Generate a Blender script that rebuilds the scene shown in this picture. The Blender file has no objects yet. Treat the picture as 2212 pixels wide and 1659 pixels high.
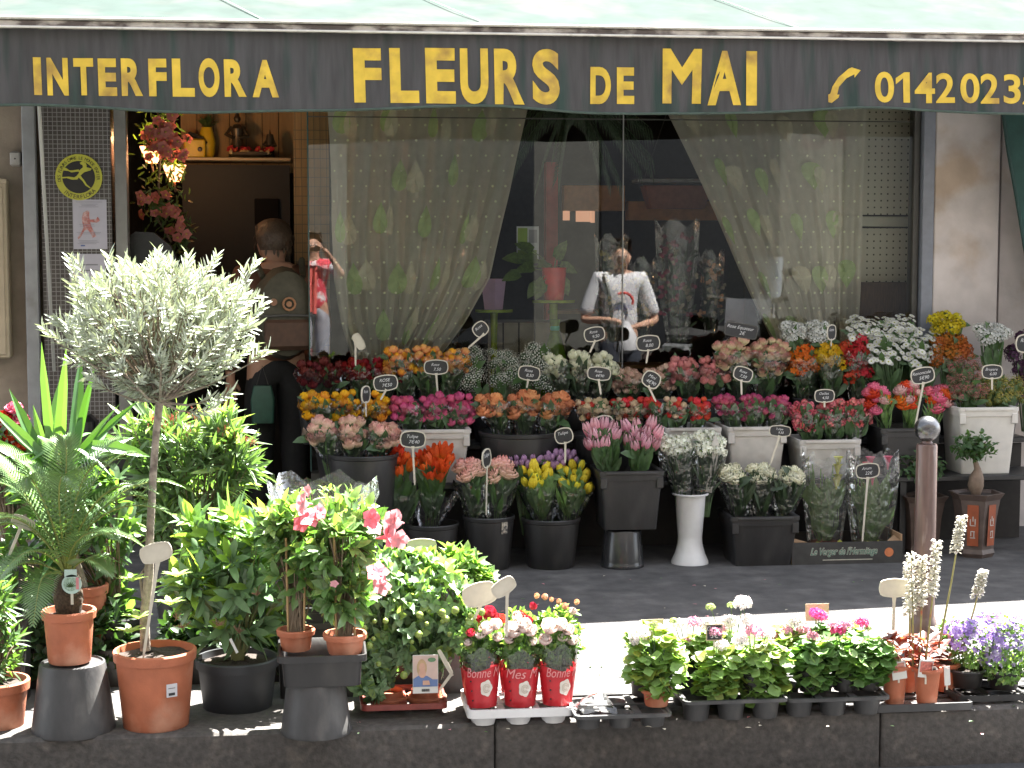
import bpy, math, random
from mathutils import Vector, Matrix, Quaternion
R=math.radians
rnd=random.Random(7)
V=Vector
sc=bpy.context.scene
col=sc.collection
# ---------------------------------------------------------------- camera geometry (measured from the photograph)
F=3600.0; CAM=V((0,-8.0,1.46)); TH=math.atan(295/F); PS=math.atan(426*math.cos(TH)/F)
fw=V((math.cos(TH)*math.sin(PS),math.cos(TH)*math.cos(PS),-math.sin(TH)))
rt=V((math.cos(PS),-math.sin(PS),0)); up=rt.cross(fw)
def at(px,py,y):
    d=fw*F+rt*(px-1106)-up*(py-829.5)
    return CAM+d*((y-CAM.y)/d.y)
def ground(px,py,z=0.0):
    d=fw*F+rt*(px-1106)-up*(py-829.5)
    return CAM+d*((z-CAM.z)/d.z)
def S(y): return (y+8.0)/F
def X(px,y): return at(px,535,y).x
def Z(py,y,px=1106): return at(px,py,y).z
# ---------------------------------------------------------------- mesh builder
class MB:
    def __init__(s): s.v=[]; s.f=[]; s.m=[]
    def add(s,vs,fs,mi=0,M=None):
        b=len(s.v)
        s.v+= [tuple(M@V(p)) for p in vs] if M is not None else [tuple(p) for p in vs]
        s.f+=[tuple(i+b for i in f) for f in fs]; s.m+=[mi]*len(fs)
    def box(s,c,d,mi=0,M=None,rz=0,bev=0.0):
        x,y,z=[k/2 for k in d]
        T=Matrix.Translation(V(c))@Matrix.Rotation(rz,4,'Z')
        if M is not None: T=M@T
        if bev<=0:
            vs=[(-x,-y,-z),(x,-y,-z),(x,y,-z),(-x,y,-z),(-x,-y,z),(x,-y,z),(x,y,z),(-x,y,z)]
            s.add(vs,[(0,3,2,1),(4,5,6,7),(0,1,5,4),(1,2,6,5),(2,3,7,6),(3,0,4,7)],mi,T)
        else:
            b=min(bev,x*.9,y*.9,z*.9)
            loops=[]
            for zz,ins in ((-z,b),(-z+b,0),(z-b,0),(z,b)):
                loops.append(rrect(x-ins,y-ins,b,zz))
            s.loft(loops,mi,T)
    def loft(s,loops,mi=0,M=None,cap0=True,cap1=True,closed=True):
        n=len(loops[0]); vs=[p for l in loops for p in l]; fs=[]
        for a in range(len(loops)-1):
            for i in range(n if closed else n-1):
                j=(i+1)%n
                fs.append((a*n+i,a*n+j,(a+1)*n+j,(a+1)*n+i))
        if cap0: fs.append(tuple(range(n-1,-1,-1)))
        if cap1: fs.append(tuple((len(loops)-1)*n+i for i in range(n)))
        s.add(vs,fs,mi,M)
    def lathe(s,prof,n=24,c=(0,0,0),mi=0,M=None,cap0=True,cap1=True):
        loops=[[(c[0]+r*math.cos(2*math.pi*i/n),c[1]+r*math.sin(2*math.pi*i/n),c[2]+z) for i in range(n)] for r,z in prof]
        s.loft(loops,mi,M,cap0,cap1)
    def tube(s,pts,rad,n=6,mi=0,M=None):
        pts=[V(p) for p in pts]
        if not hasattr(rad,'__len__'): rad=[rad]*len(pts)
        loops=[]; a=None
        for i,p in enumerate(pts):
            t=(pts[min(i+1,len(pts)-1)]-pts[max(i-1,0)])
            if t.length<1e-9: t=V((0,0,1))
            t.normalize()
            if a is None: a=t.orthogonal().normalized()
            a=(a-t*a.dot(t)); a=a.normalized() if a.length>1e-6 else t.orthogonal().normalized()
            b=t.cross(a)
            loops.append([p+(a*math.cos(2*math.pi*k/n)+b*math.sin(2*math.pi*k/n))*rad[i] for k in range(n)])
        s.loft(loops,mi,M)
    def prism(s,poly,th,mi=0,M=None):
        # polygon in XZ plane facing -y, thickness th towards +y
        n=len(poly)
        vs=[(x,0,z) for x,z in poly]+[(x,th,z) for x,z in poly]
        fs=[tuple(range(n)),tuple(range(2*n-1,n-1,-1))]+[(i,i+n,(i+1)%n+n,(i+1)%n) for i in range(n)]
        s.add(vs,fs,mi,M)
    def ball(s,c,r,n=10,m=6,mi=0,sc=(1,1,1)):
        prof=[(max(1e-4,math.sin(math.pi*k/m)),-math.cos(math.pi*k/m)) for k in range(m+1)]
        loops=[[(c[0]+r*sc[0]*a*math.cos(2*math.pi*i/n),c[1]+r*sc[1]*a*math.sin(2*math.pi*i/n),c[2]+r*sc[2]*z) for i in range(n)] for a,z in prof]
        s.loft(loops,mi)
    def leaf(s,p,d,nrm,L,W,mi=0,bend=.25,fold=.25,w=(.18,1,.8),ts=(0,.35,.72,1)):
        d=V(d).normalized(); nrm=V(nrm); side=d.cross(nrm)
        if side.length<1e-4: side=d.orthogonal()
        side.normalize(); n2=side.cross(d).normalized(); p=V(p)
        mid=[p+d*(L*t)-n2*(bend*L*t*t) for t in ts]
        vs=[];
        for i in range(3):
            o=side*(W*.5*w[i]); u=n2*(W*.5*w[i]*fold)
            vs+=[mid[i]-o+u,mid[i],mid[i]+o+u]
        vs.append(mid[3])
        s.add(vs,[(0,1,4,3),(1,2,5,4),(3,4,7,6),(4,5,8,7),(6,7,9),(7,8,9)],mi)
    def disc_leaf(s,p,nrm,r,mi=0,n=8,cup=.25,scal=.12):
        nrm=V(nrm).normalized(); a=nrm.orthogonal().normalized(); b=nrm.cross(a); p=V(p); ph=rnd.random()*6
        vs=[p]
        for k in range(n):
            rr=r*(1+(scal if k%2 else -scal)); t=ph+2*math.pi*k/n
            vs.append(p+(a*math.cos(t)+b*math.sin(t))*rr+nrm*(cup*r*(1+.35*math.sin(3*t))))
        s.add(vs,[(0,1+k,1+(k+1)%n) for k in range(n)],mi)
    def text(s,txt,M,size=1,mi=0,align='CENTER',shear=0,off=0,ext=0,fit=None,res=3):
        cu=bpy.data.curves.new('t','FONT'); cu.body=txt; cu.size=size; cu.align_x=align; cu.shear=shear; cu.offset=off; cu.extrude=ext; cu.resolution_u=res
        ob=bpy.data.objects.new('t',cu); me=bpy.data.meshes.new_from_object(ob)
        vs=[v.co.copy() for v in me.vertices]; fs=[tuple(p.vertices) for p in me.polygons]
        bpy.data.objects.remove(ob); bpy.data.curves.remove(cu); bpy.data.meshes.remove(me)
        if not vs: return
        if fit:
            x0=min(v.x for v in vs);x1=max(v.x for v in vs);y0=min(v.y for v in vs);y1=max(v.y for v in vs)
            a0,a1,b0,b1=fit
            for v in vs:
                v.x=a0+(v.x-x0)/(x1-x0)*(a1-a0); v.y=b0+(v.y-y0)/(y1-y0)*(b1-b0)
        # local text plane XY -> XZ facing -y
        s.add([(v.x,-v.z,v.y) for v in vs],fs,mi,M)
    def mesh(s,name,mats,smooth=True):
        me=bpy.data.meshes.new(name); me.from_pydata(s.v,[],s.f)
        for m in mats: me.materials.append(m)
        if len(mats)>1: me.polygons.foreach_set('material_index',s.m)
        if smooth: me.polygons.foreach_set('use_smooth',[True]*len(s.f))
        me.update(); me.validate()
        if smooth:
            try: me.set_sharp_from_angle(angle=R(40))
            except Exception: pass
        return me
    def build(s,name,mats,parent=None,smooth=True,loc=(0,0,0),rot=(0,0,0)):
        if not isinstance(mats,(list,tuple)): mats=[mats]
        o=bpy.data.objects.new(name,s.mesh(name,mats,smooth)); o.location=loc; o.rotation_euler=rot; col.objects.link(o)
        if parent is not None: o.parent=parent
        return o
def rrect(hx,hy,r,z,n=3):
    pts=[]; r=min(r,hx,hy)
    for cx,cy,a0 in ((hx-r,hy-r,0),(-hx+r,hy-r,90),(-hx+r,-hy+r,180),(hx-r,-hy+r,270)):
        for k in range(n+1):
            a=R(a0+90*k/n); pts.append((cx+r*math.cos(a),cy+r*math.sin(a),z))
    return pts
def tagp(o,label,cat,group=None,kind=None):
    if label: o['label']=label
    if cat: o['category']=cat
    if group: o['group']=group
    if kind: o['kind']=kind
    return o
def thing(name,label,cat,loc=(0,0,0),rz=0,group=None):
    o=bpy.data.objects.new(name,None); o.empty_display_size=.05; col.objects.link(o)
    o.location=loc; o.rotation_euler=(0,0,rz); return tagp(o,label,cat,group)
def inst(name,mesh,parent,loc,rot=None,s=1):
    o=bpy.data.objects.new(name,mesh); col.objects.link(o); o.parent=parent
    o.location=loc
    if rot is not None:
        o.rotation_mode='QUATERNION'; o.rotation_quaternion=rot
    o.scale=(s,s,s) if not hasattr(s,'__len__') else s
    return o
# ---------------------------------------------------------------- materials
def nt(name):
    m=bpy.data.materials.new(name); m.use_nodes=True; t=m.node_tree; t.nodes.clear(); return m,t
def mat(name,c,rough=.6,var=.18,scale=12,metal=0,spec=.5,bump=0,bscale=60,transl=0,tc=None,c2=None,c2t=.55,stretch=(1,1,1),emit=None,es=0,grad=None,alpha=None,coat=0,detail=4,orand=0):
    m,t=nt(name); N=t.nodes.new; L=t.links.new
    out=N('ShaderNodeOutputMaterial'); b=N('ShaderNodeBsdfPrincipled')
    b.inputs['Roughness'].default_value=rough; b.inputs['Metallic'].default_value=metal; b.inputs['Specular IOR Level'].default_value=spec
    b.inputs['Coat Weight'].default_value=coat
    tcn=N('ShaderNodeTexCoord'); mp=N('ShaderNodeMapping'); mp.inputs['Scale'].default_value=stretch
    L(tcn.outputs['Object'],mp.inputs['Vector'])
    nz=N('ShaderNodeTexNoise'); nz.inputs['Scale'].default_value=scale; nz.inputs['Detail'].default_value=detail
    L(mp.outputs[0],nz.inputs['Vector'])
    base=None
    if grad:
        sp=N('ShaderNodeSeparateXYZ'); L(tcn.outputs['Object'],sp.inputs[0])
        mr=N('ShaderNodeMapRange'); mr.inputs[1].default_value=grad[0]; mr.inputs[2].default_value=grad[1]; L(sp.outputs[2],mr.inputs[0])
        mx=N('ShaderNodeMix'); mx.data_type='RGBA'; mx.inputs[6].default_value=(*c,1); mx.inputs[7].default_value=(*grad[2],1); L(mr.outputs[0],mx.inputs[0]); base=mx.outputs[2]
    if c2:
        rp=N('ShaderNodeMapRange'); rp.inputs[1].default_value=c2t-.08; rp.inputs[2].default_value=c2t+.08; L(nz.outputs[0],rp.inputs[0])
        mx=N('ShaderNodeMix'); mx.data_type='RGBA'
        if base: L(base,mx.inputs[6])
        else: mx.inputs[6].default_value=(*c,1)
        mx.inputs[7].default_value=(*c2,1); L(rp.outputs[0],mx.inputs[0]); base=mx.outputs[2]
    if var>0:
        n2=N('ShaderNodeTexNoise'); n2.inputs['Scale'].default_value=scale*2.3; n2.inputs['Detail'].default_value=detail; L(mp.outputs[0],n2.inputs['Vector'])
        mr=N('ShaderNodeMapRange'); mr.inputs[1].default_value=.3; mr.inputs[2].default_value=.7; mr.inputs[3].default_value=1-var; mr.inputs[4].default_value=1+var; L(n2.outputs[0],mr.inputs[0])
        mx=N('ShaderNodeVectorMath'); mx.operation='SCALE'
        if base: L(base,mx.inputs[0])
        else: mx.inputs[0].default_value=c
        L(mr.outputs[0],mx.inputs['Scale']); base=mx.outputs[0]
    if orand>0:
        oi=N('ShaderNodeObjectInfo'); mr=N('ShaderNodeMapRange'); mr.inputs[3].default_value=1-orand; mr.inputs[4].default_value=1+orand*.8; L(oi.outputs['Random'],mr.inputs[0])
        hs=N('ShaderNodeHueSaturation'); L(mr.outputs[0],hs.inputs['Value'])
        m2=N('ShaderNodeMath'); m2.operation='MULTIPLY'; m2.inputs[1].default_value=7.31; L(oi.outputs['Random'],m2.inputs[0]); fr=N('ShaderNodeMath'); fr.operation='FRACT'; L(m2.outputs[0],fr.inputs[0])
        mh=N('ShaderNodeMapRange'); mh.inputs[3].default_value=.5-.010; mh.inputs[4].default_value=.5+.012; L(fr.outputs[0],mh.inputs[0]); L(mh.outputs[0],hs.inputs['Hue'])
        if base: L(base,hs.inputs['Color'])
        else: hs.inputs['Color'].default_value=(*c,1)
        base=hs.outputs[0]
    if base: L(base,b.inputs['Base Color'])
    else: b.inputs['Base Color'].default_value=(*c,1)
    if bump>0:
        n3=N('ShaderNodeTexNoise'); n3.inputs['Scale'].default_value=bscale; n3.inputs['Detail'].default_value=5; L(mp.outputs[0],n3.inputs['Vector'])
        bp=N('ShaderNodeBump'); bp.inputs['Strength'].default_value=bump; bp.inputs['Distance'].default_value=.004; L(n3.outputs[0],bp.inputs['Height']); L(bp.outputs[0],b.inputs['Normal'])
    if emit: b.inputs['Emission Color'].default_value=(*emit,1); b.inputs['Emission Strength'].default_value=es
    sh=b.outputs[0]
    if transl>0:
        tr=N('ShaderNodeBsdfTranslucent')
        if tc: tr.inputs[0].default_value=(*tc,1)
        elif base: L(base,tr.inputs[0])
        else: tr.inputs[0].default_value=(*c,1)
        ms=N('ShaderNodeMixShader'); ms.inputs[0].default_value=transl; L(sh,ms.inputs[1]); L(tr.outputs[0],ms.inputs[2]); sh=ms.outputs[0]
    if alpha is not None:
        tp=N('ShaderNodeBsdfTransparent'); ms=N('ShaderNodeMixShader'); ms.inputs[0].default_value=alpha; L(tp.outputs[0],ms.inputs[1]); L(sh,ms.inputs[2]); sh=ms.outputs[0]
    L(sh,out.inputs[0]); return m
def glassm(name,ior=1.5,tint=(1,1,1),boost=1.0,rough=0.0,bump=0,haze=0,bscale=8):
    m,t=nt(name); N=t.nodes.new; L=t.links.new
    out=N('ShaderNodeOutputMaterial'); tp=N('ShaderNodeBsdfTransparent'); tp.inputs[0].default_value=(*tint,1)
    gl=N('ShaderNodeBsdfGlossy'); gl.inputs['Roughness'].default_value=rough
    fr=N('ShaderNodeFresnel'); fr.inputs[0].default_value=ior
    if bump:
        tcn=N('ShaderNodeTexCoord'); nz=N('ShaderNodeTexNoise'); nz.inputs['Scale'].default_value=bscale; L(tcn.outputs['Object'],nz.inputs['Vector'])
        bp=N('ShaderNodeBump'); bp.inputs['Strength'].default_value=bump; bp.inputs['Distance'].default_value=.02; L(nz.outputs[0],bp.inputs['Height']); L(bp.outputs[0],gl.inputs['Normal'])
    mu=N('ShaderNodeMath'); mu.operation='MULTIPLY'; mu.inputs[1].default_value=boost; mu.use_clamp=True; L(fr.outputs[0],mu.inputs[0])
    ms=N('ShaderNodeMixShader'); L(mu.outputs[0],ms.inputs[0]); L(tp.outputs[0],ms.inputs[1]); L(gl.outputs[0],ms.inputs[2]); sh=ms.outputs[0]
    if haze:
        df=N('ShaderNodeBsdfDiffuse'); df.inputs[0].default_value=(.8,.8,.8,1); m2=N('ShaderNodeMixShader'); m2.inputs[0].default_value=haze; L(sh,m2.inputs[1]); L(df.outputs[0],m2.inputs[2]); sh=m2.outputs[0]
    L(sh,out.inputs[0]); return m
M_={}
def leafm(n,c,tr=.38,rough=.42,tc=None,var=.3,scale=25,spec=.5): M_[n]=mat(n,c,rough,var,scale,transl=tr,tc=tc,spec=spec)
leafm('olive',(.41,.45,.37),.22,.5,(.22,.26,.10)); leafm('leaf_dark',(.065,.12,.05),.35,tc=(.14,.28,.03)); leafm('leaf_mid',(.15,.25,.085),.38,tc=(.2,.40,.04))
leafm('leaf_light',(.30,.42,.14),.48,tc=(.36,.52,.07)); leafm('leaf_yellow',(.26,.26,.06),.45,tc=(.4,.4,.06)); leafm('leaf_brown',(.075,.03,.025),.3,tc=(.45,.08,.03))
leafm('stem_green',(.07,.13,.05),.2,tc=(.1,.2,.04)); leafm('leaf_shade',(.045,.075,.035),.3)
M_['bark']=mat('bark',(.26,.22,.18),.85,.3,30,bump=.6,bscale=90,c2=(.14,.11,.09))
M_['twig']=mat('twig',(.16,.12,.08),.8,.2)
M_['soil']=mat('soil',(.035,.025,.02),.95,.5,60,bump=1,bscale=120)
M_['terracotta']=mat('terracotta',(.40,.125,.06),.62,.18,6,c2=(.46,.23,.15),c2t=.60,bump=.2,bscale=160,detail=9)
M_['terra2']=mat('terracotta_dull',(.33,.10,.05),.7,.2,14,bump=.2)
M_['black_plastic']=mat('black_plastic',(.019,.0185,.019),.42,.25,7,bump=.12,bscale=90,c2=(.036,.034,.032),c2t=.62,detail=8,stretch=(1,1,.4))
M_['grey_plastic']=mat('dark_grey_plastic',(.042,.042,.043),.5,.22,9,c2=(.085,.082,.078),c2t=.60,bump=.2,bscale=90,detail=9,stretch=(1,1,.5))
M_['white_plastic']=mat('white_plastic',(.62,.62,.62),.42,.06,8)
M_['dull_white']=mat('dull_white_plastic',(.42,.40,.37),.5,.1,8,c2=(.36,.33,.29),c2t=.6)
M_['cream']=mat('cream_plastic',(.50,.465,.38),.5,.06,20)
M_['slate']=mat('slate_black',(.018,.019,.021),.55,.3,60)
M_['chalk']=mat('chalk',(.55,.55,.55),.9,.1)
M_['cell']=glassm('cellophane',1.5,(.97,.98,.98),1.9,.09,1.0,.010,18)
M_['cell2']=glassm('cellophane_crisp',1.5,(.96,.97,.97),1.8,.1,1.0,.03,22)
# ================================================================ light, camera, world
cam=bpy.data.objects.new('camera',bpy.data.cameras.new('camera')); col.objects.link(cam); sc.camera=cam
cam.location=CAM; cam.matrix_world=Matrix((( rt.x,up.x,-fw.x,CAM.x),(rt.y,up.y,-fw.y,CAM.y),(rt.z,up.z,-fw.z,CAM.z),(0,0,0,1)))
cam.data.sensor_width=36; cam.data.lens=F/2212*36; cam.data.clip_start=.05; cam.data.clip_end=400
AZ,EL=R(48),R(60)
sd=V((math.cos(AZ)*math.cos(EL),math.sin(AZ)*math.cos(EL),math.sin(EL)))
sl=bpy.data.lights.new('sun','SUN'); sl.energy=5; sl.angle=R(.5); sl.color=(1,.965,.90)
so=bpy.data.objects.new('sun',sl); col.objects.link(so); so.rotation_mode='QUATERNION'; so.rotation_quaternion=sd.to_track_quat('Z','Y'); so.location=(6,3,9)
w=bpy.data.worlds.new('World'); sc.world=w; w.use_nodes=True
bg=w.node_tree.nodes['Background']; sk=w.node_tree.nodes.new('ShaderNodeTexSky'); sk.sky_type='NISHITA'; sk.sun_disc=False
sk.sun_elevation=EL; sk.sun_rotation=math.atan2(sd.x,sd.y); hs=w.node_tree.nodes.new('ShaderNodeHueSaturation'); hs.inputs['Saturation'].default_value=.35; w.node_tree.links.new(sk.outputs[0],hs.inputs['Color']); w.node_tree.links.new(hs.outputs[0],bg.inputs[0]); bg.inputs[1].default_value=.055
sc.view_settings.view_transform='Standard'; sc.view_settings.look='None'; sc.view_settings.exposure=3.55; sc.view_settings.gamma=1
sc.cycles.transparent_max_bounces=24; sc.cycles.max_bounces=8; sc.cycles.sample_clamp_indirect=4.0
# ================================================================ ground
G=.30; KY=-3.02
def struct(o): o['kind']='structure'; return o
M_['asphalt']=mat('pavement_asphalt',(.062,.059,.058),.9,.30,5,c2=(.088,.083,.080),c2t=.55,bump=.5,bscale=240,detail=14)
M_['kerb']=mat('kerb_stone',(.064,.058,.053),.8,.30,22,c2=(.098,.086,.075),c2t=.63,bump=.9,bscale=70)
M_['road']=mat('road_asphalt',(.05,.05,.052),.9,.3,60,bump=.6,bscale=200)
b=MB(); b.add([(-30,KY+.3,0),(30,KY+.3,0),(30,8,0),(-30,8,0)],[(0,1,2,3)]); struct(b.build('pavement',M_['asphalt']))
b=MB()
kx=[-30,-4.9,-3.75,-2.6,-1.45,.535,1.76,2.9,4.0,5.1,30]
for i in range(len(kx)-1): b.box(((kx[i]+kx[i+1])/2,KY+.15+(0.002 if i%2 else 0),-.0975),(kx[i+1]-kx[i]-.003,.3,.205),bev=.010)
struct(b.build('kerb',M_['kerb']))
b=MB(); b.add([(-80,-80,-.18),(80,-80,-.18),(80,KY+.05,-.18),(-80,KY+.05,-.18)],[(0,1,2,3)]); struct(b.build('road',M_['road']))
b=MB(); b.box((0,-9.2,-.095),(60,4.4,.19),bev=.01); struct(b.build('far_pavement',M_['asphalt']))
# ================================================================ shop building
M_['beige']=mat('beige_render',(.30,.245,.19),.9,.15,5,bump=.3)
M_['concrete']=mat('stained_concrete',(.47,.43,.41),.85,.14,3,c2=(.38,.30,.23),c2t=.60,bump=.35,bscale=40,detail=6)
M_['metal']=mat('grey_metal_post',(.28,.285,.29),.45,.12,6,metal=.3,c2=(.2,.19,.18),c2t=.68)
M_['alu']=mat('aluminium_frame',(.22,.215,.20),.4,.1,6,metal=.4)
M_['darkframe']=mat('dark_frame',(.05,.048,.042),.5,.1)
M_['bluegrey']=mat('blue_grey_frame',(.17,.185,.215),.45,.08)
M_['plank']=mat('yellow_board',(.26,.165,.065),.6,.12,6,stretch=(6,6,.4))
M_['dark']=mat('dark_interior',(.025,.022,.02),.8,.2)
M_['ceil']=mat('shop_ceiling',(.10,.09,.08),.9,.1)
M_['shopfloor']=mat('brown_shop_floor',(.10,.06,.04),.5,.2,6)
def mosaicm():
    m,t=nt('mosaic_tiles'); N=t.nodes.new; L=t.links.new
    out=N('ShaderNodeOutputMaterial'); b=N('ShaderNodeBsdfPrincipled'); tc=N('ShaderNodeTexCoord'); mp=N('ShaderNodeMapping')
    mp.inputs['Rotation'].default_value=(R(90),0,0)
    br=N('ShaderNodeTexBrick'); br.offset=0; br.inputs['Scale'].default_value=1
    br.inputs['Brick Width'].default_value=.0215; br.inputs['Row Height'].default_value=.0215; br.inputs['Mortar Size'].default_value=.0018
    br.inputs['Color1'].default_value=(.055,.045,.038,1); br.inputs['Color2'].default_value=(.085,.072,.062,1); br.inputs['Mortar'].default_value=(.26,.25,.24,1)
    L(tc.outputs['Object'],mp.inputs[0]); L(mp.outputs[0],br.inputs['Vector']); L(br.outputs[0],b.inputs['Base Color']); b.inputs['Roughness'].default_value=.35
    bp=N('ShaderNodeBump'); bp.inputs['Strength'].default_value=.5; bp.inputs['Distance'].default_value=.002; bp.invert=True; L(br.outputs[1],bp.inputs['Height']); L(bp.outputs[0],b.inputs['Normal'])
    L(b.outputs[0],out.inputs[0]); return m
M_['mosaic']=mosaicm()
def xr(p0,p1,y): return X(p0,y),X(p1,y)
bd=thing('shop_building','flower shop building, kept low to let the sun over, behind the pavement with tiled pillar and concrete pier','building',(0,G,0))
def part(name,boxes,m,parent=bd,bev=0,smooth=False):
    b=MB()
    for x0,x1,y0,y1,z0,z1 in boxes: b.box(((x0+x1)/2,(y0+y1)/2-G,(z0+z1)/2),(x1-x0,y1-y0,z1-z0),bev=bev)
    return b.build(name,M_[m] if isinstance(m,str) else m,parent,smooth)
xa,xb=xr(-700,50,G); part('wall',[(xa,xb,G+.05,G+.35,0,2.8)],'beige')
x0,x1=xr(92,243,G); part('tiled_pillar',[(x0,x1,G-.01,G+.32,0,2.8)],'mosaic')
xp0,xp1=xr(2008,2147,G); part('pier',[(xp0,xp1,G-.06,G+.3,0,2.8)],'concrete',bev=.01)
xw0,xw1=xr(2160,2900,G); part('wall',[(xw0,6.5,G+.0,G+.3,0,2.8)],'concrete')
part('recess',[(xp1,xw0,G+.05,G+.3,0,2.8)],M_['concrete'])
part('roof',[(-4.5,6.5,G+.02,5.2,2.8,2.86)],'concrete')  # roof height kept low so the sun still reaches the awning
part('sun_leak_strip',[(-4.5,6.5,G+.10,G+.22,2.862,3.0)],'concrete'); part('ceiling',[(-1.3,3.4,G+.36,5.0,2.62,2.7)],'ceil')  # unseen strip on the roof edge, added to stop sun leaking under the canopy
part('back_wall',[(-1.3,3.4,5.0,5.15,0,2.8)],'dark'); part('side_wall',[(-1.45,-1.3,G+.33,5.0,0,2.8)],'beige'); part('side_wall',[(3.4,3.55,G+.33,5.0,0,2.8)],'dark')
part('lintel',[(X(243,G),xp0,G+.02,G+.34,2.45,2.8)],'alu')
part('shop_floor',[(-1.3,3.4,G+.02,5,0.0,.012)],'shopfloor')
# posts and jambs
x0,x1=xr(52,80,G-.06)
t=thing('metal_post','grey square metal post left of the tiled pillar','post',(0,0,0)); 
b=MB(); b.box(((x0+x1)/2,G-.03,1.4),(x1-x0,.06,2.8),bev=.006); b.build('shaft',M_['metal'],t)
b=MB(); b.box(((x0+x1)/2,G-.03,.01),(x1-x0+.05,.1,.02),bev=.004); b.build('base_plate',M_['metal'],t)
t=thing('door_frame','pale aluminium door jamb between the tiled pillar and the open doorway','door frame',(0,0,0))
x0,x1=xr(250,276,G); b=MB(); b.box(((x0+x1)/2,G+.05,1.22),(x1-x0,.1,2.44),bev=.005); b.build('jamb',M_['alu'],t)
b=MB(); b.box((( X(276,G)+X(660,G))/2,G+.05,2.41),(X(660,G)-X(276,G)-.004,.08,.06),bev=.004); b.build('head_rail',M_['alu'],t)
# meter cupboard left, small box, diagonal white stay
x0,x1=xr(-60,21,G); z0,z1=Z(765,G),Z(392,G)
t=thing('meter_cabinet','cream metal meter cabinet on the wall at the left edge','cabinet',((x0+x1)/2,G-.07,z0))
b=MB(); b.box((0,.05,(z1-z0)/2),(x1-x0,.1,z1-z0),bev=.008); b.build('body',mat('cream_metal',(.42,.35,.24),.5,.1,6),t)
b=MB(); b.box((0,-.006,(z1-z0)/2-.01),(x1-x0-.03,.008,z1-z0-.06),bev=.003); b.box((0,-.004,z1-z0-.012),(x1-x0+.01,.012,.024),bev=.003); b.build('door',mat('cream_metal_door',(.45,.37,.26),.5,.1,6),t)
x0,x1=xr(26,49,G); z0,z1=Z(365,G),Z(334,G)
t=thing('junction_box','small white plastic junction box beside the metal post','box',((x0+x1)/2,G+.02,z0))
b=MB(); b.box((0,0,(z1-z0)/2),(x1-x0,.06,z1-z0),bev=.008); b.build('cover',M_['dull_white'],t); b=MB(); b.ball((0,-.032,(z1-z0)*.5),.004); b.build('screw',M_['darkframe'],t)
# ================================================================ awning
AY=-.70; AX=1.1; PHI=R(6.6)
def rayA(px,py):
    d=fw*F+rt*(px-1106)-up*(py-829.5); n=V((-math.sin(PHI),math.cos(PHI),0)); return CAM+d*((V((AX,AY,0))-CAM).dot(n)/d.dot(n))
def uA(px,py=150): p=rayA(px,py); return (p.x-AX)*math.cos(PHI)+(p.y-AY)*math.sin(PHI)
zl_,zr_=rayA(0,61).z,rayA(2212,93).z; u0_,u1_=uA(0),uA(2212); TILT=math.atan((zr_-zl_)/(u1_-u0_))
def zA(px,py): return rayA(px,py).z-(zl_+(uA(px)-u0_)*math.tan(TILT))
M_['canvas_top']=mat('pale_mint_canvas',(.040,.056,.051),.9,.12,3,c2=(.056,.064,.059),c2t=.56,transl=.05,spec=.05)
def valm():
    m=mat('dark_valance_canvas',(.052,.050,.051),.85,.22,4,c2=(.018,.036,.030),c2t=.60,stretch=(3.0,3,.35),bump=.3,bscale=30,detail=3); return m
M_['valance']=valm()
M_['bar']=mat('weathered_awning_bar',(.42,.38,.34),.8,.25,9,c2=(.09,.072,.065),c2t=.48,stretch=(1,1,2.2),bump=.3,detail=8)
M_['barlip']=mat('white_awning_lip',(.65,.63,.58),.6,.1,10,c2=(.3,.27,.24),c2t=.7)
yel=mat('yellow_sign_paint',(.60,.41,.045),.8,.16,7,c2=(.34,.21,.05),c2t=.60,detail=10)
yelm=yel
zb=zl_-u0_*math.tan(TILT); zt=zb+zA(1106,60)
bl,br_=-4.2,4.6
aw=thing('awning','pale mint shop awning with dark lettered valance over the pavement','awning',(AX,AY,zb)); aw.rotation_euler=(0,-TILT,PHI); AWI=(Matrix.Translation((AX,AY,zb))@Matrix.Rotation(PHI,4,'Z')@Matrix.Rotation(-TILT,4,'Y')).inverted()
b=MB(); n=40
for i in range(n+1):
    x=bl+(br_-bl)*i/n
    for k in range(5):
        tt=k/4; wf_=V((AX+x*math.cos(PHI),G+.07,2.84)); pf_=V((x,0,(zt-zb)+.012)); q_=pf_.lerp(AWI@wf_,tt); q_.z-=.012*math.sin(math.pi*tt)*(1+math.sin(i*1.9)*.5)
        b.v.append(tuple(q_))
for i in range(n):
    for k in range(4): a=i*5+k; b.f.append((a,a+5,a+6,a+1)); b.m.append(0)
b.build('canopy',M_['canvas_top'],aw)
seamm=mat('canopy_seam',(.38,.47,.42),.8,.1)
for px in (560,1040,1720): 
    b=MB()
    p0=V((uA(px)+.02,0.0,(zt-zb)+.016)); p1=AWI@V((AX+uA(px)-.55,G+.07,2.845)); b.tube([p0,p1],.003,4); b.build('seam',seamm,aw)
b=MB(); b.box(((bl+br_)/2,0,(zt-zb)/2),(br_-bl,.05,zt-zb),bev=.006); b.build('front_bar',M_['bar'],aw)
b=MB(); b.box(((bl+br_)/2,-.012,(zt-zb)+.007),(br_-bl,.06,.012),bev=.004); b.box(((bl+br_)/2,-.028,.004),(br_-bl,.012,.010),bev=.003); b.build('lip',M_['barlip'],aw)
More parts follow.
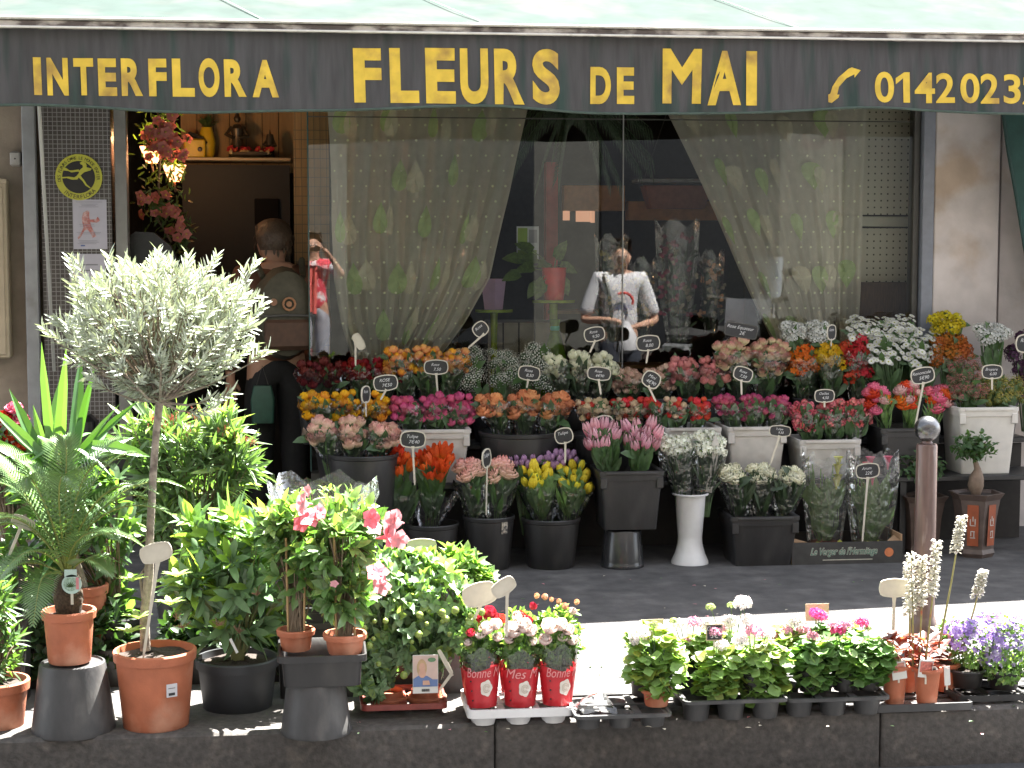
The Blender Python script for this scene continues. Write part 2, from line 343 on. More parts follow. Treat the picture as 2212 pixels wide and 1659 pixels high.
# valance with gentle ripples and a sagging hem
def vy(x,z): return .008*math.sin(x*5.1)+.007*math.sin(x*11.3+1)*(1-z)+.018*(1-z)*math.sin(x*2.3+.6)+.004*math.sin(x*23)*(1-z)
zv0=zA(1106,238)
b=MB(); n=200
for i in range(n+1):
    x=bl+(br_-bl)*i/n; lo=zv0-.014*math.sin(x*3.3)-.004*math.sin(x*7+1)
    for k in range(7):
        tt=k/6; b.v.append((x,vy(x,tt),lo*(1-tt)+.002))
for i in range(n):
    for k in range(6): a=i*7+k; b.f.append((a,a+7,a+8,a+1)); b.m.append(0)
va=b.build('valance',M_['valance'],aw)
b=MB()
pts=[(bl+(br_-bl)*i/n,vy(bl+(br_-bl)*i/n,0),zv0-.014*math.sin((bl+(br_-bl)*i/n)*3.3)-.004*math.sin((bl+(br_-bl)*i/n)*7+1)) for i in range(n+1)]
b.tube(pts,.006,6); b.build('hem',mat('green_hem',(.05,.075,.06),.8),va)
def zval(pz): return pz
def letter(ch,p0,p1,q0,q1,off=.035,name='letter'):
    b=MB(); q0b=q0; xa,xb=uA(p0),uA(p1); pm=(p0+p1)/2
    z1,z0=zA(pm,q0),zA(pm,q1)
    if ch=='phone':
        pl=[(0,0),(.10,-.02),(.30,.13),(.33,.22),(.26,.22),(.32,.45),(.55,.70),(.80,.82),(.80,.72),(1,.94),(.72,1.02),(.62,.98),(.30,.72),(.12,.45),(.06,.25),(0,.22)]
        w=xb-xa;h=z1-z0
        vs=[(xa+u*w,0,z0+v*h) for u,v in pl]; c=[(xa+.2*w,0,z0+.4*h)]
        b.add(vs,[tuple(range(len(vs)))])
    elif ch in ('M','1'):
        pl={'M':[(0,0),(.23,0),(.23,.62),(.5,.34),(.77,.62),(.77,0),(1,0),(1,1),(.80,1),(.5,.66),(.20,1),(0,1)],'1':[(.52,0),(1,0),(1,1),(.62,1),(.0,.80),(.0,.60),(.52,.80)]}[ch]
        b.add([(xa+(xb-xa)*u,0,z0+(z1-z0)*v) for u,v in pl],[tuple(range(len(pl)))])
    else: b.text(ch,Matrix.Identity(4),1,fit=(xa,xb,z0,z1),off=off,res=6)
    b.v=[(x,vy(x,min(1,max(0,1-z/zv0)))-.0025,z) for x,y,z in b.v]
    return b.build(name,yelm,va,False)
for ch,p0,p1,y0,y1 in [('I',70,87,123,204),('N',99,145,124,205),('T',157,200,125,205),('E',210,250,126,207),('R',260,306,126,207),('F',319,358,127,208),('L',370,418,127,209),('O',427,472,126,210),('R',482,529,129,210),('A',542,599,130,211),
  ('F',762,822,104,222),('L',840,902,104,223),('E',917,982,104,224),('U',992,1052,105,225),('R',1065,1130,106,226),('S',1148,1208,106,226),('D',1276,1320,144,224),('E',1333,1371,145,224),('M',1432,1516,105,223),('A',1530,1599,110,227),('I',1610,1633,111,228),
  ('phone',1788,1858,147,221),('0',1888,1929,155,222),('1',1933,1964,156,222),('4',1975,2018,157,223),('2',2020,2058,158,223),('0',2070,2111,159,224),('2',2113,2152,160,225),('3',2162,2201,161,225),('2',2206,2245,162,226)]:
    letter(ch,p0,p1,y0,y1,off=.022 if p0>1880 else (.045 if p0<760 else .042),name='phone_mark' if ch=='phone' else 'letter')
# awning stay (thin white arm on the left)
pA=at(117,800,G-.06); pB=at(80,150,-.92)
b=MB(); b.tube([AWI@pA,AWI@pB],.008,8); b.build('arm',mat('white_arm',(.42,.42,.39),.5,.05),aw)
# neighbour's folded dark green canvas hanging on the right
pa=[at(2165,235,G-.25),at(2178,330,G-.25),at(2196,430,G-.25),at(2222,590,G-.25),at(2290,760,G-.25),at(2500,760,G-.25),at(2500,235,G-.25)]
t=thing('green_curtain','dark green canvas side curtain hanging at the right edge','awning curtain',(pa[0].x,G-.25,pa[0].z))
b=MB(); b.prism([(p.x-pa[0].x,p.z-pa[0].z) for p in pa][::-1],.02); b.build('cloth',mat('green_canvas',(.012,.050,.042),.8,.2,5,bump=.3),t,False)
b=MB(); b.tube([V((p.x-pa[0].x,-.004,p.z-pa[0].z)) for p in pa[:5]],.008,6); b.build('hem',mat('green_canvas_hem',(.015,.045,.04),.8),t)
# ================================================================ shop window
M_['glass']=glassm('window_glass',1.52,(.93,.96,.94),2.0)
xg0,xg1,xg2=X(667,G),X(1345,G),X(1968,G)
t=thing('shop_window','large shop window of two glass panes behind the flower display','window',(xg0,G,0))
for a,c in ((xg0,xg1-.002),(xg1+.002,xg2)):
    b=MB(); b.add([(a-xg0,.0,.35),(c-xg0,.0,.35),(c-xg0,.0,2.45),(a-xg0,.0,2.45)],[(0,1,2,3)]); b.build('pane',M_['glass'],t,False)
b=MB(); b.box((.0,.0,1.4),(.007,.012,2.1)); b.build('glass_edge',mat('teal_glass_edge',(.03,.085,.08),.2,.0),t,False)
b=MB(); b.box((xg1-xg0,-.002,1.4),(.005,.012,2.1)); b.build('joint',mat('grey_sealant',(.20,.20,.19),.5,.0),t,False)
b=MB(); b.box(((xg2-xg0)/2,.01,2.1),(xg2-xg0,.004,.006)); b.build('rail',mat('thin_rail',(.12,.115,.10),.4,.0),t,False)
b=MB(); b.box(((xg2-xg0)/2,.06,.17),(xg2-xg0,.12,.34),bev=.004); b.build('sill_wall',M_['darkframe'],t)
xf=X(1982,G)
b=MB(); b.box(((xg2+xf)/2-xg0,.02,1.22),(xf-xg2-.004,.08,2.44),bev=.004); b.build('frame',M_['darkframe'],t)
b=MB(); b.box(((xf+xp0)/2-xg0,-.01,1.22),(xp0-xf-.004,.1,2.44),bev=.004); b.build('frame',M_['bluegrey'],t)
# sheer curtains with printed dots and leaves
shm=mat('sheer_voile',(.78,.75,.64),.9,.06,10,transl=.4,alpha=.64); dotm=mat('voile_dots',(.80,.84,.62),.9,.0,transl=.2,alpha=.95); lfm=mat('voile_green_leaves',(.50,.66,.32),.9,.12,transl=.3,alpha=.70); lfm2=mat('voile_beige_leaves',(.80,.76,.60),.9,.1,transl=.3,alpha=.60)
def curtain(label,edgeL,edgeR,yc,folds,seed,tipdown):
    rr=random.Random(seed); ys=[p[1] for p in edgeL]
    def interp(e,q):
        for i in range(len(e)-1):
            if q<=e[i+1][1]: k=(q-e[i][1])/(e[i+1][1]-e[i][1]); return e[i][0]+(e[i+1][0]-e[i][0])*k
        return e[-1][0]
    q0,q1=ys[0],ys[-1]
    ph=rr.random()*6
    def P(u,v,off=0):
        q=q0+(q1-q0)*v; a=interp(edgeL,q); c=interp(edgeR,q); px=a+(c-a)*u
        k=.5+v*1.0
        d=(math.sin(u*folds*6.283+ph)+.45*math.sin(u*folds*2.3*6.283+1+v*2))*.016*k
        p=at(px+5*math.sin(v*5+u*9),q,yc+d); return V((p.x,p.y-off,p.z))
    t=thing('curtain',label,'curtain',(P(0,0).x,yc,P(0,0).z)); O=t.location
    b=MB(); nu,nv=90,24
    for i in range(nu+1):
        for j in range(nv+1): b.v.append(tuple(P(i/nu,j/nv)-O))
    for i in range(nu):
        for j in range(nv): a=i*(nv+1)+j; b.f.append((a,a+1,a+nv+2,a+nv+1)); b.m.append(0)
    b.build('voile',shm,t)
    d=MB()
    for r in range(17):
        for c in range(13):
            u=(c+.5*(r%2)+.25)/13.2+rr.uniform(-.008,.008); v=(r+.4)/17.2
            if u>.985: continue
            cc=P(u,v,.028); rad=.0062*rr.uniform(.7,1.15)
            d.add([cc-O+V((rad*math.cos(k*1.047),0,rad*math.sin(k*1.047))) for k in range(6)],[(0,1,2,3,4,5)])
    d.build('printed_dot_pattern',dotm,t,False)
    for mi,(mm,du) in enumerate(((lfm,0),(lfm2,.055))):
        d=MB()
        for r in range(5):
            for c in range(4):
                if rr.random()<.14: continue
                u=(c+.5*(r%2)+.12+.12*rr.random())/4.1+du+rr.uniform(-.02,.02); v=(r+.25+rr.uniform(0,.25))/5.1
                if u>.95: continue
                wd=rr.uniform(.35,1.0)*.052; hh=.070; sg=-1 if tipdown else 1; pts=[]
                for k in range(14):
                    a=k/14*6.283; xx=math.sin(a); zz=-math.cos(a)
                    pts.append((xx*wd*(1-.33*zz)*(.95 if zz<.8 else .2), zz*hh+ (hh*.35 if zz>.9 else 0)))
                u=min(u,.95); Wd=max(.05,(P(1,v)-P(0,v)).length); Hd=(P(0,0)-P(0,1)).length
                mp=[P(min(1,max(0,u+x_/Wd)),min(1,max(0,v-z_*sg/Hd)),.030+.004*mi)-O for x_,z_ in pts]; cc=sum(mp,V((0,0,0)))/14; d.add([cc]+mp,[(0,1+k,1+(k+1)%14) for k in range(14)])
        d.build('printed_leaf_pattern',mm,t,False)
curtain('sheer green leaf-printed curtain left of the window middle, narrowing to the right',[(707,225),(712,480),(722,600),(742,700),(770,790)],[(1140,225),(1105,420),(1060,600),(1000,700),(930,790)],G+.16,7,3,False)
curtain('sheer leaf-printed curtain in the right window pane, sweeping down to the right',[(1432,225),(1530,440),(1600,590),(1650,690),(1700,790)],[(1872,225),(1868,480),(1860,620),(1850,720),(1845,790)],G+.16,6,5,True)
# pegboard panels
pegm,tt_=nt('pegboard_white'); N=tt_.nodes.new; L=tt_.links.new
o_=N('ShaderNodeOutputMaterial'); b_=N('ShaderNodeBsdfPrincipled'); tc=N('ShaderNodeTexCoord'); sp=N('ShaderNodeSeparateXYZ'); L(tc.outputs['Object'],sp.inputs[0])
def md(sock,per):
    a=N('ShaderNodeMath'); a.operation='PINGPONG'; a.inputs[1].default_value=per/2; L(sock,a.inputs[0]); return a.outputs[0]
q1=md(sp.outputs[0],.036); q2=md(sp.outputs[2],.036)
cb=N('ShaderNodeMath'); cb.operation='MAXIMUM'; L(q1,cb.inputs[0]); L(q2,cb.inputs[1])
ls=N('ShaderNodeMath'); ls.operation='LESS_THAN'; ls.inputs[1].default_value=.0042; L(cb.outputs[0],ls.inputs[0])
mx=N('ShaderNodeMix'); mx.data_type='RGBA'; mx.inputs[6].default_value=(.50,.48,.38,1); mx.inputs[7].default_value=(.04,.04,.03,1); L(ls.outputs[0],mx.inputs[0]); L(mx.outputs[2],b_.inputs['Base Color']); b_.inputs['Roughness'].default_value=.6; L(b_.outputs[0],o_.inputs[0])
yp=G+.38
t=thing('pegboard','cream perforated pegboard at the right end of the window','pegboard',(X(1760,yp),yp,Z(625,yp)))
for q0,q1_ in ((215,462),(492,622)):
    b=MB(); b.box(((X(1990,yp)-X(1760,yp))/2,0,(Z(q0,yp)+Z(q1_,yp))/2-Z(625,yp)),(X(1990,yp)-X(1760,yp),.01,Z(q0,yp)-Z(q1_,yp))); b.build('panel',pegm,t,False)
b=MB(); b.box(((X(1990,yp)-X(1760,yp))/2,-.008,Z(477,yp)-Z(625,yp)),(X(1990,yp)-X(1760,yp),.02,.055),bev=.004); b.build('crossbar',mat('cream_bar',(.46,.45,.36),.5,.05),t)
# ================================================================ inside the shop, left (doorway)
yb=1.9
t=thing('display_cabinet','yellow boarded wall cabinet with a shelf inside the doorway','cabinet',(X(395,yb),yb,0)); ox=t.location.x
b=MB(); 
for k in range(7):
    a=X(395,yb)+k*(X(640,yb)-X(395,yb))/7; w_=(X(640,yb)-X(395,yb))/7-.004; b.box((a+w_/2-ox,0,Z(290,yb)),(w_,.02,Z(220,yb)-Z(356,yb)+.1))
b.build('backboard',M_['plank'],t,False)
b=MB(); b.box(((X(395,yb)+X(632,yb))/2-ox,-.16,Z(353,yb)),(X(632,yb)-X(395,yb),.3,.018),bev=.003); b.build('shelf',mat('pale_shelf',(.40,.32,.20),.5,.08),t)
b=MB(); b.box(((X(400,yb)+X(628,yb))/2-ox,-.02,Z(353,yb)/2-.01),(X(628,yb)-X(400,yb),.25,Z(353,yb)-.03)); b.build('lower_cupboard',mat('black_cupboard',(.008,.007,.007),.6),t,False)
b=MB(); a,c=X(553,yb),X(605,yb); b.box(((a+c)/2-ox,-.16,Z(460,yb)),(c-a,.02,Z(432,yb)-Z(487,yb)),bev=.004); b.build('screen',mat('dark_screen',(.006,.006,.007),.7,0,spec=.1),t)
yg=G+.75
t=thing('wire_grid','yellow wall panel with green wire display grid left of the curtain','display grid',(X(636,yg),yg,Z(790,yg))); o3=t.location
b=MB(); a,c=X(636,yg),X(712,yg); b.box(((c-a)/2,.03,(Z(220,yg)-o3.z)/2),(c-a,.02,Z(220,yg)-o3.z)); b.build('panel',M_['plank'],t,False)
b=MB()
for k in range(6): b.tube([(.01+k*.033,0,0),(.01+k*.033,0,Z(220,yg)-o3.z)],.0018,4)
for k in range(26): b.tube([(0,-.004,.02+k*.05),(c-a,-.004,.02+k*.05)],.0018,4)
b.build('wires',mat('dark_green_wire',(.05,.055,.03),.4,0),t)
# hanging garland of pink blossoms with leaves
def blossom(r,mats,name='blossom_mesh',n=5):
    b=MB()
    for k in range(n):
        a=k*6.283/n; d=V((math.cos(a),math.sin(a),.35)); b.leaf((0,0,0),d,(0,0,1),r,r*.95,0,.25,.2,w=(.4,1,.8))
    b.ball((0,0,r*.15),r*.2,6,4,1); return b.mesh(name,mats)
pinkb=mat('garland_pink',(.50,.17,.14),.6,.2,20,transl=.25); centr=mat('blossom_heart',(.55,.35,.08),.7)
bm=blossom(.034,[pinkb,centr])
ygl=G+.45
t=thing('flower_garland','hanging artificial garland of pink blossoms and dark leaves in the doorway','garland',(X(345,ygl),ygl,Z(225,ygl))); o4=t.location
gp=[(345,225,28),(350,300,45),(370,350,26),(352,400,60),(340,450,45),(365,480,45),(395,515,18),(325,300,30),(310,430,30)]
b=MB(); b.tube([(0,0,.02),(.01,.01,-.25),(-.01,0,-.6),(.06,0,-.72)],.006,5)
g2=random.Random(4)
for i in range(620):
    px,py,r_=g2.choice(gp[:8]); p=at(px+g2.gauss(0,r_*.5),py+g2.gauss(0,26),ygl+g2.uniform(-.05,.06))-o4
    b.leaf(p,(g2.gauss(0,1),g2.gauss(0,1),g2.gauss(-.3,1)),(g2.gauss(0,1),-1,.5),.045,.011,1)
b.build('vine',[M_['twig'],M_['leaf_dark']],t)
for i in range(60):
    px,py,r_=[(350,262,34),(362,300,36),(372,335,28),(330,320,25),(380,480,22),(365,450,24),(320,440,30)][g2.choice((0,0,1,1,1,2,3,4,4,5,6))]
    p=at(px+g2.gauss(0,r_*.55),py+g2.gauss(0,18),ygl-.05+g2.uniform(-.04,.04))-o4
    q=V((g2.gauss(0,.5),-1,g2.gauss(.1,.4))).to_track_quat('Z','Y'); inst('blossom',bm,t,p,q,g2.uniform(.7,1.05))
# two lit wall lamps with pink shades
def lamp(px,py,lab,w_=.085):
    p=at(px,py,ygl+.12); t=thing('wall_lamp',lab,'lamp',p)
    b=MB(); b.lathe([(.028,0),(w_*.72,.085)],20,(0,0,0),cap0=False,cap1=False); b.build('shade',mat('lit_pink_shade',(.8,.35,.2),.8,.0,emit=(1,.36,.16),es=.55),t)
    b=MB(); b.ball((0,0,.035),.016,8,6); b.build('bulb',mat('lit_bulb',(1,.8,.5),.5,0,emit=(1,.62,.25),es=5),t)
    b=MB(); b.tube([(0,0,.0),(0,.05,-.05),(0,.12,-.04)],.006,6); b.build('bracket',M_['twig'],t)
    l=bpy.data.lights.new('lamp_light','POINT'); l.energy=.45; l.color=(1,.55,.25); l.shadow_soft_size=.03; lo=bpy.data.objects.new('lamp_light',l); col.objects.link(lo); lo.parent=t; lo.location=(0,-.02,.13)
lamp(328,352,'lit pink wall lamp, the higher one, among the garland blossoms'); lamp(377,392,'lit pink wall lamp, the lower one, beside the garland')
# ornaments on the shelf
ys=yb-.16; zsh=Z(353,yb)+.009
def lathe_thing(name,label,cat,px,y,z,prof,m,pn='body',n=20,extra=None,group=None):
    t=thing(name,label,cat,(X(px,y),y,z),0,group); b=MB(); b.lathe(prof,n); b.build(pn,m,t)
    if extra: extra(t)
    return t
yl=mat('yellow_glaze',(.55,.40,.02),.4,.1); reds=mat('red_petals',(.45,.03,.04),.6,.2)
def vx(t):
    b=MB()
    for k in range(30): b.leaf((0,0,.17),(g2.gauss(0,1),g2.gauss(0,1),1.6),(0,0,1),.09,.02,0)
    b.build('leaves',M_['leaf_dark'],t)
lathe_thing('yellow_vase','tall yellow vase with dark leaves on the shelf','vase',450,ys+.05,zsh,[(.03,0),(.045,.03),(.05,.09),(.04,.15),(.03,.18)],yl,extra=vx)
t=thing('yellow_box','yellow box with dark spots and black handle on the shelf','box',(X(425,ys),ys,zsh)); b=MB(); b.box((0,0,.055),(.12,.1,.11),bev=.01); b.build('body',yl,t)
b=MB(); b.tube([(-.07,-.02,.10),(-.03,-.02,.14),(.04,-.02,.11),(.06,-.02,.08)],.014,6); b.build('handle',M_['black_plastic'],t)
b=MB(); b.ball((.03,-.052,.05),.014,8,6,0,(1,.2,1)); b.build('spot',M_['black_plastic'],t)
bz=mat('dark_bronze',(.06,.05,.035),.35,.3,metal=.4)
def stx(s):
    def f(t):
        b=MB(); b.ball((0,0,.215*s),.02*s,10,8); b.lathe([(.012*s,.23*s),(.004*s,.27*s)],8); b.build('head',bz,t)
        b=MB(); b.tube([(-.03*s,0,.17*s),(-.06*s,-.02,.13*s),(-.02*s,-.04,.11*s)],.012*s,6); b.tube([(.03*s,0,.17*s),(.055*s,-.02,.12*s),(.01*s,-.04,.11*s)],.012*s,6); b.build('arms',bz,t)
    return f
lathe_thing('statuette','tall dark bronze robed statuette on the shelf','statuette',516,ys,zsh,[(.055,0),(.045,.05),(.03,.12),(.04,.17),(.02,.195)],bz,extra=stx(1.05))
lathe_thing('statuette','small dark statuette on the right of the shelf','statuette',586,ys,zsh,[(.03,0),(.022,.05),(.025,.11),(.018,.14)],bz,extra=stx(.62))
bmr=blossom(.03,[reds,centr])
t=thing('flower_arrangement','low arrangement of red and white flowers lying on the shelf','flower arrangement',(X(545,ys),ys-.08,zsh))
b=MB(); b.lathe([(.02,0),(.11,.015),(.12,.03)],16); b.build('bowl',mat('smoke_bowl',(.10,.08,.06),.3),t)
for k in range(16): inst('blossom',bmr,t,(g2.uniform(-.15,.15),g2.uniform(-.04,.04),.035+g2.uniform(0,.02)),V((g2.gauss(0,.5),-.7,.7)).to_track_quat('Z','Y'),g2.uniform(.6,1))
bm_=mat('cream_berry',(.5,.4,.22),.6)
for k in range(7): b=MB(); b.ball((g2.uniform(-.12,.12),-.05,.03),.013,6,5); b.build('berry',bm_,t)
# black armchair with rounded back behind the olive tree
yc=G-.05
p=at(305,600,yc+.1); t=thing('armchair','black rounded leather armchair standing in the doorway','armchair',(p.x,yc+.25,0))
lth=mat('black_leather',(.012,.011,.011),.32,.2,20,bump=.2)
b=MB(); loops=[]
for k in range(13):
    a=math.pi*k/12; loops.append([(math.cos(a)*.21*(1-.0)+dx, dy, .62+math.sin(a)*.86-.0) for dx,dy in ((0,0),(0,.09))])
hz=Z(500,yc)-.0
out=[(-.20,.3),(-.21,hz-.35),(-.19,hz-.2),(-.13,hz-.07),(-.04,hz),(.05,hz-.005),(.13,hz-.07),(.19,hz-.2),(.21,hz-.35),(.20,.3)]
b.prism(out,.09); b.build('backrest',lth,t)
b=MB(); b.box((0,-.12,.42),(.44,.42,.14),bev=.04); b.build('seat',lth,t)
for sx in (-1,1):
    b=MB(); b.box((sx*.25,-.1,.5),(.07,.42,.3),bev=.03); b.build('armrest',lth,t)
    for sy in (-.26,.04): b=MB(); b.tube([(sx*.2,sy,.36),(sx*.21,sy,0)],.015,8); b.build('leg',M_['darkframe'],t)
# ================================================================ inside the window display
plz=.62
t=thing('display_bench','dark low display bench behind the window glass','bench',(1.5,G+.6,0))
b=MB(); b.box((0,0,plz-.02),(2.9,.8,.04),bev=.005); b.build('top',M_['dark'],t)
for sx in (-1.35,0,1.35):
    b=MB(); b.box((sx,0,(plz-.04)/2),(.06,.7,plz-.042)); b.build('leg',M_['dark'],t,False)
yi=G+.42
lil=mat('lilac_glaze',(.42,.30,.46),.35,.05); grn=mat('lime_glass',(.25,.34,.02),.12,.15,transl=.3)
def stand(px,ptop,w_,lab,bag=False):
    z=Z(ptop,yi); t=thing('cake_stand',lab,'stand',(X(px,yi),yi,plz)); h=z-plz; r=w_/2*S(yi)
    b=MB(); b.lathe([(r*.55,0),(r*.2,.015),(r*.16,h*.5),(r*.2,h-.02)],20); b.build('foot',grn,t)
    b=MB(); b.lathe([(r*.3,h-.02),(r,h-.014),(r,h),(r*.9,h)],28); b.build('plate',grn,t); return z
z=stand(1067,668,82,'lime green glass stand under the lilac pot'); s_=S(yi)
lathe_thing('flower_pot','square lilac flower pot on a lime green stand','pot',1066,yi,z,[(.048,0),(.066,.16),(.062,.16),(.05,.05)],lil,n=4)
z=stand(1196,648,94,'lime green glass stand under the red pot')
redg=mat('red_glaze',(.50,.015,.02),.3,.15,8,c2=(.6,.2,.12),c2t=.66)
def potv(t):
    b=MB(); gg=random.Random(2)
    for k in range(16):
        d=V((gg.uniform(-1.6,.3),gg.uniform(-.6,.2),gg.uniform(-.3,1.2))); pts=[V((0,0,.15)),V((0,0,.15))+d*.06,V((0,0,.15))+d*.12+V((0,0,-.03))]
        b.tube(pts,.003,4); b.leaf(pts[-1],d+V((0,-.2,-.6)),(0,-1,.6),.10,.07,0,.3,.15,w=(.7,1,.6))
    b.build('leaves',mat('pothos_leaf',(.08,.14,.02),.3,.3,30,transl=.3),t)
lathe_thing('flower_pot','bright red glazed pot with a trailing green plant on a lime stand','pot',1197,yi,z,[(.05,0),(.056,.04),(.066,.17),(.06,.17),(.05,.1)],redg,extra=potv)
t=thing('gift_bag','lime green cellophane gift bag tied at the top under the red pot','gift bag',(X(1198,yi-.15),yi-.17,plz)); h=Z(690,yi-.17)-plz
b=MB(); b.lathe([(.05,0),(.075,.05),(.06,h*.6),(.02,h*.9),(.03,h)],10); b.build('bag',mat('lime_wrap',(.14,.28,.02),.15,.3,12,transl=.4),t)
b=MB(); b.lathe([(.022,h*.87),(.026,h*.9),(.022,h*.93)],10); b.build('ribbon',mat('teal_ribbon',(.05,.4,.25),.3),t)
t=thing('wooden_crate','grey slatted wooden crate behind the lime stands','crate',(X(1135,yi+.2),yi+.25,plz))
gw=mat('grey_wood',(.22,.20,.15),.8,.15,6); zc=Z(690,yi+.2)-plz
b=MB()
for k in range(5): b.box((-.17+k*.085,-.11,zc/2),(.078,.012,zc-.03),bev=.003)
b.build('slats',gw,t); b=MB(); b.box((0,-.1,zc-.008),(.45,.02,.016)); b.box((0,-.1,.012),(.45,.02,.024)); b.build('rim',M_['darkframe'],t,False)
# beige pot behind left curtain
lathe_thing('flower_pot','large pale beige planter behind the left curtain','pot',722,G+.12,plz-.15,[(.07,0),(.115,.32),(.105,.32),(.08,.1)],mat('pale_beige_pot',(.42,.37,.23),.6,.06),extra=None)
# posters
def sheet(name,label,px0,px1,q0,q1,y,m,marks=None,cat='poster'):
    t=thing(name,label,cat,(X(px0,y),y,Z(q1,y))); w_=X(px1,y)-X(px0,y); h=Z(q0,y)-Z(q1,y)
    b=MB(); b.box((w_/2,0,h/2),(w_,.002,h)); b.build('paper',m,t,False)
    for (n_,u0,u1,v0,v1,mm) in marks or []:
        b=MB(); b.box(((u0+u1)/2*w_,-.0025,(v0+v1)/2*h),((u1-u0)*w_,.002,(v1-v0)*h)); b.build(n_,mm,t,False)
    return t,w_,h
ppr=mat('poster_paper',(.40,.42,.44),.8,.05); grm=mat('poster_green',(.20,.30,.05),.8,.1); gym=mat('print_grey',(.22,.22,.24),.8,0)
sheet('poster','small green and grey poster inside the window beside the left curtain',1116,1164,489,560,G+.5,ppr,[('printed_photo',.05,.48,.35,.95,grm),('printed_lines',.55,.92,.5,.9,gym),('printed_photo',.05,.9,.05,.28,grm)])
# orange column and shelf deep inside
yo=2.6
t=thing('display_shelving','orange painted shelving unit deep inside the shop','shelving',(X(1190,yo),yo,0)); ox=t.location.x
orm=mat('orange_paint',(.50,.12,.03),.5,.15,emit=(.5,.12,.03),es=0); orr=mat('red_column',(.45,.03,.02),.5,.15); orb=mat('orange_beam',(.50,.22,.05),.5,.15)
b=MB(); b.box((.0,0,1.0),(X(1215,yo)-X(1190,yo),.1,2.0)); b.build('column',orr,t,False)
b=MB(); b.box(((X(1215,yo)+X(1345,yo))/2-ox,-.02,Z(428,yo)),(X(1345,yo)-X(1215,yo),.1,.16)); b.build('beam',orb,t,False)
b=MB(); b.box(((X(1380,yo)+X(1540,yo))/2-ox,-.02,Z(455,yo)),(X(1560,yo)-X(1345,yo),.1,.12)); b.build('beam',orb,t,False)
lt=mat('lit_panel',(.35,.2,.13),.5,0,emit=(1,.5,.3),es=.05)
for a,c,q in ((1216,1230,463),(1244,1275,466),(1276,1284,468)):
    b=MB(); b.box(((X(a,yo)+X(c,yo))/2-ox,.0,Z(q,yo)),(X(c,yo)-X(a,yo),.02,.075)); b.build('lit_panel',lt,t,False)
for k in range(3):
    b=MB(); b.box((.45,0,.35+k*.35),(.95,.3,.02)); b.build('shelf',M_['plank'],t,False)
t=thing('hanging_planter','orange trough planter hanging deep inside the right pane','planter',(X(1430,yo),yo-.4,Z(450,yo-.4)))
b=MB(); b.loft([rrect(.17,.07,.01,0),rrect(.21,.09,.01,.14)],0); b.build('trough',mat('dull_orange',(.32,.11,.06),.6),t); b=MB(); b.box((0,0,.17),(.52,.2,.025),bev=.005); b.build('rim',mat('grey_rim',(.3,.3,.28),.5),t)
for sx in (-1,1): b=MB(); b.tube([(sx*.2,0,.18),(sx*.02,0,.7)],.004,4); b.build('cord',M_['darkframe'],t)
# wrapped orchids and dried flowers in cellophane
def wrapped(px,w_,q0,q1,y,lab,cols,seed):
    rr=random.Random(seed); p0=at(px,q1,y); s=S(y); h=Z(q0,y)-p0.z; t=thing('wrapped_bouquet',lab,'wrapped bouquet',p0)
    b=MB()
    for k in range(12):
        x_=rr.uniform(-.5,.5)*w_*s; b.tube([(x_*.3,0,0),(x_*.8,rr.uniform(-.03,.03),h*.5),(x_,rr.uniform(-.04,.04),h*rr.uniform(.7,1))],.002,4,0)
        for j in range(5): b.leaf((x_*.7,0,h*rr.uniform(.1,.8)),(rr.gauss(0,1),rr.gauss(0,.6),1),(0,-1,0),.06,.014,0)
    b.build('stems',M_['leaf_shade'],t)
    for ci,c in enumerate(cols):
        b=MB()
        for k in range(14):
            x_=rr.uniform(-.5,.5)*w_*s; z_=h*rr.uniform(.25,.98); 
            for j in range(4): b.leaf((x_,rr.uniform(-.05,.02),z_),(rr.gauss(0,1),-.5,rr.gauss(0,1)),(0,-1,0),.022,.02,0)
        b.build('blossoms',c,t)
    b=MB(); loops=[]
    for zz,r_ in ((0,.25),(h*.35,.42),(h*.7,.52),(h*1.08,.58)): loops.append([(math.cos(a/14*6.283)*r_*w_*s*(1+.08*math.sin(a*3)),math.sin(a/14*6.283)*.07,zz+(.03*math.sin(a*2.1) if zz>h else 0)) for a in range(14)])
    b.loft(loops,0,None,False,False); b.build('cellophane',M_['cell2'],t)
c_y=mat('dry_yellow',(.34,.28,.10),.8,.2); c_w=mat('cream_bloom',(.26,.22,.15),.8,.2); c_p=mat('magenta_bloom',(.20,.03,.06),.7,.2); c_o=mat('apricot_bloom',(.45,.22,.10),.7,.2)
wrapped(1320,62,530,740,G+.35,'cellophane wrapped yellow-green dried stems left of the pane joint',[c_y,c_w],1)
wrapped(1390,54,575,740,G+.45,'cellophane wrapped cream blossoms just right of the pane joint',[c_w,c_y],2)
wrapped(1462,84,500,740,G+.38,'cellophane wrapped magenta orchids left of the right curtain',[c_p,c_p,c_w],3)
wrapped(1535,50,560,720,G+.5,'cellophane wrapped apricot blossoms behind the edge of the right curtain',[c_o,c_w],4)
wrapped(960,90,560,760,G+.35,'cellophane wrapped pale blossoms behind the left curtain',[c_w,c_y],6)
wrapped(1660,90,430,700,G+.55,'tall orange dried bouquet behind the right curtain',[c_o,mat('rust_bloom',(.4,.12,.04),.8)],8)
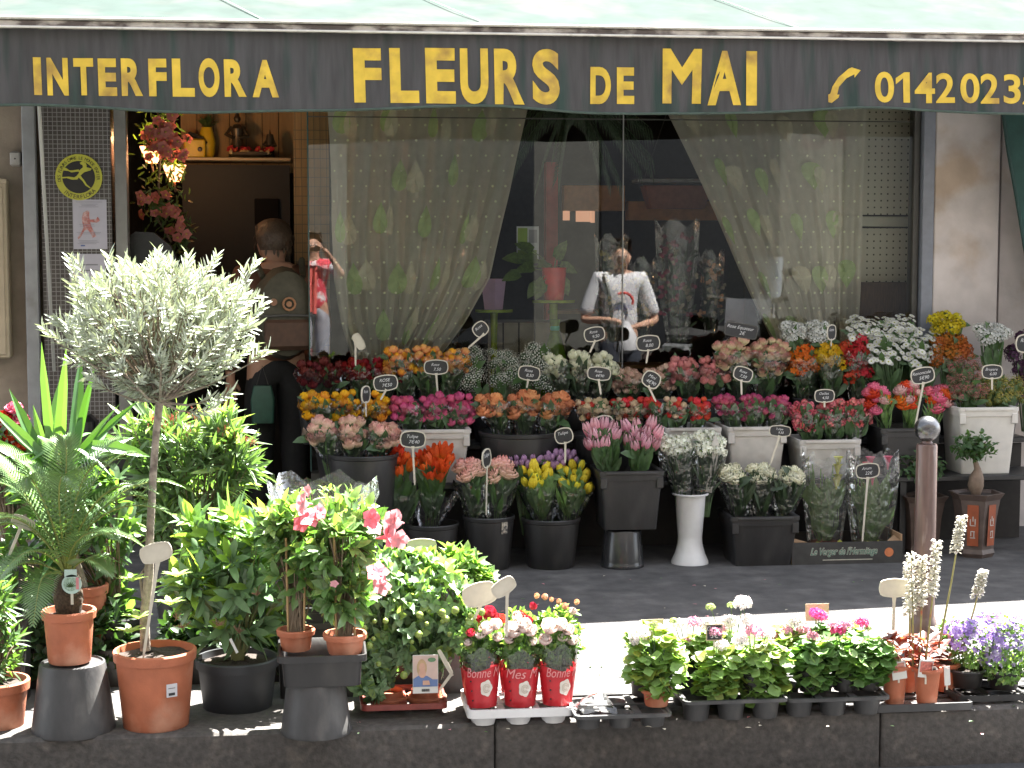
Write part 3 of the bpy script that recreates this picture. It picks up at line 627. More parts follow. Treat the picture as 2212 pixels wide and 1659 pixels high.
# dark hanging palm at the top of the pane
ypm=G+.6; p0=at(1235,225,ypm); t=thing('hanging_palm','dark palm fronds hanging at the top of the window between the curtains','palm',p0)
b=MB(); rr=random.Random(12)
for k in range(17):
    a=rr.uniform(0,6.28); d=V((math.cos(a)*rr.uniform(.25,.45),math.sin(a)*.15,rr.uniform(-.32,-.02))); pts=[V((0,0,0)),d*.4+V((0,0,.06)),d*.8,d*1.1+V((0,0,-.08))]
    b.tube(pts,.003,4)
    for j in range(22):
        u=j/21; q=pts[0].lerp(pts[1],min(1,u*3)) if u<.33 else (pts[1].lerp(pts[2],(u-.33)*3) if u<.66 else pts[2].lerp(pts[3],(u-.66)*3))
        for sg in (-1,1): b.leaf(q,(d.x*.5+sg*.5*d.y,.2*sg,-.5+ .6*sg*.3),(0,-1,.2),.11,.007,0,.4)
b.build('fronds',M_['leaf_shade'],t); b=MB(); b.lathe([(.05,0),(.07,.1)],12); b.build('pot',M_['black_plastic'],t)
# pink and white paper cone hanging in the right pane
yk=G+.3; p0=at(1780,345,yk); t=thing('paper_parcel','pink and white folded paper parcel hanging behind the right curtain','parcel',p0)
b=MB(); s=S(yk); b.prism([(-58*s,0),(58*s,0),(52*s,42*s),(20*s,60*s),(-20*s,28*s),(-56*s,28*s)],.03); b.build('white_paper',mat('white_paper',(.5,.48,.45),.8,.05),t,False)
b=MB(); b.prism([(-56*s,30*s),(-20*s,22*s),(20*s,44*s),(50*s,30*s),(46*s,74*s),(22*s,66*s),(-18*s,34*s),(-50*s,48*s)],.012,0,Matrix.Translation((0,-.016,0))); b.build('pink_paper',mat('pink_paper',(.46,.16,.20),.8,.1),t,False)
t=thing('wicker_basket','dark brown wicker basket standing under the pegboard','basket',(X(1905,G+.28),G+.28,plz))
b=MB(); b.loft([rrect(.13,.09,.02,0),rrect(.16,.11,.02,Z(612,G+.28)-plz)],0); b.build('body',mat('dark_wicker',(.055,.03,.018),.8,.4,8,stretch=(10,10,1),bump=.8),t)
# round emblem and poster on the pillar
yP=G-.01
pc=at(171,383,yP); s=S(yP); Rr=48*s
t=thing('round_emblem','round yellow emblem sign with black centre and running figure on the tiled pillar','sign',(pc.x,yP-.012,pc.z))
ey=mat('emblem_yellow',(.52,.50,.05),.45,.06); eb=mat('emblem_black',(.015,.013,.01),.4,.1)
b=MB(); Mx=Matrix.Rotation(R(90),4,'X'); b.lathe([(Rr,-.004),(Rr,.004)],48,M=Mx); b.build('ring',ey,t,False)
b=MB(); b.lathe([(Rr*.70,-.0005),(Rr*.70,.0012)],48,M=Matrix.Translation((0,-.005,0))@Mx); b.build('centre',eb,t,False)
def T3(poly,k,m_=ey): # crop coords -> local
    b=MB(); pl=[((x-862)*.2*1.0*s*.9996,-(z-805)*.2*s) for x,z in poly]; 
    b.add([(x,-.0075-.0006*k,z) for x,z in pl],[tuple(range(len(pl)))]); return b
fig=[[(878,655),(905,640),(940,660),(948,690),(935,712),(910,712),(905,680),(880,668)],[(905,705),(940,700),(1000,715),(985,735),(925,752),(880,775),(860,745)],
 [(865,725),(800,735),(770,735),(740,712),(700,700),(702,735),(760,742),(790,757),(870,745)],[(880,745),(925,750),(870,800),(850,830),(795,832),(740,815),(690,820),(695,805),(760,800),(820,808),(845,790)],
 [(850,780),(880,785),(925,845),(945,880),(985,915),(975,920),(930,890),(905,850),(855,800)]]
for k,pl in enumerate(fig):
    b=T3(pl,k); b.build('running_figure' if k==0 else 'figure_limb',ey,t,False)
def arc_text(txt,rad,a0,a1,size,flip,nm):
    b=MB()
    for i,ch in enumerate(txt):
        a=R(a0+(a1-a0)*i/(len(txt)-1)); x_,z_=rad*math.cos(a),rad*math.sin(a); rot=(math.pi/2-a) if not flip else (-math.pi/2-a)
        Mm=Matrix.Translation((x_,-.0062,z_))@Matrix.Rotation(rot,4,'Y')
        if ch!=' ': b.text(ch,Mm,size,off=.01*0)
    b.build(nm,eb,t,False)
arc_text('DES FLEURS DANS LE MONDE ENTIER',Rr*.77,190,-5,Rr*.19,False,'lettering'); arc_text('INTERFLORA',Rr*.94,228,316,Rr*.25,True,'lettering')
pw=mat('white_poster_paper',(.50,.48,.54),.8,.03); rp=mat('red_print',(.48,.17,.15),.8,.25,40,c2=(.55,.38,.36)); bl_=mat('blue_print',(.10,.14,.32),.8,.0)
t,w_,h=sheet('poster','white poster with a reddish dancing figure under the round emblem',159,232,434,538,yP-.006,pw)
def pgx(poly,nm,m_,k=0):
    b=MB(); b.add([((x-795)/360*w_,-.0025-.0003*k,(1570-z)/505*h) for x,z in poly],[tuple(range(len(poly)))]); b.build(nm,m_,t,False)
pgx([(930,1185),(950,1175),(970,1190),(968,1240),(980,1300),(990,1340),(1020,1400),(1040,1440),(1000,1455),(985,1420),(950,1370),(915,1380),(880,1440),(850,1470),(840,1455),(880,1400),(905,1350),(895,1300),(890,1250),(905,1200)][::-1],'printed_figure',rp)
pgx([(965,1270),(1040,1265),(1060,1240),(1085,1280),(1050,1300),(970,1295)][::-1],'printed_figure',rp,1)
b=MB()
for i,(q,a,c) in enumerate(((1090,830,1110),(1112,880,1060),(1125,890,1040),(1140,860,1070),(1318,860,1020),(1335,870,1030),(1400,830,1090),(1415,850,1080),(1485,850,1050),(1500,860,1070),(1515,840,1040))): 
    b.box(((a+c)/2/360*w_-795/360*w_,-.0032,(1570-q)/505*h),((c-a)/360*w_,.001,.0022))
b.build('printed_lines',mat('faint_print',(.33,.32,.37),.8,0),t,False)
b=MB(); b.box(((895-795)/360*w_,-.0032,(1570-1535)/505*h),(.02,.001,.006)); b.build('printed_logo',bl_,t,False)
sheet('paper_notice','second white paper notice below the dancing figure poster',150,226,548,608,yP-.006,pw,[('printed_lines',.2,.8,.6,.64,gym),('printed_lines',.2,.8,.4,.44,gym)],'notice')
# ================================================================ flower heads (meshes about 1 unit across the radius)
def petal(b,ang,prof,width,mi=0,twist=0):
    # prof: list of (r,z); width: angular half-widths
    vs=[]
    for (r_,z_),w_ in zip(prof,width):
        for t in (-1,-.0,1):
            a=ang+t*w_+twist*z_; rr=r_*(1-.06*abs(t)); vs.append((rr*math.cos(a),rr*math.sin(a),z_-(.05*abs(t))))
    n=len(prof); fs=[]
    for i in range(n-1):
        for k in (0,1): fs.append((i*3+k,i*3+k+1,(i+1)*3+k+1,(i+1)*3+k))
    b.add(vs,fs,mi)
def m_rose(mats,open_=.5,seed=0):
    r_=random.Random(seed); b=MB()
    for ring,(n,r0,r1,z1,w_) in enumerate(((3,.14,.15,.80,1.1),(3,.32,.28,.80,1.15),(4,.52,.46+.08*open_,.70,.95),(5,.68,.66+.22*open_,.46+.08*(1-open_),.80))):
        for k in range(n):
            a=k*6.283/n+ring*.7+r_.uniform(-.15,.15); dz=r_.uniform(-.06,.06)
            petal(b,a,[(.12,-.78),(r0*.82,-.45),(max(r0,r1)*1.08,.05),(r1*1.04,z1-.14+dz),(r1*(.9+.12*open_),z1+dz)],[.5,w_,w_,w_,w_*.62],0,.12)
    b.lathe([(.05,-.85),(.2,-.72),(.3,-.5),(.22,-.45)],7,mi=1)
    return b.mesh('rose_mesh',mats)
def m_tulip(mats,open_=0.0,pointy=0.0,seed=0):
    b=MB(); r_=random.Random(seed)
    for k in range(6):
        a=k*6.283/6; o=.06*(k%2); tipr=(.24+.75*open_)
        petal(b,a,[(.12,-.95),(.50-o,-.6),(.62-o,-.05),((.55-o)*(1+open_*.6),.5),(tipr,1.0+pointy*.3+r_.uniform(-.05,.05))],[.5,.62,.66,.60*(1-pointy*.25),.42*(1-pointy*.75)*(1-open_*.6)],0)
    b.lathe([(.05,-1.1),(.12,-.92)],6,mi=1)
    return b.mesh('tulip_mesh',mats)
def m_peony(mats,seed=0,flat=.0):
    b=MB(); r_=random.Random(seed)
    for ring,(n,r1,z1) in enumerate(((4,.15,.62),(6,.36,.60),(8,.60,.48),(9,.86,.22),(9,1.0,-.05))):
        for k in range(n):
            a=k*6.283/n+ring*.4+r_.uniform(-.2,.2); dz=r_.uniform(-.1,.1); w_=2.6/n+.12
            petal(b,a,[(.1,-.6),(r1*.75,-.35),(r1*1.02,.05*(1-flat)),(r1,z1*.8+dz),(r1*.86,z1+dz)],[.4,w_,w_,w_,w_*.5],0,r_.uniform(-.3,.3))
    b.lathe([(.05,-.8),(.2,-.6)],6,mi=1)
    return b.mesh('peony_mesh',mats)
def m_daisy(mats,n=15):
    b=MB()
    for ring in (0,1):
        for k in range(n):
            a=k*6.283/n+ring*.2; d=V((math.cos(a),math.sin(a),.12+.12*ring)); b.leaf(d*.15+V((0,0,.05*ring)),d,(0,0,1),.85-.08*ring,.26,0,.12,.1,w=(.5,1,.9))
    b.lathe([(.24,.05),(.22,.14),(.08,.19)],8,mi=1)
    return b.mesh('daisy_mesh',mats)
def m_umbel(mats,n=34,pr=.27,seed=0,five=False,shape=(1,1,.8)):
    b=MB(); r_=random.Random(seed)
    for k in range(n):
        z=1-1.35*(k+.5)/n; a=k*2.4; rr=math.sqrt(max(0,1-z*z)); c=V((rr*math.cos(a)*shape[0],rr*math.sin(a)*shape[1],z*shape[2]))*r_.uniform(.7,1.05); nn=c.normalized()+V((r_.gauss(0,.2),r_.gauss(0,.2),r_.gauss(0,.2)))
        t1=nn.orthogonal().normalized(); t2=nn.cross(t1).normalized()
        for j in range(5):
            q=j*1.2566+k; d=t1*math.cos(q)+t2*math.sin(q)+nn*.35; L_=pr*r_.uniform(.85,1.15); s1=d.cross(nn).normalized()*pr*.38
            b.add([c,c+d*L_*.6+s1,c+d*L_,c+d*L_*.6-s1],[(0,1,2,3)],0)
    b.ball((0,0,.1),.55,8,5,1,(1,1,.8))
    return b.mesh('umbel_mesh',mats)
grs=M_['stem_green']
def fm(name,c,tip=None,tr=.22,rough=.6,z0=-.4,z1=.8,var=.14): return mat(name,c,rough,var,3,transl=tr,spec=.3,orand=.22,grad=(z0,z1,tip) if tip else None)
H={}
def reg(k,fn,c,tip=None,n=2,**kw):
    m=fm(k,c,tip,z0=kw.pop('z0',-.3),z1=kw.pop('z1',.75)); H[k]=[fn([m,grs],seed=i,**kw) for i in range(n)]
reg('rose_yellow',m_rose,(.62,.22,.015),(.78,.46,.02)); reg('rose_yellow2',m_rose,(.66,.16,.04),(.78,.42,.03),1)
reg('rose_pink',m_rose,(.60,.13,.22),(.62,.10,.24)); reg('rose_peach',m_rose,(.66,.25,.12),(.72,.32,.15),open_=.9)
reg('rose_palepink',m_rose,(.62,.52,.34),(.70,.38,.34)); reg('rose_blush',m_rose,(.58,.46,.34),(.62,.40,.32))
reg('rose_coral',m_rose,(.68,.20,.10),(.72,.42,.13)); reg('rose_white',m_rose,(.60,.62,.42),(.74,.74,.58))
reg('rose_red',m_rose,(.20,.006,.008),(.26,.008,.010)); reg('rose_dark',m_rose,(.12,.012,.016),(.16,.02,.02))
reg('rose_midpink',m_rose,(.60,.22,.22),(.66,.28,.26)); reg('rose_creampink',m_rose,(.58,.52,.30),(.60,.20,.22),z0=.0,z1=.9,open_=.8)
reg('rose_cream',m_rose,(.60,.40,.28),(.66,.54,.36)); reg('rose_redwhite',m_rose,(.60,.05,.03),(.62,.06,.05)); reg('rose_magenta',m_rose,(.52,.16,.18),(.42,.05,.16))
reg('tulip_orange',m_tulip,(.72,.30,.03),(.70,.12,.02),3,open_=.25,z0=-.9,z1=.2); reg('tulip_orange_open',m_tulip,(.72,.26,.03),(.68,.09,.02),1,open_=.75,z0=-.9,z1=.2)
reg('tulip_yellow',m_tulip,(.62,.50,.03),(.74,.62,.05),open_=.0); reg('tulip_purple',m_tulip,(.38,.22,.38),(.42,.25,.42),open_=.0)
reg('tulip_pink',m_tulip,(.62,.16,.24),(.70,.42,.48),3,open_=.15,pointy=.55,z0=-.6,z1=1.0)
reg('peony_pink',m_peony,(.66,.50,.36),(.70,.32,.30)); reg('peony_white',m_peony,(.66,.65,.46),(.76,.75,.60),flat=.3)
reg('ranunculus_pink',m_peony,(.62,.10,.18),(.68,.18,.26)); reg('ranunculus_red',m_peony,(.52,.02,.01),(.62,.06,.02)); reg('ranunculus_orange',m_peony,(.66,.10,.01),(.72,.18,.02)); reg('ranunculus_light',m_peony,(.66,.35,.35),(.72,.5,.45))
dm=fm('daisy_white',(.60,.60,.55)); H['daisy']=[m_daisy([dm,mat('daisy_eye',(.30,.34,.03),.8)])]
H['mum_rust']=[m_umbel([fm('mum_rust',(.32,.09,.01)),M_['leaf_dark']],26,.34,i) for i in (0,1)]; H['mum_yellow']=[m_umbel([fm('mum_yellow',(.50,.40,.01)),M_['leaf_dark']],26,.34,3)]
H['mum_white']=[m_umbel([fm('mum_white',(.56,.57,.53)),M_['leaf_dark']],26,.34,4)]; H['mum_purple']=[m_umbel([fm('mum_purple',(.06,.02,.05)),M_['leaf_dark']],26,.34,5)]
H['carnation_pink']=[m_umbel([fm('spray_pink',(.62,.16,.17)),fm('spray_cream',(.5,.36,.28))],14,.42,6),m_umbel([fm('spray_pink2',(.55,.10,.12)),M_['leaf_dark']],14,.42,7)]
H['alstro_orange']=[m_umbel([fm('alstro_orange',(.58,.13,.01)),M_['leaf_dark']],10,.6,8)]; H['alstro_yellow']=[m_umbel([fm('alstro_yellow',(.60,.36,.01)),M_['leaf_dark']],12,.6,9)]; H['alstro_red']=[m_umbel([fm('alstro_red',(.42,.03,.02)),M_['leaf_dark']],10,.6,10)]
H['gyp']=[m_umbel([fm('gyp_white',(.55,.56,.49)),M_['leaf_shade']],70,.09,11+i) for i in range(2)]
H['heather_pink']=[m_umbel([fm('heather_pink',(.34,.13,.11)),M_['leaf_dark']],60,.12,21,shape=(.6,.6,1.6))]; H['heather_yellow']=[m_umbel([fm('heather_yellow',(.30,.26,.05)),M_['leaf_dark']],60,.12,22,shape=(.7,.7,1.3))]
H['freesia']=[m_umbel([fm('freesia_white',(.74,.75,.64)),M_['leaf_light']],16,.5,30)]
bn=0
def bunch(kinds,x0,x1,q0,q1,y,mx,mq,n,hw,label,group,name='flower_bunch',cat='bunch of flowers',wrap=True,depth=.8,leaves=10,leafL=.10,leafW=.035,wrapm='cell',vis=1.0,flat=False,headname='flower_head',tilt=.55,lmat='leaf_dark',wtop=None):
    """heads fill the pixel box (x0,x1,q0,q1) of the plane y; stems run down to the bucket mouth (mx,mq)."""
    global bn; bn+=1; r_=random.Random(100+bn); s=S(y)
    O=at(mx,mq,y); O.y=y; C=at((x0+x1)/2,(q0+q1)/2,y)-O
    t=thing(name,label,cat,O,0,group)
    rx=(x1-x0)/2*s-hw*s*.42; rz=(q1-q0)/2*s-hw*s*.38; ry=max(rx*depth,.03)
    rx=max(rx,.004); rz=max(rz,.004)
    st=MB(); pts=[]; n=max(3,round(2.0*(x1-x0)*(q1-q0)/(hw*hw)))
    # rows from back(top) to front(bottom)
    rows=max(1,round(math.sqrt(n*max(rz,.01)*1.6/max(rx,.01)))); per=math.ceil(n/rows); k=0
    for i in range(rows):
        v=(i+.5)/rows
        for j in range(per):
            if k>=n: break
            u=(j+.5+.5*(i%2)-.25)/per*2-1; u=max(-1,min(1,u+r_.uniform(-.35,.35)/per)); zz=(1-2*v)*1.0
            arch=(1-u*u*.12)
            P=C+V((u*rx, -ry*(v-.5)*1.5+r_.uniform(-.01,.01), rz*zz*(arch if zz>0 else 1)-rz*.18*u*u*(0 if flat else 1)+r_.uniform(-.22,.22)*rz)); pts.append((P,u,v)); k+=1
    for P,u,v in pts:
        kd=kinds[r_.randrange(len(kinds))]; me=r_.choice(H[kd]); d=V((u*.5+r_.gauss(0,.12),-tilt*(.3+v)+r_.gauss(0,.1),1)); q=d.to_track_quat('Z','Y')@Quaternion((0,0,1),r_.uniform(0,6.28))
        sz=hw*s/2*r_.uniform(.74,1.2); inst(headname,me,t,P,q,sz)
        m_=P*.45+V((0,0,.03)); st.tube([V((P.x*.3,P.y*.3,-.10)),V((P.x*.6,P.y*.6,P.z*.4)),P-d.normalized()*sz*.8],.0028,4,0)
    top=max(p_[0].z for p_ in pts)
    for k in range(int(leaves*1.8)):
        P,u,v=r_.choice(pts); f=r_.uniform(.02,.80)**.9; p=V((P.x*(.25+.6*f),P.y*f-.02,P.z*f)); LL=min(leafL*r_.uniform(.7,1.2),max(.03,(P.z-p.z)*1.02)); st.leaf(p,(u*.35+r_.gauss(0,.28),r_.gauss(-.25,.2),1.2),(r_.gauss(0,.5),-1,.25),LL,leafW*r_.uniform(.8,1.2),1,.12)
    for k in range(len(pts)//6):
        P,u,v=r_.choice(pts); st.leaf(P-V((0,0,hw*s*.6)),(u+r_.gauss(0,.7),r_.gauss(-.6,.3),r_.uniform(0,.7)),(0,-1,.6),hw*s*1.3,hw*s*.55,1,.3)
    st.build('stems_and_leaves',[grs,M_[lmat]],t)
    if wrap:
        b=MB(); nn=16; topz=(Z(wtop,y)-O.z if wtop else C.z+rz*.2); loops=[]
        wr=((x1-x0)/2*s)*1.02
        for f in (0,.35,.7,1):
            r1=.035+(wr-.035)*f**.8; cx=C.x*f; cy=C.y*f
            loops.append([(cx+r1*math.cos(a/nn*6.283)*(1+.05*math.sin(a*2.3+f*3)),cy+r1*.7*math.sin(a/nn*6.283),-.03+(topz+.03)*f+(.018*math.sin(a*2.9+bn) if f==1 else 0)) for a in range(nn)])
        b.loft(loops,0,None,False,False); b.build('cellophane_sleeve',M_[wrapm],t)
    return t
# ================================================================ buckets
def bucket_round(px0,px1,qt,qb,y,m,label,group='black round flower buckets',flip=False,taper=.8,z0=None,cat='bucket'):
    s=S(y); r=(px1-px0)/2*s; zt=Z(qt,y,(px0+px1)/2); zb=Z(qb,y-r) if z0 is None else z0; h=zt-zb
    t=thing('flower_bucket',label,cat,(X((px0+px1)/2,y),y,zb),0,group); b=MB()
    if not flip: b.lathe([(r*taper*.97,0),(r*taper,.006),(r*.965,h-.03),(r*.965,h-.022),(r,h-.018),(r*1.01,h-.004),(r*.985,h),(r*.94,h-.004),(r*.93,h-.03),(r*taper*.9,.02)],36,cap1=False); 
    else: b.lathe([(r*1.0,0),(r*1.01,.006),(r*.985,.018),(r*.97,.022),(r*.96,.03),(r*taper,h-.008),(r*taper*.95,h)],36)
    b.build('body',m,t)
    if not flip:
        b=MB(); b.lathe([(r*.935,h-.035),(r*.001+.001,h-.034)],30,cap0=False,cap1=False); b.build('dark_water',M_['soil'],t)
    return t
def bucket_square(px0,px1,qt,qb,y,m,label,group,dy=.15,notch=True,z0=None):
    s=S(y); hx=(px1-px0)/2*s; zt=Z(qt,y-dy,(px0+px1)/2); zb=Z(qb,y-dy) if z0 is None else z0; h=zt-zb; k=.80; hy=dy
    t=thing('flower_bucket',label,'bucket',(X((px0+px1)/2,y),y,zb),0,group); b=MB(); w_=.93
    L_=[rrect(hx*k,hy*k,.012,0),rrect(hx*w_,hy*w_,.012,h-.045),rrect(hx*w_+.006,hy*w_+.006,.012,h-.044),rrect(hx*w_+.008,hy*w_+.008,.012,h-.02),rrect(hx,hy,.012,h-.019),rrect(hx,hy,.012,h-.002),rrect(hx-.006,hy-.006,.01,h),rrect(hx*w_-.008,hy*w_-.008,.01,h-.004),rrect(hx*k*.97,hy*k*.97,.01,h*.4)]
    b.loft(L_,0,None,True,True); b.build('body',m,t)
    if notch:
        b=MB(); b.box((0,-hy-.001,h-.011),(hx*1.6,.006,.012),bev=.002)
        for sx in (-1,1): b.box((sx*(hx*w_-.01),-hy*w_-.004,h-.055),(.03,.012,.05),bev=.003)
        b.build('rim_trim',m,t)
    return t
# ================================================================ stepped stand
TB=.375; TT=.52; YT,YM,YB=.03,-.26,-.50
t=thing('display_stand','black stepped stand carrying the two upper rows of flower buckets','display stand',(X(1450,YM),YM,0))
sx0,sx1=X(690,YM)-t.location.x,X(2260,YM)-t.location.x
b=MB(); b.box(((sx0+sx1)/2,.0,TB-.015),(sx1-sx0,.30,.026),bev=.004); b.build('lower_shelf',M_['black_plastic'],t)
b=MB(); b.box(((sx0+sx1)/2,YT-YM,TT-.015),(sx1-sx0,.24,.026),bev=.004); b.build('upper_shelf',M_['black_plastic'],t)
for k in range(6):
    x_=sx0+.06+(sx1-sx0-.12)*k/5
    b=MB(); b.box((x_,-.1,(TB-.03)/2),(.03,.03,TB-.032)); b.build('leg',M_['black_plastic'],t,False)
    b=MB(); b.box((x_,YT-YM+.08,(TT-.03)/2),(.03,.03,TT-.032)); b.build('leg',M_['black_plastic'],t,False)
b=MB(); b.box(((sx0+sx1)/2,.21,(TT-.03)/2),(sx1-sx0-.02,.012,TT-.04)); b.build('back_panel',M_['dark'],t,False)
BP=M_['black_plastic']; WP=M_['dull_white']
GT='black round buckets on the top row'
for px0,px1,nm in ((640,740,'under the dark wrapped roses, top row left end'),(745,865,'under the dark red roses, top row'),(870,985,'under the coral and yellow roses, top row'),(1010,1165,'under the gypsophila, top row'),(1190,1310,'under the white roses, top row'),(1335,1450,'under the blush roses, top row'),(1462,1560,'under the pale pink roses, top row'),(1575,1690,'under the pink and green roses, top row'),(1715,1830,'under the orange and yellow alstroemeria, top row'),(1850,2005,'under the white daisies, top row'),(2030,2110,'under the rust chrysanthemums, top row'),(2120,2210,'under the white chrysanthemums, top row right end')):
    bucket_round(px0,px1,858,930,YT,BP,'black round bucket '+nm,GT,z0=TT)
def row(kinds,x0,x1,q0,q1,y,mq,nb,n,hw,what,grp,pos=None,**kw):
    pos=pos or {1:[''],2:['left ','right '],3:['left ','middle ','right ']}[nb]
    for i in range(nb):
        a=x0+(x1-x0)*i/nb; c=x0+(x1-x0)*(i+1)/nb; ov=(x1-x0)/nb*.09
        mxc=(x0+x1)/2; mx=mxc+((a+c)/2-mxc)*.6
        lab=(pos[i]+'bunch of ' if nb>1 else 'bunch of ')+what
        kk=kinds[i] if isinstance(kinds[0],list) else kinds
        bunch(kk,a-ov,c+ov,q0+(3 if i!=nb//2 else 0),q1+(2*i),y,mx,mq,max(1,round(n/nb)),hw,lab,grp,**kw)
g1='rose bunches in the flower display'
row(['rose_dark'],645,745,772,838,YT,868,1,14,26,'dark red wrapped roses at the left end of the top row',g1,name='rose_bunch')
row(['rose_red'],738,872,762,838,YT,868,2,26,27,'deep red roses left of the coral roses',g1,name='rose_bunch')
row(['rose_coral','rose_coral','rose_yellow2'],830,1018,741,812,YT,866,3,62,23,'coral and yellow roses in the top row',g1,name='rose_bunch')
row(['gyp'],980,1195,738,872,YT,880,3,36,36,'grey-white gypsophila between coral and white roses',"gypsophila bunches",name='gypsophila_bunch',wrap=False,leaves=4,headname='flower_cluster')
row(['rose_white'],1172,1335,752,835,YT,872,3,38,29,'cream white roses right of the gypsophila',g1,name='rose_bunch',lmat='leaf_shade')
row(['rose_blush'],1318,1462,782,855,YT,880,2,26,28,'blush roses right of the white roses',g1,name='rose_bunch')
row(['rose_midpink'],1440,1580,764,832,YT,872,2,30,24,'pink roses left of the pink and green roses',g1,name='rose_bunch')
row(['rose_creampink'],1545,1705,720,812,YT,868,2,40,28,'large green-edged pink roses in the top row',g1,name='rose_bunch')
row(['mum_white'],1688,1800,688,742,YT+.06,850,2,14,22,'small white flowers behind the orange alstroemeria','small white flower bunches',wrap=False,headname='flower_cluster')
row([['alstro_orange']],1703,1768,742,820,YT,866,1,16,24,'orange alstroemeria right of the pink and green roses','alstroemeria bunches',name='alstroemeria_bunch',headname='flower_cluster')
row([['alstro_yellow']],1764,1822,738,806,YT,866,1,14,24,'golden yellow alstroemeria','alstroemeria bunches',name='alstroemeria_bunch',headname='flower_cluster',leaves=14)
row([['alstro_red']],1822,1882,722,820,YT,866,1,13,26,'red-orange alstroemeria left of the white daisies','alstroemeria bunches',name='alstroemeria_bunch',headname='flower_cluster')
row(['daisy'],1832,1985,674,740,YT+.07,860,2,56,15,'white daisies in the back, upper cluster','white daisy bunches',name='daisy_bunch',wrap=False,tilt=1.0)
row(['daisy'],1872,2035,706,790,YT,862,2,76,16,'white daisies in the front, lower cluster','white daisy bunches',name='daisy_bunch',wrap=False,tilt=1.0,flat=True)
row(['mum_rust'],2010,2102,716,792,YT,868,1,22,28,'rust orange chrysanthemums right of the daisies','chrysanthemum bunches',name='chrysanthemum_bunch',wrap=False,headname='flower_cluster')
row(['mum_yellow'],2012,2086,670,724,YT+.08,830,1,11,26,'yellow chrysanthemums above the rust ones','chrysanthemum bunches',name='chrysanthemum_bunch',wrap=False,headname='flower_cluster')
row(['mum_white'],2108,2184,694,748,YT,850,1,13,24,'white chrysanthemums at the far right','chrysanthemum bunches',name='chrysanthemum_bunch',wrap=False,headname='flower_cluster')
row(['mum_purple'],2180,2260,716,860,YT,890,1,14,32,'very dark purple foliage at the right edge','chrysanthemum bunches',name='chrysanthemum_bunch',wrap=False,headname='flower_cluster')
# middle row
bucket_round(672,835,938,1075,YM,BP,'black round bucket of the yellow roses in the middle row','black round buckets in the middle row',z0=TB)
bucket_square(848,1012,928,1090,YM,WP,'pale grey square bucket under the bright pink roses','pale square buckets in the middle row',z0=TB,dy=.13)
bucket_round(1032,1212,930,1075,YM,BP,'wide black round bucket under the peach roses','black round buckets in the middle row',z0=TB,taper=.85)
bucket_round(1235,1400,935,1075,YM,BP,'black round bucket under the cream and red roses','black round buckets in the middle row',z0=TB)
bucket_square(1425,1552,924,1090,YM,WP,'pale grey square bucket behind the white vase','pale square buckets in the middle row',z0=TB-.03,dy=.13)
bucket_square(1558,1694,922,1090,YM,WP,'pale grey square bucket under the magenta roses','pale square buckets in the middle row',z0=TB,dy=.13)
bucket_square(1712,1854,950,1075,YM-.02,WP,'pale grey square bucket under the small pink spray flowers','pale square buckets in the middle row',z0=TB-.05,dy=.13)
bucket_square(1886,2022,925,1075,YM,BP,'black square bucket under the pink and orange ranunculus behind the bollard','black square buckets',z0=TB,dy=.13)
wb=bucket_square(2052,2192,880,1046,YM,mat('white_bucket',(.52,.50,.46),.5,.05),'tall white square bucket under the heather at the right','pale square buckets in the middle row',z0=TB+.0,dy=.13)
row(['rose_yellow','rose_yellow','rose_yellow2'],650,845,838,908,YM,945,3,50,27,'golden yellow roses at the left end of the middle row',g1,name='rose_bunch')
row(['rose_pink'],842,1030,843,914,YM,938,3,42,27,'bright pink roses in the middle row',g1,name='rose_bunch')
row(['rose_peach'],1026,1242,836,906,YM,938,3,36,36,'peach orange roses in the middle row',g1,name='rose_bunch',leaves=16)
row(['rose_cream','rose_cream','rose_redwhite'],1244,1400,853,910,YM,942,2,30,22,'cream roses above the pink tulips',g1,name='rose_bunch')
row([['rose_redwhite'],['rose_redwhite','rose_cream'],['rose_redwhite']],1382,1537,850,908,YM,936,3,34,22,'red and cream roses above the white freesias',g1,name='rose_bunch')
row(['rose_magenta'],1542,1712,848,908,YM,932,3,34,22,'magenta pink roses above the grey square bucket',g1,name='rose_bunch',leafW=.04,leaves=12)
row(['carnation_pink'],1708,1888,858,932,YM-.03,960,3,66,19,'small pink spray flowers','small pink spray bunches',name='spray_bunch',headname='flower_cluster',leaves=24)
row(['ranunculus_pink','ranunculus_red','ranunculus_orange','ranunculus_pink','ranunculus_light'],1862,2066,815,900,YM,935,3,36,36,'pink, red and orange ranunculus','ranunculus bunches',name='ranunculus_bunch',wrap=False,leaves=26,leafL=.09,leafW=.012,lmat='leaf_mid')
row([['heather_pink']],2046,2132,768,885,YM,892,1,26,26,'dusky pink heather in the white bucket','heather bunches',name='heather_bunch',wrap=False,headname='flower_cluster')
row([['heather_yellow']],2108,2220,800,885,YM,892,1,30,26,'yellow-green heather in the white bucket','heather bunches',name='heather_bunch',wrap=False,headname='flower_cluster')
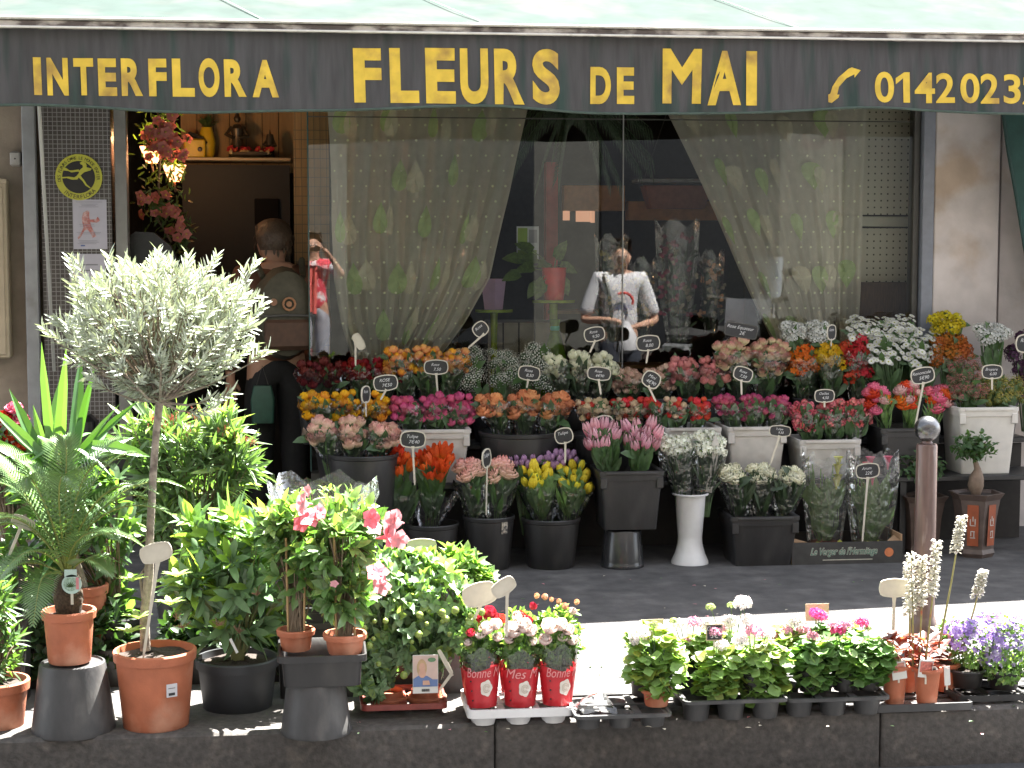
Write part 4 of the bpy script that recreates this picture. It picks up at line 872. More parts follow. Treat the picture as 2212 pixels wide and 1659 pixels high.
# bottom row
bucket_round(704,858,978,1150,YB-.02,BP,'black round bucket of the pale pink roses at the left end','black round buckets in the bottom row',z0=.22)
bucket_round(722,842,1150,1260,YB-.02,BP,'upturned black bucket carrying the pale pink roses','black round buckets in the bottom row',flip=True)
bucket_round(868,990,1128,1236,YB,BP,'black round bucket of the orange tulips','black round buckets in the bottom row',z0=0)
sb=bucket_round(998,1112,1112,1236,YB,BP,'black round bucket with a torn sticker under the pink peony tulips','black round buckets in the bottom row',z0=0)
b=MB(); r_=57*S(YB)
for k in range(5):
    a0=-1.15+k*.06; b.add([(r_*.965*math.cos(a0)*1.005,r_*.965*math.sin(a0)*1.005,.17),(r_*.965*math.cos(a0+.06)*1.005,r_*.965*math.sin(a0+.06)*1.005,.17),(r_*math.cos(a0+.06)*1.012*.98,r_*math.sin(a0+.06)*1.012*.98,.235-.01*(k%2)),(r_*math.cos(a0)*1.012*.98,r_*math.sin(a0)*1.012*.98,.235-.01*((k+1)%2))],[(0,1,2,3)])
b.build('sticker',mat('torn_sticker',(.36,.32,.26),.8,.4,60,c2=(.05,.05,.05),c2t=.55),sb,False)
bucket_round(1126,1256,1116,1240,YB,BP,'black round bucket of the yellow and purple tulips','black round buckets in the bottom row',z0=0)
bucket_round(1300,1396,1142,1246,YB-.04,mat('glossy_black',(.028,.028,.03),.22,.1),'upturned glossy black bucket under the pink tulips','black round buckets in the bottom row',flip=True,taper=.86,z0=0)
bucket_square(1284,1428,1018,1142,YB-.02,BP,'black square bucket of the pink tulips standing on an upturned bucket','black square buckets',dy=.14,z0=Z(1142,YB-.04))
bucket_square(1566,1722,1116,1240,YB,BP,'black square bucket of the white double tulips','black square buckets',dy=.14,z0=0)
s=S(YB); vzt=Z(1064,YB,1496); r=41*s
t=thing('tall_vase','tall white plastic vase with flared foot holding freesias','vase',(X(1496,YB),YB,0)); b=MB()
b.lathe([(r*1.02,0),(r*1.0,.012),(r*.82,.045),(r*.68,.09),(r*.655,.12),(r*.66,.125),(r*.83,vzt-.014),(r*.84,vzt-.012),(r*.98,vzt-.009),(r*1.0,vzt-.002),(r*.97,vzt),(r*.78,vzt-.004),(r*.6,vzt*.5)],40); b.build('body',M_['white_plastic'],t)
gtu='tulip bunches in the flower display'
row(['rose_palepink'],660,868,893,976,YB-.02,990,3,32,36,'pale pink and green roses at the left end of the bottom row',g1,name='rose_bunch',leaves=14)
row([['tulip_orange','tulip_orange_open','tulip_orange'],['tulip_orange','tulip_orange_open','tulip_orange_open']],812,986,962,1040,YB,1134,2,20,38,'orange red tulips with yellow edges',gtu,name='tulip_bunch',leaves=22,leafL=.15,leafW=.03,wtop=1060)
row(['peony_pink'],984,1116,976,1048,YB,1120,2,11,46,'pale pink double tulips',gtu,name='tulip_bunch',leaves=20,leafL=.13,leafW=.03,wtop=1040)
row(['tulip_purple'],1088,1252,966,1012,YB+.07,1110,2,18,24,'purple tulips behind the yellow tulips',gtu,name='tulip_bunch',leaves=10,wrap=False,leafL=.13,leafW=.025)
row(['tulip_yellow'],1122,1280,990,1064,YB,1124,2,26,34,'bright yellow tulips',gtu,name='tulip_bunch',leaves=30,leafL=.13,leafW=.028,lmat='leaf_mid',wtop=1050)
row(['tulip_pink'],1258,1432,900,980,YB-.02,1028,2,25,38,'pointed pink tulips',gtu,name='tulip_bunch',leaves=44,leafL=.12,leafW=.035,wrap=False)
row(['freesia'],1428,1568,930,985,YB,1070,2,26,24,'white freesias in the tall white vase','freesia bunches',name='freesia_bunch',leaves=36,leafL=.13,leafW=.009,lmat='leaf_shade',headname='flower_cluster',wtop=985)
row(['peony_white'],1546,1746,990,1050,YB,1122,3,26,40,'creamy white double tulips',gtu,name='tulip_bunch',leaves=34,leafL=.15,leafW=.024,lmat='leaf_shade',wtop=1040)
t=thing('paper_strip','folded white paper strip standing in the freesia vase','paper',at(1533,1062,YB-.03)); s=S(YB)
b=MB(); b.prism([(-9*s,0),(4*s,-3*s),(22*s,100*s),(12*s,130*s),(3*s,100*s)],.006); b.build('paper',mat('white_strip',(.46,.44,.40),.8,.08),t,False)
# wrapped callas in the cardboard box
YX=-.46
def crate():
    z=0; x0,x1=X(1720,YX-.15),X(1962,YX-.15); t=thing('fruit_box','black printed cardboard fruit box holding wrapped callas','cardboard box',((x0+x1)/2,YX,0)); hx=(x1-x0)/2; hh=Z(1186,YX-.15)
    cb=mat('printed_black_card',(.035,.034,.032),.6,.2); br=mat('brown_card',(.32,.20,.11),.8,.1)
    b=MB(); b.box((0,-.15,hh/2),(2*hx,.008,hh)); b.build('front_panel',cb,t,False)
    b=MB(); b.box((0,.15,hh/2),(2*hx,.008,hh)); b.build('back_panel',cb,t,False)
    for sx in (-1,1):
        b=MB(); b.box((sx*(hx-.004),0,(hh+.03)/2),(.008,.29,hh+.03)); b.build('side_panel',br,t,False)
    b=MB(); b.box((0,0,.004),(2*hx-.02,.29,.006)); b.build('bottom',br,t,False)
    for sx in (-1,1): b=MB(); b.add([(sx*(hx-.01),-.15,hh+.002),(sx*(hx-.075),-.15,hh+.002),(sx*(hx-.01),-.06,hh+.012)],[(0,1,2)]); b.build('corner_flap',br,t,False)
    wh=mat('pale_print',(.42,.40,.33),.7,.1); bg_=mat('green_print',(.02,.14,.10),.7)
    Mm=Matrix.Translation((-.02,-.1545,hh*.32)); b=MB(); b.text("Le Verger de l'Hermitage",Mm,1,fit=(-hx*.60,hx*.62,0,hh*.46),shear=.35,off=.06); b.build('lettering_outline',wh,t,False)
    b=MB(); b.text("Le Verger de l'Hermitage",Matrix.Translation((-.02,-.1558,hh*.33)),1,fit=(-hx*.59,hx*.61,0,hh*.43),shear=.35,off=.0); b.build('lettering',bg_,t,False)
    b=MB(); b.box((0,-.1546,hh*.2),(hx*.9,.001,.004)); b.build('printed_rule',wh,t,False)
    b=MB(); b.lathe([(.021,-.001),(.021,.001)],20,M=Matrix.Translation((hx*.75,-.155,hh*.5))@Matrix.Rotation(R(90),4,'X')); b.build('printed_peach',mat('peach_print',(.5,.16,.06),.7),t,False)
crate()
def calla(px0,px1,q0,y,lab,seed,colr):
    rr=random.Random(seed); p0=at((px0+px1)/2,1200,y); s=S(y); w_=(px1-px0)*s; h=Z(q0,y)-p0.z; t=thing('wrapped_plant',lab,'wrapped plant',p0,0,'cellophane wrapped potted plants in the fruit box')
    b=MB(); b.lathe([(w_*.22,0),(w_*.30,.07),(w_*.28,.07)],16); b.build('pot',colr[1],t)
    b=MB()
    for k in range(26):
        x_=rr.uniform(-.36,.36)*w_; zt=h*rr.uniform(.5,.95); b.tube([(x_*.3,0,.06),(x_*.8,rr.uniform(-.03,.03),zt*.5),(x_,rr.uniform(-.04,.03),zt)],.003,4)
        b.leaf((x_*.5,rr.uniform(-.03,.02),h*rr.uniform(.15,.6)),(x_*3+rr.gauss(0,.3),-.3,1),(rr.gauss(0,.5),-1,.2),.13,.05,0,.3)
    b.build('leaves',M_['leaf_mid'],t)
    for k in range(4):
        b=MB(); x_=rr.uniform(-.3,.3)*w_; z_=h*rr.uniform(.72,1.0); r_=.016
        b.lathe([(.003,-.045),(.007,-.02),(r_,.008),(r_*1.5,.018)],10,(x_,-.03,z_),cap0=False,cap1=False); b.build('bloom',colr[0],t)
    b=MB()
    for k in range(3): b.leaf((rr.uniform(-.3,.3)*w_,-w_*.33,.02),(rr.gauss(0,.4),-.2,1),(0,-1,0),.07,.07,0,.1,w=(.8,1,.7))
    b.build('wrapping_paper',mat('lime_paper',(.34,.36,.06),.7,.15),t)
    b=MB(); loops=[]
    for zz,r_ in ((0,.28),(h*.12,.36),(h*.5,.46),(h*.85,.52),(h*1.05,.5)): loops.append([(math.cos(a/18*6.283)*r_*w_*(1+.07*math.sin(a*2.7)),math.sin(a/18*6.283)*r_*w_*.6,zz+(.035*math.sin(a*2.1+seed) if zz>h else 0)) for a in range(18)])
    b.loft(loops,0,None,False,False); b.build('cellophane_sleeve',M_['cell2'],t)
yc_=fm('calla_yellow',(.58,.56,.12)); pc_=fm('calla_pink',(.6,.15,.2))
calla(1728,1832,1002,YX,'cellophane wrapped yellow callas, left one in the fruit box',41,(yc_,M_['terra2'])); calla(1822,1938,1004,YX,'cellophane wrapped pink and yellow callas, right one in the fruit box',42,(pc_,M_['leaf_yellow']))
# bonsais in hexagonal pots
def bonsai(px,q_rim,q_base,w_,y,lab,seed,crown,fat=True):
    rr=random.Random(seed); s=S(y); r=w_/2*s; p0=V((X(px,y),y,0)); h=Z(q_rim,y-r); t=thing('bonsai',lab,'bonsai',p0,0,'bonsais in brown hexagonal pots')
    bp=mat('brown_glazed_pot',(.09,.065,.055),.5,.2,12); op=mat('orange_panel',(.26,.06,.02),.5,.15); b=MB()
    b.lathe([(r*.62,0),(r*.70,.02),(r*.66,.04),(r*.74,h*.6),(r*.86,h-.03),(r*1.02,h),(r*.9,h),(r*.8,h-.02)],6,M=Matrix.Rotation(R(30),4,'Z')); b.build('pot',bp,t,False)
    for ang in (-30,30) if fat else (-30,):
        a=R(ang-60+0); 
        Mm=Matrix.Rotation(R(-60 if ang<0 else 0),4,'Z')
        b=MB(); n_=V((math.cos(R(-120 if ang<0 else -60)),math.sin(R(-120 if ang<0 else -60)),0)); tdir=V((-n_.y,n_.x,0)); c0=n_*(r*.74*.868+.004)
        vs=[]; 
        for zz,ins in ((.06,0),(h-.05,.010)):
            for k in (-1,1): vs.append(c0+n_*(ins*.9)+tdir*k*r*.2+V((0,0,zz)))
        b.add(vs,[(0,1,3,2)]); b.build('painted_panel',op,t,False)
        b=MB(); cm=(vs[0]+vs[3])/2+n_*.002
        q=Matrix.Translation(cm)@Matrix.Rotation(math.atan2(n_.x,-n_.y),4,'Z')
        for (x0,x1,z0,z1) in ((-.012,.012,.045,.05),(-.002,.003,.02,.05),(-.014,-.009,.0,.03),(.008,.013,.005,.032),(-.012,.013,-.002,.002),(-.010,.010,-.03,-.026),(-.010,-.006,-.05,-.03),(.004,.008,-.055,-.03),(-.012,.012,-.06,-.056)): b.add([(x0,0,z0),(x1,0,z0),(x1,0,z1),(x0,0,z1)],[(0,1,2,3)],0,q)
        b.build('painted_characters',M_['dull_white'],t,False)
    b=MB(); b.lathe([(r*.85,h-.015),(.001,h-.01)],6,M=Matrix.Rotation(R(30),4,'Z'),cap0=False); b.build('soil',M_['soil'],t,False)
    cx,q0,q1,cw=crown; zc=(Z(q0,y)+Z(q1,y))/2; rz=(Z(q0,y)-Z(q1,y))/2; dx=X(cx,y)-p0.x
    b=MB(); top=V((dx,0,zc-rz*.5))
    if fat: b.tube([(0,0,h-.015),(-.004,0,h+.03),(0,0,h+.07),(.004,0,h+.11),top*.5+V((0,0,(h+.12)*.5)),top],[.02,.038,.034,.016,.010,.005],10)
    else: b.tube([(0,0,h-.01),(.01,0,h+.05),top],[.014,.009,.004],8)
    for k in range(12): b.tube([top-V((0,0,.02)),V((dx+rr.uniform(-.8,.8)*cw/2*s,rr.uniform(-.05,.05),zc+rr.uniform(-.6,.7)*rz))],[.004,.0015],5)
    b.build('trunk',mat('ficus_bark',(.17,.12,.085),.7,.2,20),t)
    b=MB()
    for k in range(330):
        u=V((rr.gauss(0,.42),rr.gauss(0,.4),rr.gauss(0,.45))); 
        if u.length>1.1: continue
        b.leaf((dx+u.x*cw/2*s,u.y*.09,zc+u.z*rz),(rr.gauss(0,1),rr.gauss(-.3,1),rr.gauss(.2,.7)),(0,-.3,1),.036,.02,0)
    b.build('crown',M_['leaf_dark'],t)
bonsai(2121,1090,1222,124,YB+.02,'bonsai with a swollen trunk in a brown pot with orange panels, right of the bollard',51,(2112,948,1012,104))
bonsai(2005,1094,1212,112,YB+.12,'leafy bonsai in a brown pot half hidden behind the bollard',52,(1998,985,1060,110),False)
# ================================================================ price tags on sticks
def cushion(w_,h,bul=.06,n=7):
    pts=[]; cs=[(-w_/2,-h/2),(w_/2,-h/2),(w_/2,h/2),(-w_/2,h/2)]
    for i in range(4):
        a=V((*cs[i],0)); c=V((*cs[(i+1)%4],0)); d=c-a; nn=V((d.y,-d.x,0)).normalized()
        for k in range(n):
            u=(k+.35)/(n-.3) if n>1 else 0; u=.06+.88*k/(n-1); p=a.lerp(c,u)+nn*(4*u*(1-u)*bul*min(w_,h)); pts.append((p.x,p.y))
    return pts
def price(px,q,w_,h_,rot,y,stick,label,text=('Rose','8,50'),back=False,yaw=0,sx=None,plain=False,sunny=False,grp=None):
    s=S(y); p=at(px,q,y); W_=w_*s; H_=h_*s; t=thing('price_tag',label,'price tag',p,R(yaw),grp or ('blank backs of price tags' if back else 'black slate price tags on sticks'))
    Mr=Matrix.Rotation(-R(rot),4,'Y')
    outer=cushion(W_,H_,.14 if not plain else .04); inner=[(x*(1-.13*H_/W_*1.0),z*(1-.13)) for x,z in outer]
    fm_=M_['cream'] if not plain else M_['darkframe']
    b=MB(); n=len(outer)
    vs=[(x,-.003,z) for x,z in outer]+[(x,-.003,z) for x,z in inner]+[(x,.003,z) for x,z in outer]+[(x,.001,z) for x,z in inner]
    fs=[]
    for i in range(n):
        j=(i+1)%n; fs+=[(i,j,n+j,n+i),(i,2*n+i,2*n+j,j),(n+i,n+j,3*n+j,3*n+i)]
    fs.append(tuple(range(3*n-1,2*n-1,-1))); b.add(vs,fs,0,Mr); b.build('frame',fm_,t,False)
    b=MB(); b.add([(x,-.0005,z) for x,z in inner],[tuple(range(n))],0,Mr); b.build('slate' if not back else 'blank_face',M_['slate'] if not back else fm_,t,False)
    if not back:
        b=MB()
        if text[0]: b.text(text[0],Mr@Matrix.Translation((-W_*.05,-.0022,H_*.10)),H_*.34,shear=.3,off=0)
        if len(text)>1: b.text(text[1],Mr@Matrix.Translation((W_*.04,-.0022,-H_*.30)),H_*.36,shear=.25)
        if b.v: b.build('chalk_writing',M_['chalk'],t,False)
    if stick:
        e=at(sx if sx is not None else px-0,stick,y)-p; e.rotate(Matrix.Rotation(-R(yaw),3,'Z')); st=Mr@V((0,0.0,-H_*.5)); e=V((e.x,0,e.z)); d=(e-st); sd_=V((d.z,0,-d.x)).normalized()
        b=MB(); vs=[]
        for u,ww in ((0,.0075),(.12,.0045),(.9,.0042),(1,.002)):
            c=st+d*u
            for a_,b_ in ((-1,-1),(1,-1),(1,1),(-1,1)): vs.append(c+sd_*ww*a_+V((0,.0016*b_,0)))
        b.loft([vs[i*4:i*4+4] for i in range(4)],0); b.build('stick',M_['cream'],t,False)
    return t
yt=YT-.13; ym=YM-.15; yb_=YB-.13
price(1038,711,28,26,40,yt,752,'diamond-tilted black price tag above the coral roses',('Rose',),sx=1011)
price(942,793,46,26,0,yt,868,'black price tag in front of the coral roses and over the pink roses',('Rose','7,50'),sx=947)
price(833,827,46,28,6,ym,864,'black price tag over the golden roses with ROSE written large',('ROSE','7€50'),sx=822)
price(790,852,34,30,0,ym-.04,900,'black price tag turned nearly edge-on at the golden roses',('Rose',),yaw=62,sx=793)
price(1143,806,42,26,-8,yt,838,'black price tag above the peach roses',('Rose','8,50'),sx=1138)
price(1284,722,40,26,10,yt,762,'black price tag tilted above the white roses',('Rose','9,50'),sx=1274)
price(1400,741,46,28,4,yt,785,'black price tag above the blush roses',('Rose','8,00'),sx=1396)
price(1294,807,46,24,-6,ym,852,'black price tag between the white roses and the cream roses',('Rose','6€90'),sx=1298)
price(1407,820,34,30,-28,ym,868,'rotated black price tag reading 4€90 in front of the blush roses',('Mini','4€90'),sx=1417)
price(1601,714,72,30,-10,yt,None,'large black chalk board leaning above the pink and green roses',('Rose Equateur','2€'),plain=True)
price(1605,808,38,26,-18,ym,853,'small black price tag under the pink and green roses',('Rose','7,50'),sx=1602)
price(1796,718,38,28,0,yt,748,'black price tag turned sideways between white flowers and daisies',('Alstro',),yaw=48,sx=1794)
price(1993,811,48,30,10,ym,925,'black price tag leaning over the ranunculus',('Renoncule','5€90'),sx=1976)
price(1781,855,40,24,0,ym,880,'black price tag behind the small pink spray flowers',('Oeillet','4,50'))
price(2143,803,42,26,0,ym,842,'black price tag in the heather at the right',('Bruyere','6,00'))
price(2216,742,40,34,0,yt,800,'black price tag cut by the right edge of the picture',('Rose',))
price(892,949,48,30,-2,yb_,1048,'black price tag over the orange tulips reading 7€40',('Tulipe','7€40'),sx=896)
price(1051,990,34,34,10,yb_,1112,'black price tag turned edge-on in the pink double tulips',('Tulipe',),yaw=58,sx=1047)
price(1218,941,34,28,14,yb_+.05,1000,'black price tag left of the pink tulips',('Tulipe',),sx=1221,yaw=-15)
price(1303,918,40,34,8,YB+.06,960,'black price tag almost hidden behind the pink tulips',('Tulipe',))
price(1685,931,44,20,-4,yb_,1003,'black price tag leaning back above the white double tulips',('Tulipe','9,50'),sx=1664)
price(1874,1017,48,28,4,YX-.13,1178,'black price tag reading 22€ over the wrapped callas',('Arum','22€'),sx=1862)
price(775,738,34,16,-62,yt,790,'grey edge-on tag among the deep red roses',back=True,sx=768)
# ================================================================ front row along the kerb
YF=-2.80
def gpos(px,py,r=0,z=0):
    p=ground(px,py,z); return V((p.x,p.y+r,z))
def pot(mb_parent,r_top,r_bot,h,m,name='pot',rim=.02,loc=(0,0,0),soil=True,n=32,soil_drop=.02):
    b=MB(); b.lathe([(r_bot*.96,0),(r_bot,.005),(r_top-.006,h-rim-.002),(r_top+.001,h-rim),(r_top+.003,h-.004),(r_top,h),(r_top-.007,h),(r_top-.010,h-soil_drop-.01),(r_bot*.9,.02)],n,loc,cap1=False); o=b.build(name,m,mb_parent)
    if soil:
        b=MB(); 
        loops=[]; 
        for k,(rr,zz) in enumerate(((r_top-.009,h-soil_drop),(r_top*.6,h-soil_drop+.006),(.002,h-soil_drop+.01))): loops.append([(loc[0]+rr*math.cos(a/20*6.283),loc[1]+rr*math.sin(a/20*6.283),loc[2]+zz+.004*math.sin(a*2.3+k)) for a in range(20)])
        b.loft(loops,0,None,False,True); b.build('soil',M_['soil'],mb_parent)
    return o
def inell(rr): 
    while True:
        u=V((rr.uniform(-1,1),rr.uniform(-1,1),rr.uniform(-1,1)))
        if u.length<=1: return u
def bush(t,y,ells,root,nwh,nl,L,W,mi_tip,mats,seed,depth=.6,upb=.5,whorl=True,name='foliage',stems=True,bend=.2,fold=.3,shape=(.18,1,.8),stm=None,shell=.5,spread=1.0,tipfrac=.5,disc=False):
    """foliage of leaf whorls through the volume of ellipses (px,py,rx,ry,dy) given in the plane y"""
    rr=random.Random(seed); s=S(y); O=t.location; b=MB(); sb=MB(); tot=sum(e[2]*e[3] for e in ells)
    for e in ells:
        c=at(e[0],e[1],y)-O; c.y+=(e[4] if len(e)>4 else 0); rx,rz=e[2]*s,e[3]*s; ry=(rx+rz)/2*depth*1.2
        k=max(1,round(nwh*e[2]*e[3]/tot))
        for i in range(k):
            u=inell(rr); l=u.length
            if l>1e-3: u=u/l*(l**shell)
            p=c+V((u.x*rx,u.y*ry,u.z*rz)); d=(V((u.x*.9,u.y*.9,u.z*.7+upb))+V((rr.gauss(0,.25),rr.gauss(0,.25),rr.gauss(0,.2)))).normalized()
            if stems and rr.random()<.5:
                r0=V(root)+V((rr.uniform(-.02,.02),rr.uniform(-.02,.02),0)); m_=r0.lerp(p,.55)+V((0,0,.02)); sb.tube([r0,m_,p],[.0035,.0028,.0016],4)
            nn=nl if whorl else 1
            for j in range(nn):
                a=j*6.283/nn+rr.uniform(-.3,.3); sd1=d.orthogonal().normalized(); sd2=d.cross(sd1)
                o=(sd1*math.cos(a)+sd2*math.sin(a)); f=rr.uniform(.35,1.1)*spread; dd=(d+o*f).normalized(); q=p-d*rr.uniform(0,L*.5)
                mi=1 if (rr.random()<tipfrac*max(0,u.z*.6+.5)) and mi_tip else 0
                if disc: b.disc_leaf(q+dd*L*.5,(dd*.25+V((rr.gauss(0,.4),-.12+rr.gauss(0,.4),1.1))),W*rr.uniform(.6,1.1),mi)
                else: b.leaf(q,dd,(d-dd*.5)+V((0,0,.3)),L*rr.uniform(.7,1.15),W*rr.uniform(.8,1.15),mi,bend,fold,shape)
    o=b.build(name,mats,t)
    if stems and sb.v: sb.build('stems',stm or M_['twig'],t)
    return o
leafm('leaf_filler_shaded',(.03,.055,.025),.3,tc=(.06,.14,.02))  # filler leaves darkened, shade put into their colour
fallen=MB()
fr_=random.Random(77)
for k in range(170):
    px_,py_=fr_.uniform(560,2200),fr_.uniform(1245,1590); p=ground(px_,py_); a=fr_.uniform(0,6.28); fallen.leaf((p.x,p.y,.004),(math.cos(a),math.sin(a),.05),(0,0,1),fr_.uniform(.008,.022),fr_.uniform(.005,.012),fr_.randrange(3),.1,.3)
fo=fallen.build('fallen_petals',[mat('petal_pink',(.5,.2,.22),.7),M_['leaf_dark'],mat('petal_pale',(.5,.45,.35),.7)]); tagp(fo,'fallen petals and leaf bits scattered over the pavement','petals',None,'stuff')
# --- olive standard in terracotta pot
def pot_px(name,label,cat,px0,px1,qt,qb,m,y=None,group=None,taper=.80,soil=True,rim=.03,zb=0.0,pn='pot'):
    px=(px0+px1)/2; p=ground(px,qb,zb); r=(px1-px0)/2*S(p.y+.1); yy=p.y+r*taper if y is None else y; r=(px1-px0)/2*S(yy)
    h=Z(qt,yy-r*.0,px)-zb; t=thing(name,label,cat,(X(px,yy),yy,zb),0,group); pot(t,r,r*taper,h,m,pn,rim,soil=soil); return t,yy,r,h
t,yo,ro,ho=pot_px('olive_tree','silvery olive tree on a thin trunk in a large terracotta pot','potted tree',232,406,1402,1588,M_['terracotta'])
O=t.location; s=S(yo); A=lambda px,py,dy=0: at(px,py,yo)-O+V((0,dy,0))
b=MB(); tr=[A(314,1405),A(312,1330),A(322,1240),A(324,1150),A(331,1020),A(338,930),A(345,868)]
b.tube(tr,[.016,.014,.0145,.012,.0115,.011,.012],10)
b.tube([A(310,1300),A(302,1245,.01),A(330,1205,.015)],[.006,.005,.004],6)
ro_=random.Random(5); tips=[]
fork=A(345,868)
for k in range(60):
    a=ro_.uniform(0,6.283); el=ro_.uniform(-.0,1.4); u=V((math.cos(a)*math.cos(el),math.sin(a)*math.cos(el)*.9,math.sin(el)))
    rr_=ro_.uniform(.45,1.0)
    e=A(345,805)+V((u.x*185*s,u.y*190*s,(max(0,u.z)**.75)*120*s-10*s)); e=fork.lerp(e,rr_)
    m1=fork.lerp(e,.4)+V((0,0,-.02+.03*ro_.random())); b.tube([fork,m1,e],[.006,.004,.002],5); tips.append((fork,m1,e))
for px,py in ((180,790),(150,720),(545,690),(550,780),(430,895),(470,860),(240,840),(535,600),(180,600),(250,590),(340,580),(400,590),(455,590),(120,735)):
    e=A(px,py,ro_.uniform(-.08,.08)); m1=fork.lerp(e,.5)+V((0,0,-.012)); b.tube([fork,m1,e],[.006,.0035,.0018],5); tips.append((fork,m1,e))
b.build('trunk',M_['bark'],t)
lf=MB(); tw=MB()
def twig(p,d,n,L=.044,W=.0082):
    d=d.normalized(); q=p; a=d.orthogonal().normalized(); c=d.cross(a); pts=[p]
    for i in range(n):
        q=q+d*.0105; pts.append(q.copy()); d=(d+V((ro_.gauss(0,.05),ro_.gauss(0,.05),.03))).normalized()
        ang=i*1.57+ro_.uniform(-.3,.3); o=a*math.cos(ang)+c*math.sin(ang)
        for sg in (1,-1): lf.leaf(q,d*1.05+o*sg*.75,d-o*sg*.5,L*ro_.uniform(.65,1.1),W*ro_.uniform(.8,1.1),0,.08,.2,w=(.4,1,.75))
    tw.tube([pts[0],pts[len(pts)//2],pts[-1]],[.0018,.0014,.0009],4)
cc=A(345,800)
for f0,m1,e in tips:
    for k in range(2):
        u=ro_.uniform(.45,1.02); p=(f0.lerp(m1,u*2) if u<.5 else m1.lerp(e,(u-.5)*2)); d=(p-cc).normalized()*.8+V((ro_.gauss(0,.45),ro_.gauss(0,.45),.65)); twig(p,d,ro_.randint(4,6))
    twig(e,(e-m1).normalized()+V((0,0,.25)),5)
for k in range(440):
    u=inell(ro_); l=u.length; u=u/max(l,1e-3)*(l**.7)*ro_.uniform(.85,1.12); 
    p=A(345,712)+V((u.x*180*s,u.y*165*s,u.z*112*s)); 
    if u.z<-.3 and abs(u.x)<.25: continue
    twig(p,V((u.x*.9+ro_.gauss(0,.35),u.y*.8+ro_.gauss(0,.35),.55+.4*u.z+ro_.gauss(0,.25))),ro_.randint(4,7))
    if ro_.random()<.35: tw.tube([fork.lerp(p,.45),p],[.0025,.0015],4)
twig(A(528,650),A(548,530)-A(528,650),9); twig(A(165,620),A(148,548)-A(165,620),8)
lf.build('crown',M_['olive'],t); tw.build('twigs',M_['twig'],t)
for px,py in ((290,1250),(385,1240),(300,1330),(370,1300),(285,1360)):
    b=MB(); q=A(px,py,-.05)
    for j in range(7): a=j*.9; b.leaf(q,(math.cos(a),math.sin(a)*.7,.6),(0,0,1),.05,.02,0)
    b.build('shoot',M_['leaf_light'],t)
b=MB(); a0=-1.32; rs=ro*.92
x_=X(354,yo-ro*.9)-O.x; zc=Z(1474,yo-ro)-0
b.box((x_,-math.sqrt(max(0,(ro*.89)**2-x_**2))-.003,zc),(.034,.0015,.040),rz=math.asin(min(.9,x_/ro))); b.build('sticker',mat('price_sticker',(.55,.55,.58),.6,.05),t,False)
b=MB(); b.box((x_,-math.sqrt((ro*.89)**2-x_**2)-.0045,zc-.011),(.02,.001,.008),rz=math.asin(min(.9,x_/ro))); b.box((x_,-math.sqrt((ro*.89)**2-x_**2)-.0045,zc+.007),(.022,.001,.0015),rz=math.asin(min(.9,x_/ro))); b.build('printed_marks',M_['slate'],t,False)
def white_tag(px,q,w_,h_,rot,y,sx,stick,label,yaw=0): return price(px,q,w_,h_,rot,y,stick,label,back=True,yaw=yaw,sx=sx)
white_tag(337,1194,60,34,14,yo-ro*.7,309,1424,'blank cream tag on a long stick in the olive tree pot')
# --- cycad on upturned bucket
pb=ground(137,1602); rb=88*S(pb.y+.15); yb2=pb.y+rb
t=thing('upturned_bucket','large upturned dark grey bucket at the left carrying the cycad pot','bucket',(X(137,yb2),yb2,0),0,'upturned grey buckets'); hb=Z(1402,yb2)
b=MB(); b.lathe([(rb,0),(rb*1.01,.006),(rb*.985,.02),(rb*.79,hb-.01),(rb*.77,hb-.002),(rb*.72,hb),(rb*.70,hb-.006),(.01,hb-.006)],40); b.build('body',M_['grey_plastic'],t)
t=thing('cycad','sago palm with arching feathery fronds in a terracotta pot on the grey bucket','potted palm',(X(131,yb2),yb2,hb+.001)); O=t.location
rp_=56*S(yb2); hp=Z(1293,yb2)-hb; pot(t,rp_,rp_*.80,hp,M_['terracotta'],rim=.025)
s=S(yb2); A=lambda px,py,dy=0: at(px,py,yb2)-O+V((0,dy,0))
b=MB(); b.lathe([(.035,hp-.02),(.045,hp+.03),(.04,hp+.09),(.02,hp+.12)],14); b.build('trunk',mat('cycad_trunk',(.055,.035,.02),.95,.5,60,bump=2),t)
lf=MB(); rc=MB(); base=V((0,0,hp+.10)); rq=random.Random(9)
def frond(m1,e,tipd,n=30,L=.074,w_=.0056,b0=None):
    b0=base if b0 is None else b0; P=[b0,m1,e,tipd]
    def bz(u): return P[0]*(1-u)**3+P[1]*3*u*(1-u)**2+P[2]*3*u*u*(1-u)+P[3]*u**3
    rc.tube([bz(i/8) for i in range(9)],[.0035-.0003*i for i in range(9)],5)
    for i in range(n):
        u=.18+.82*i/(n-1); p=bz(u); d=(bz(min(1,u+.02))-bz(u-.02)).normalized(); sd_=d.cross(V((0,0,1))); 
        if sd_.length<.2: sd_=V((1,0,0))
        sd_.normalize(); nn=sd_.cross(d); l=L*math.sin(math.pi*min(1,.22+.74*u))**.6*(1.0 if u<.9 else .7)
        for sg in (-1,1): lf.leaf(p,sd_*sg+d*(.45+.6*u)+nn*.35,nn,l,w_,0,.25,.3,w=(.8,1,.7))
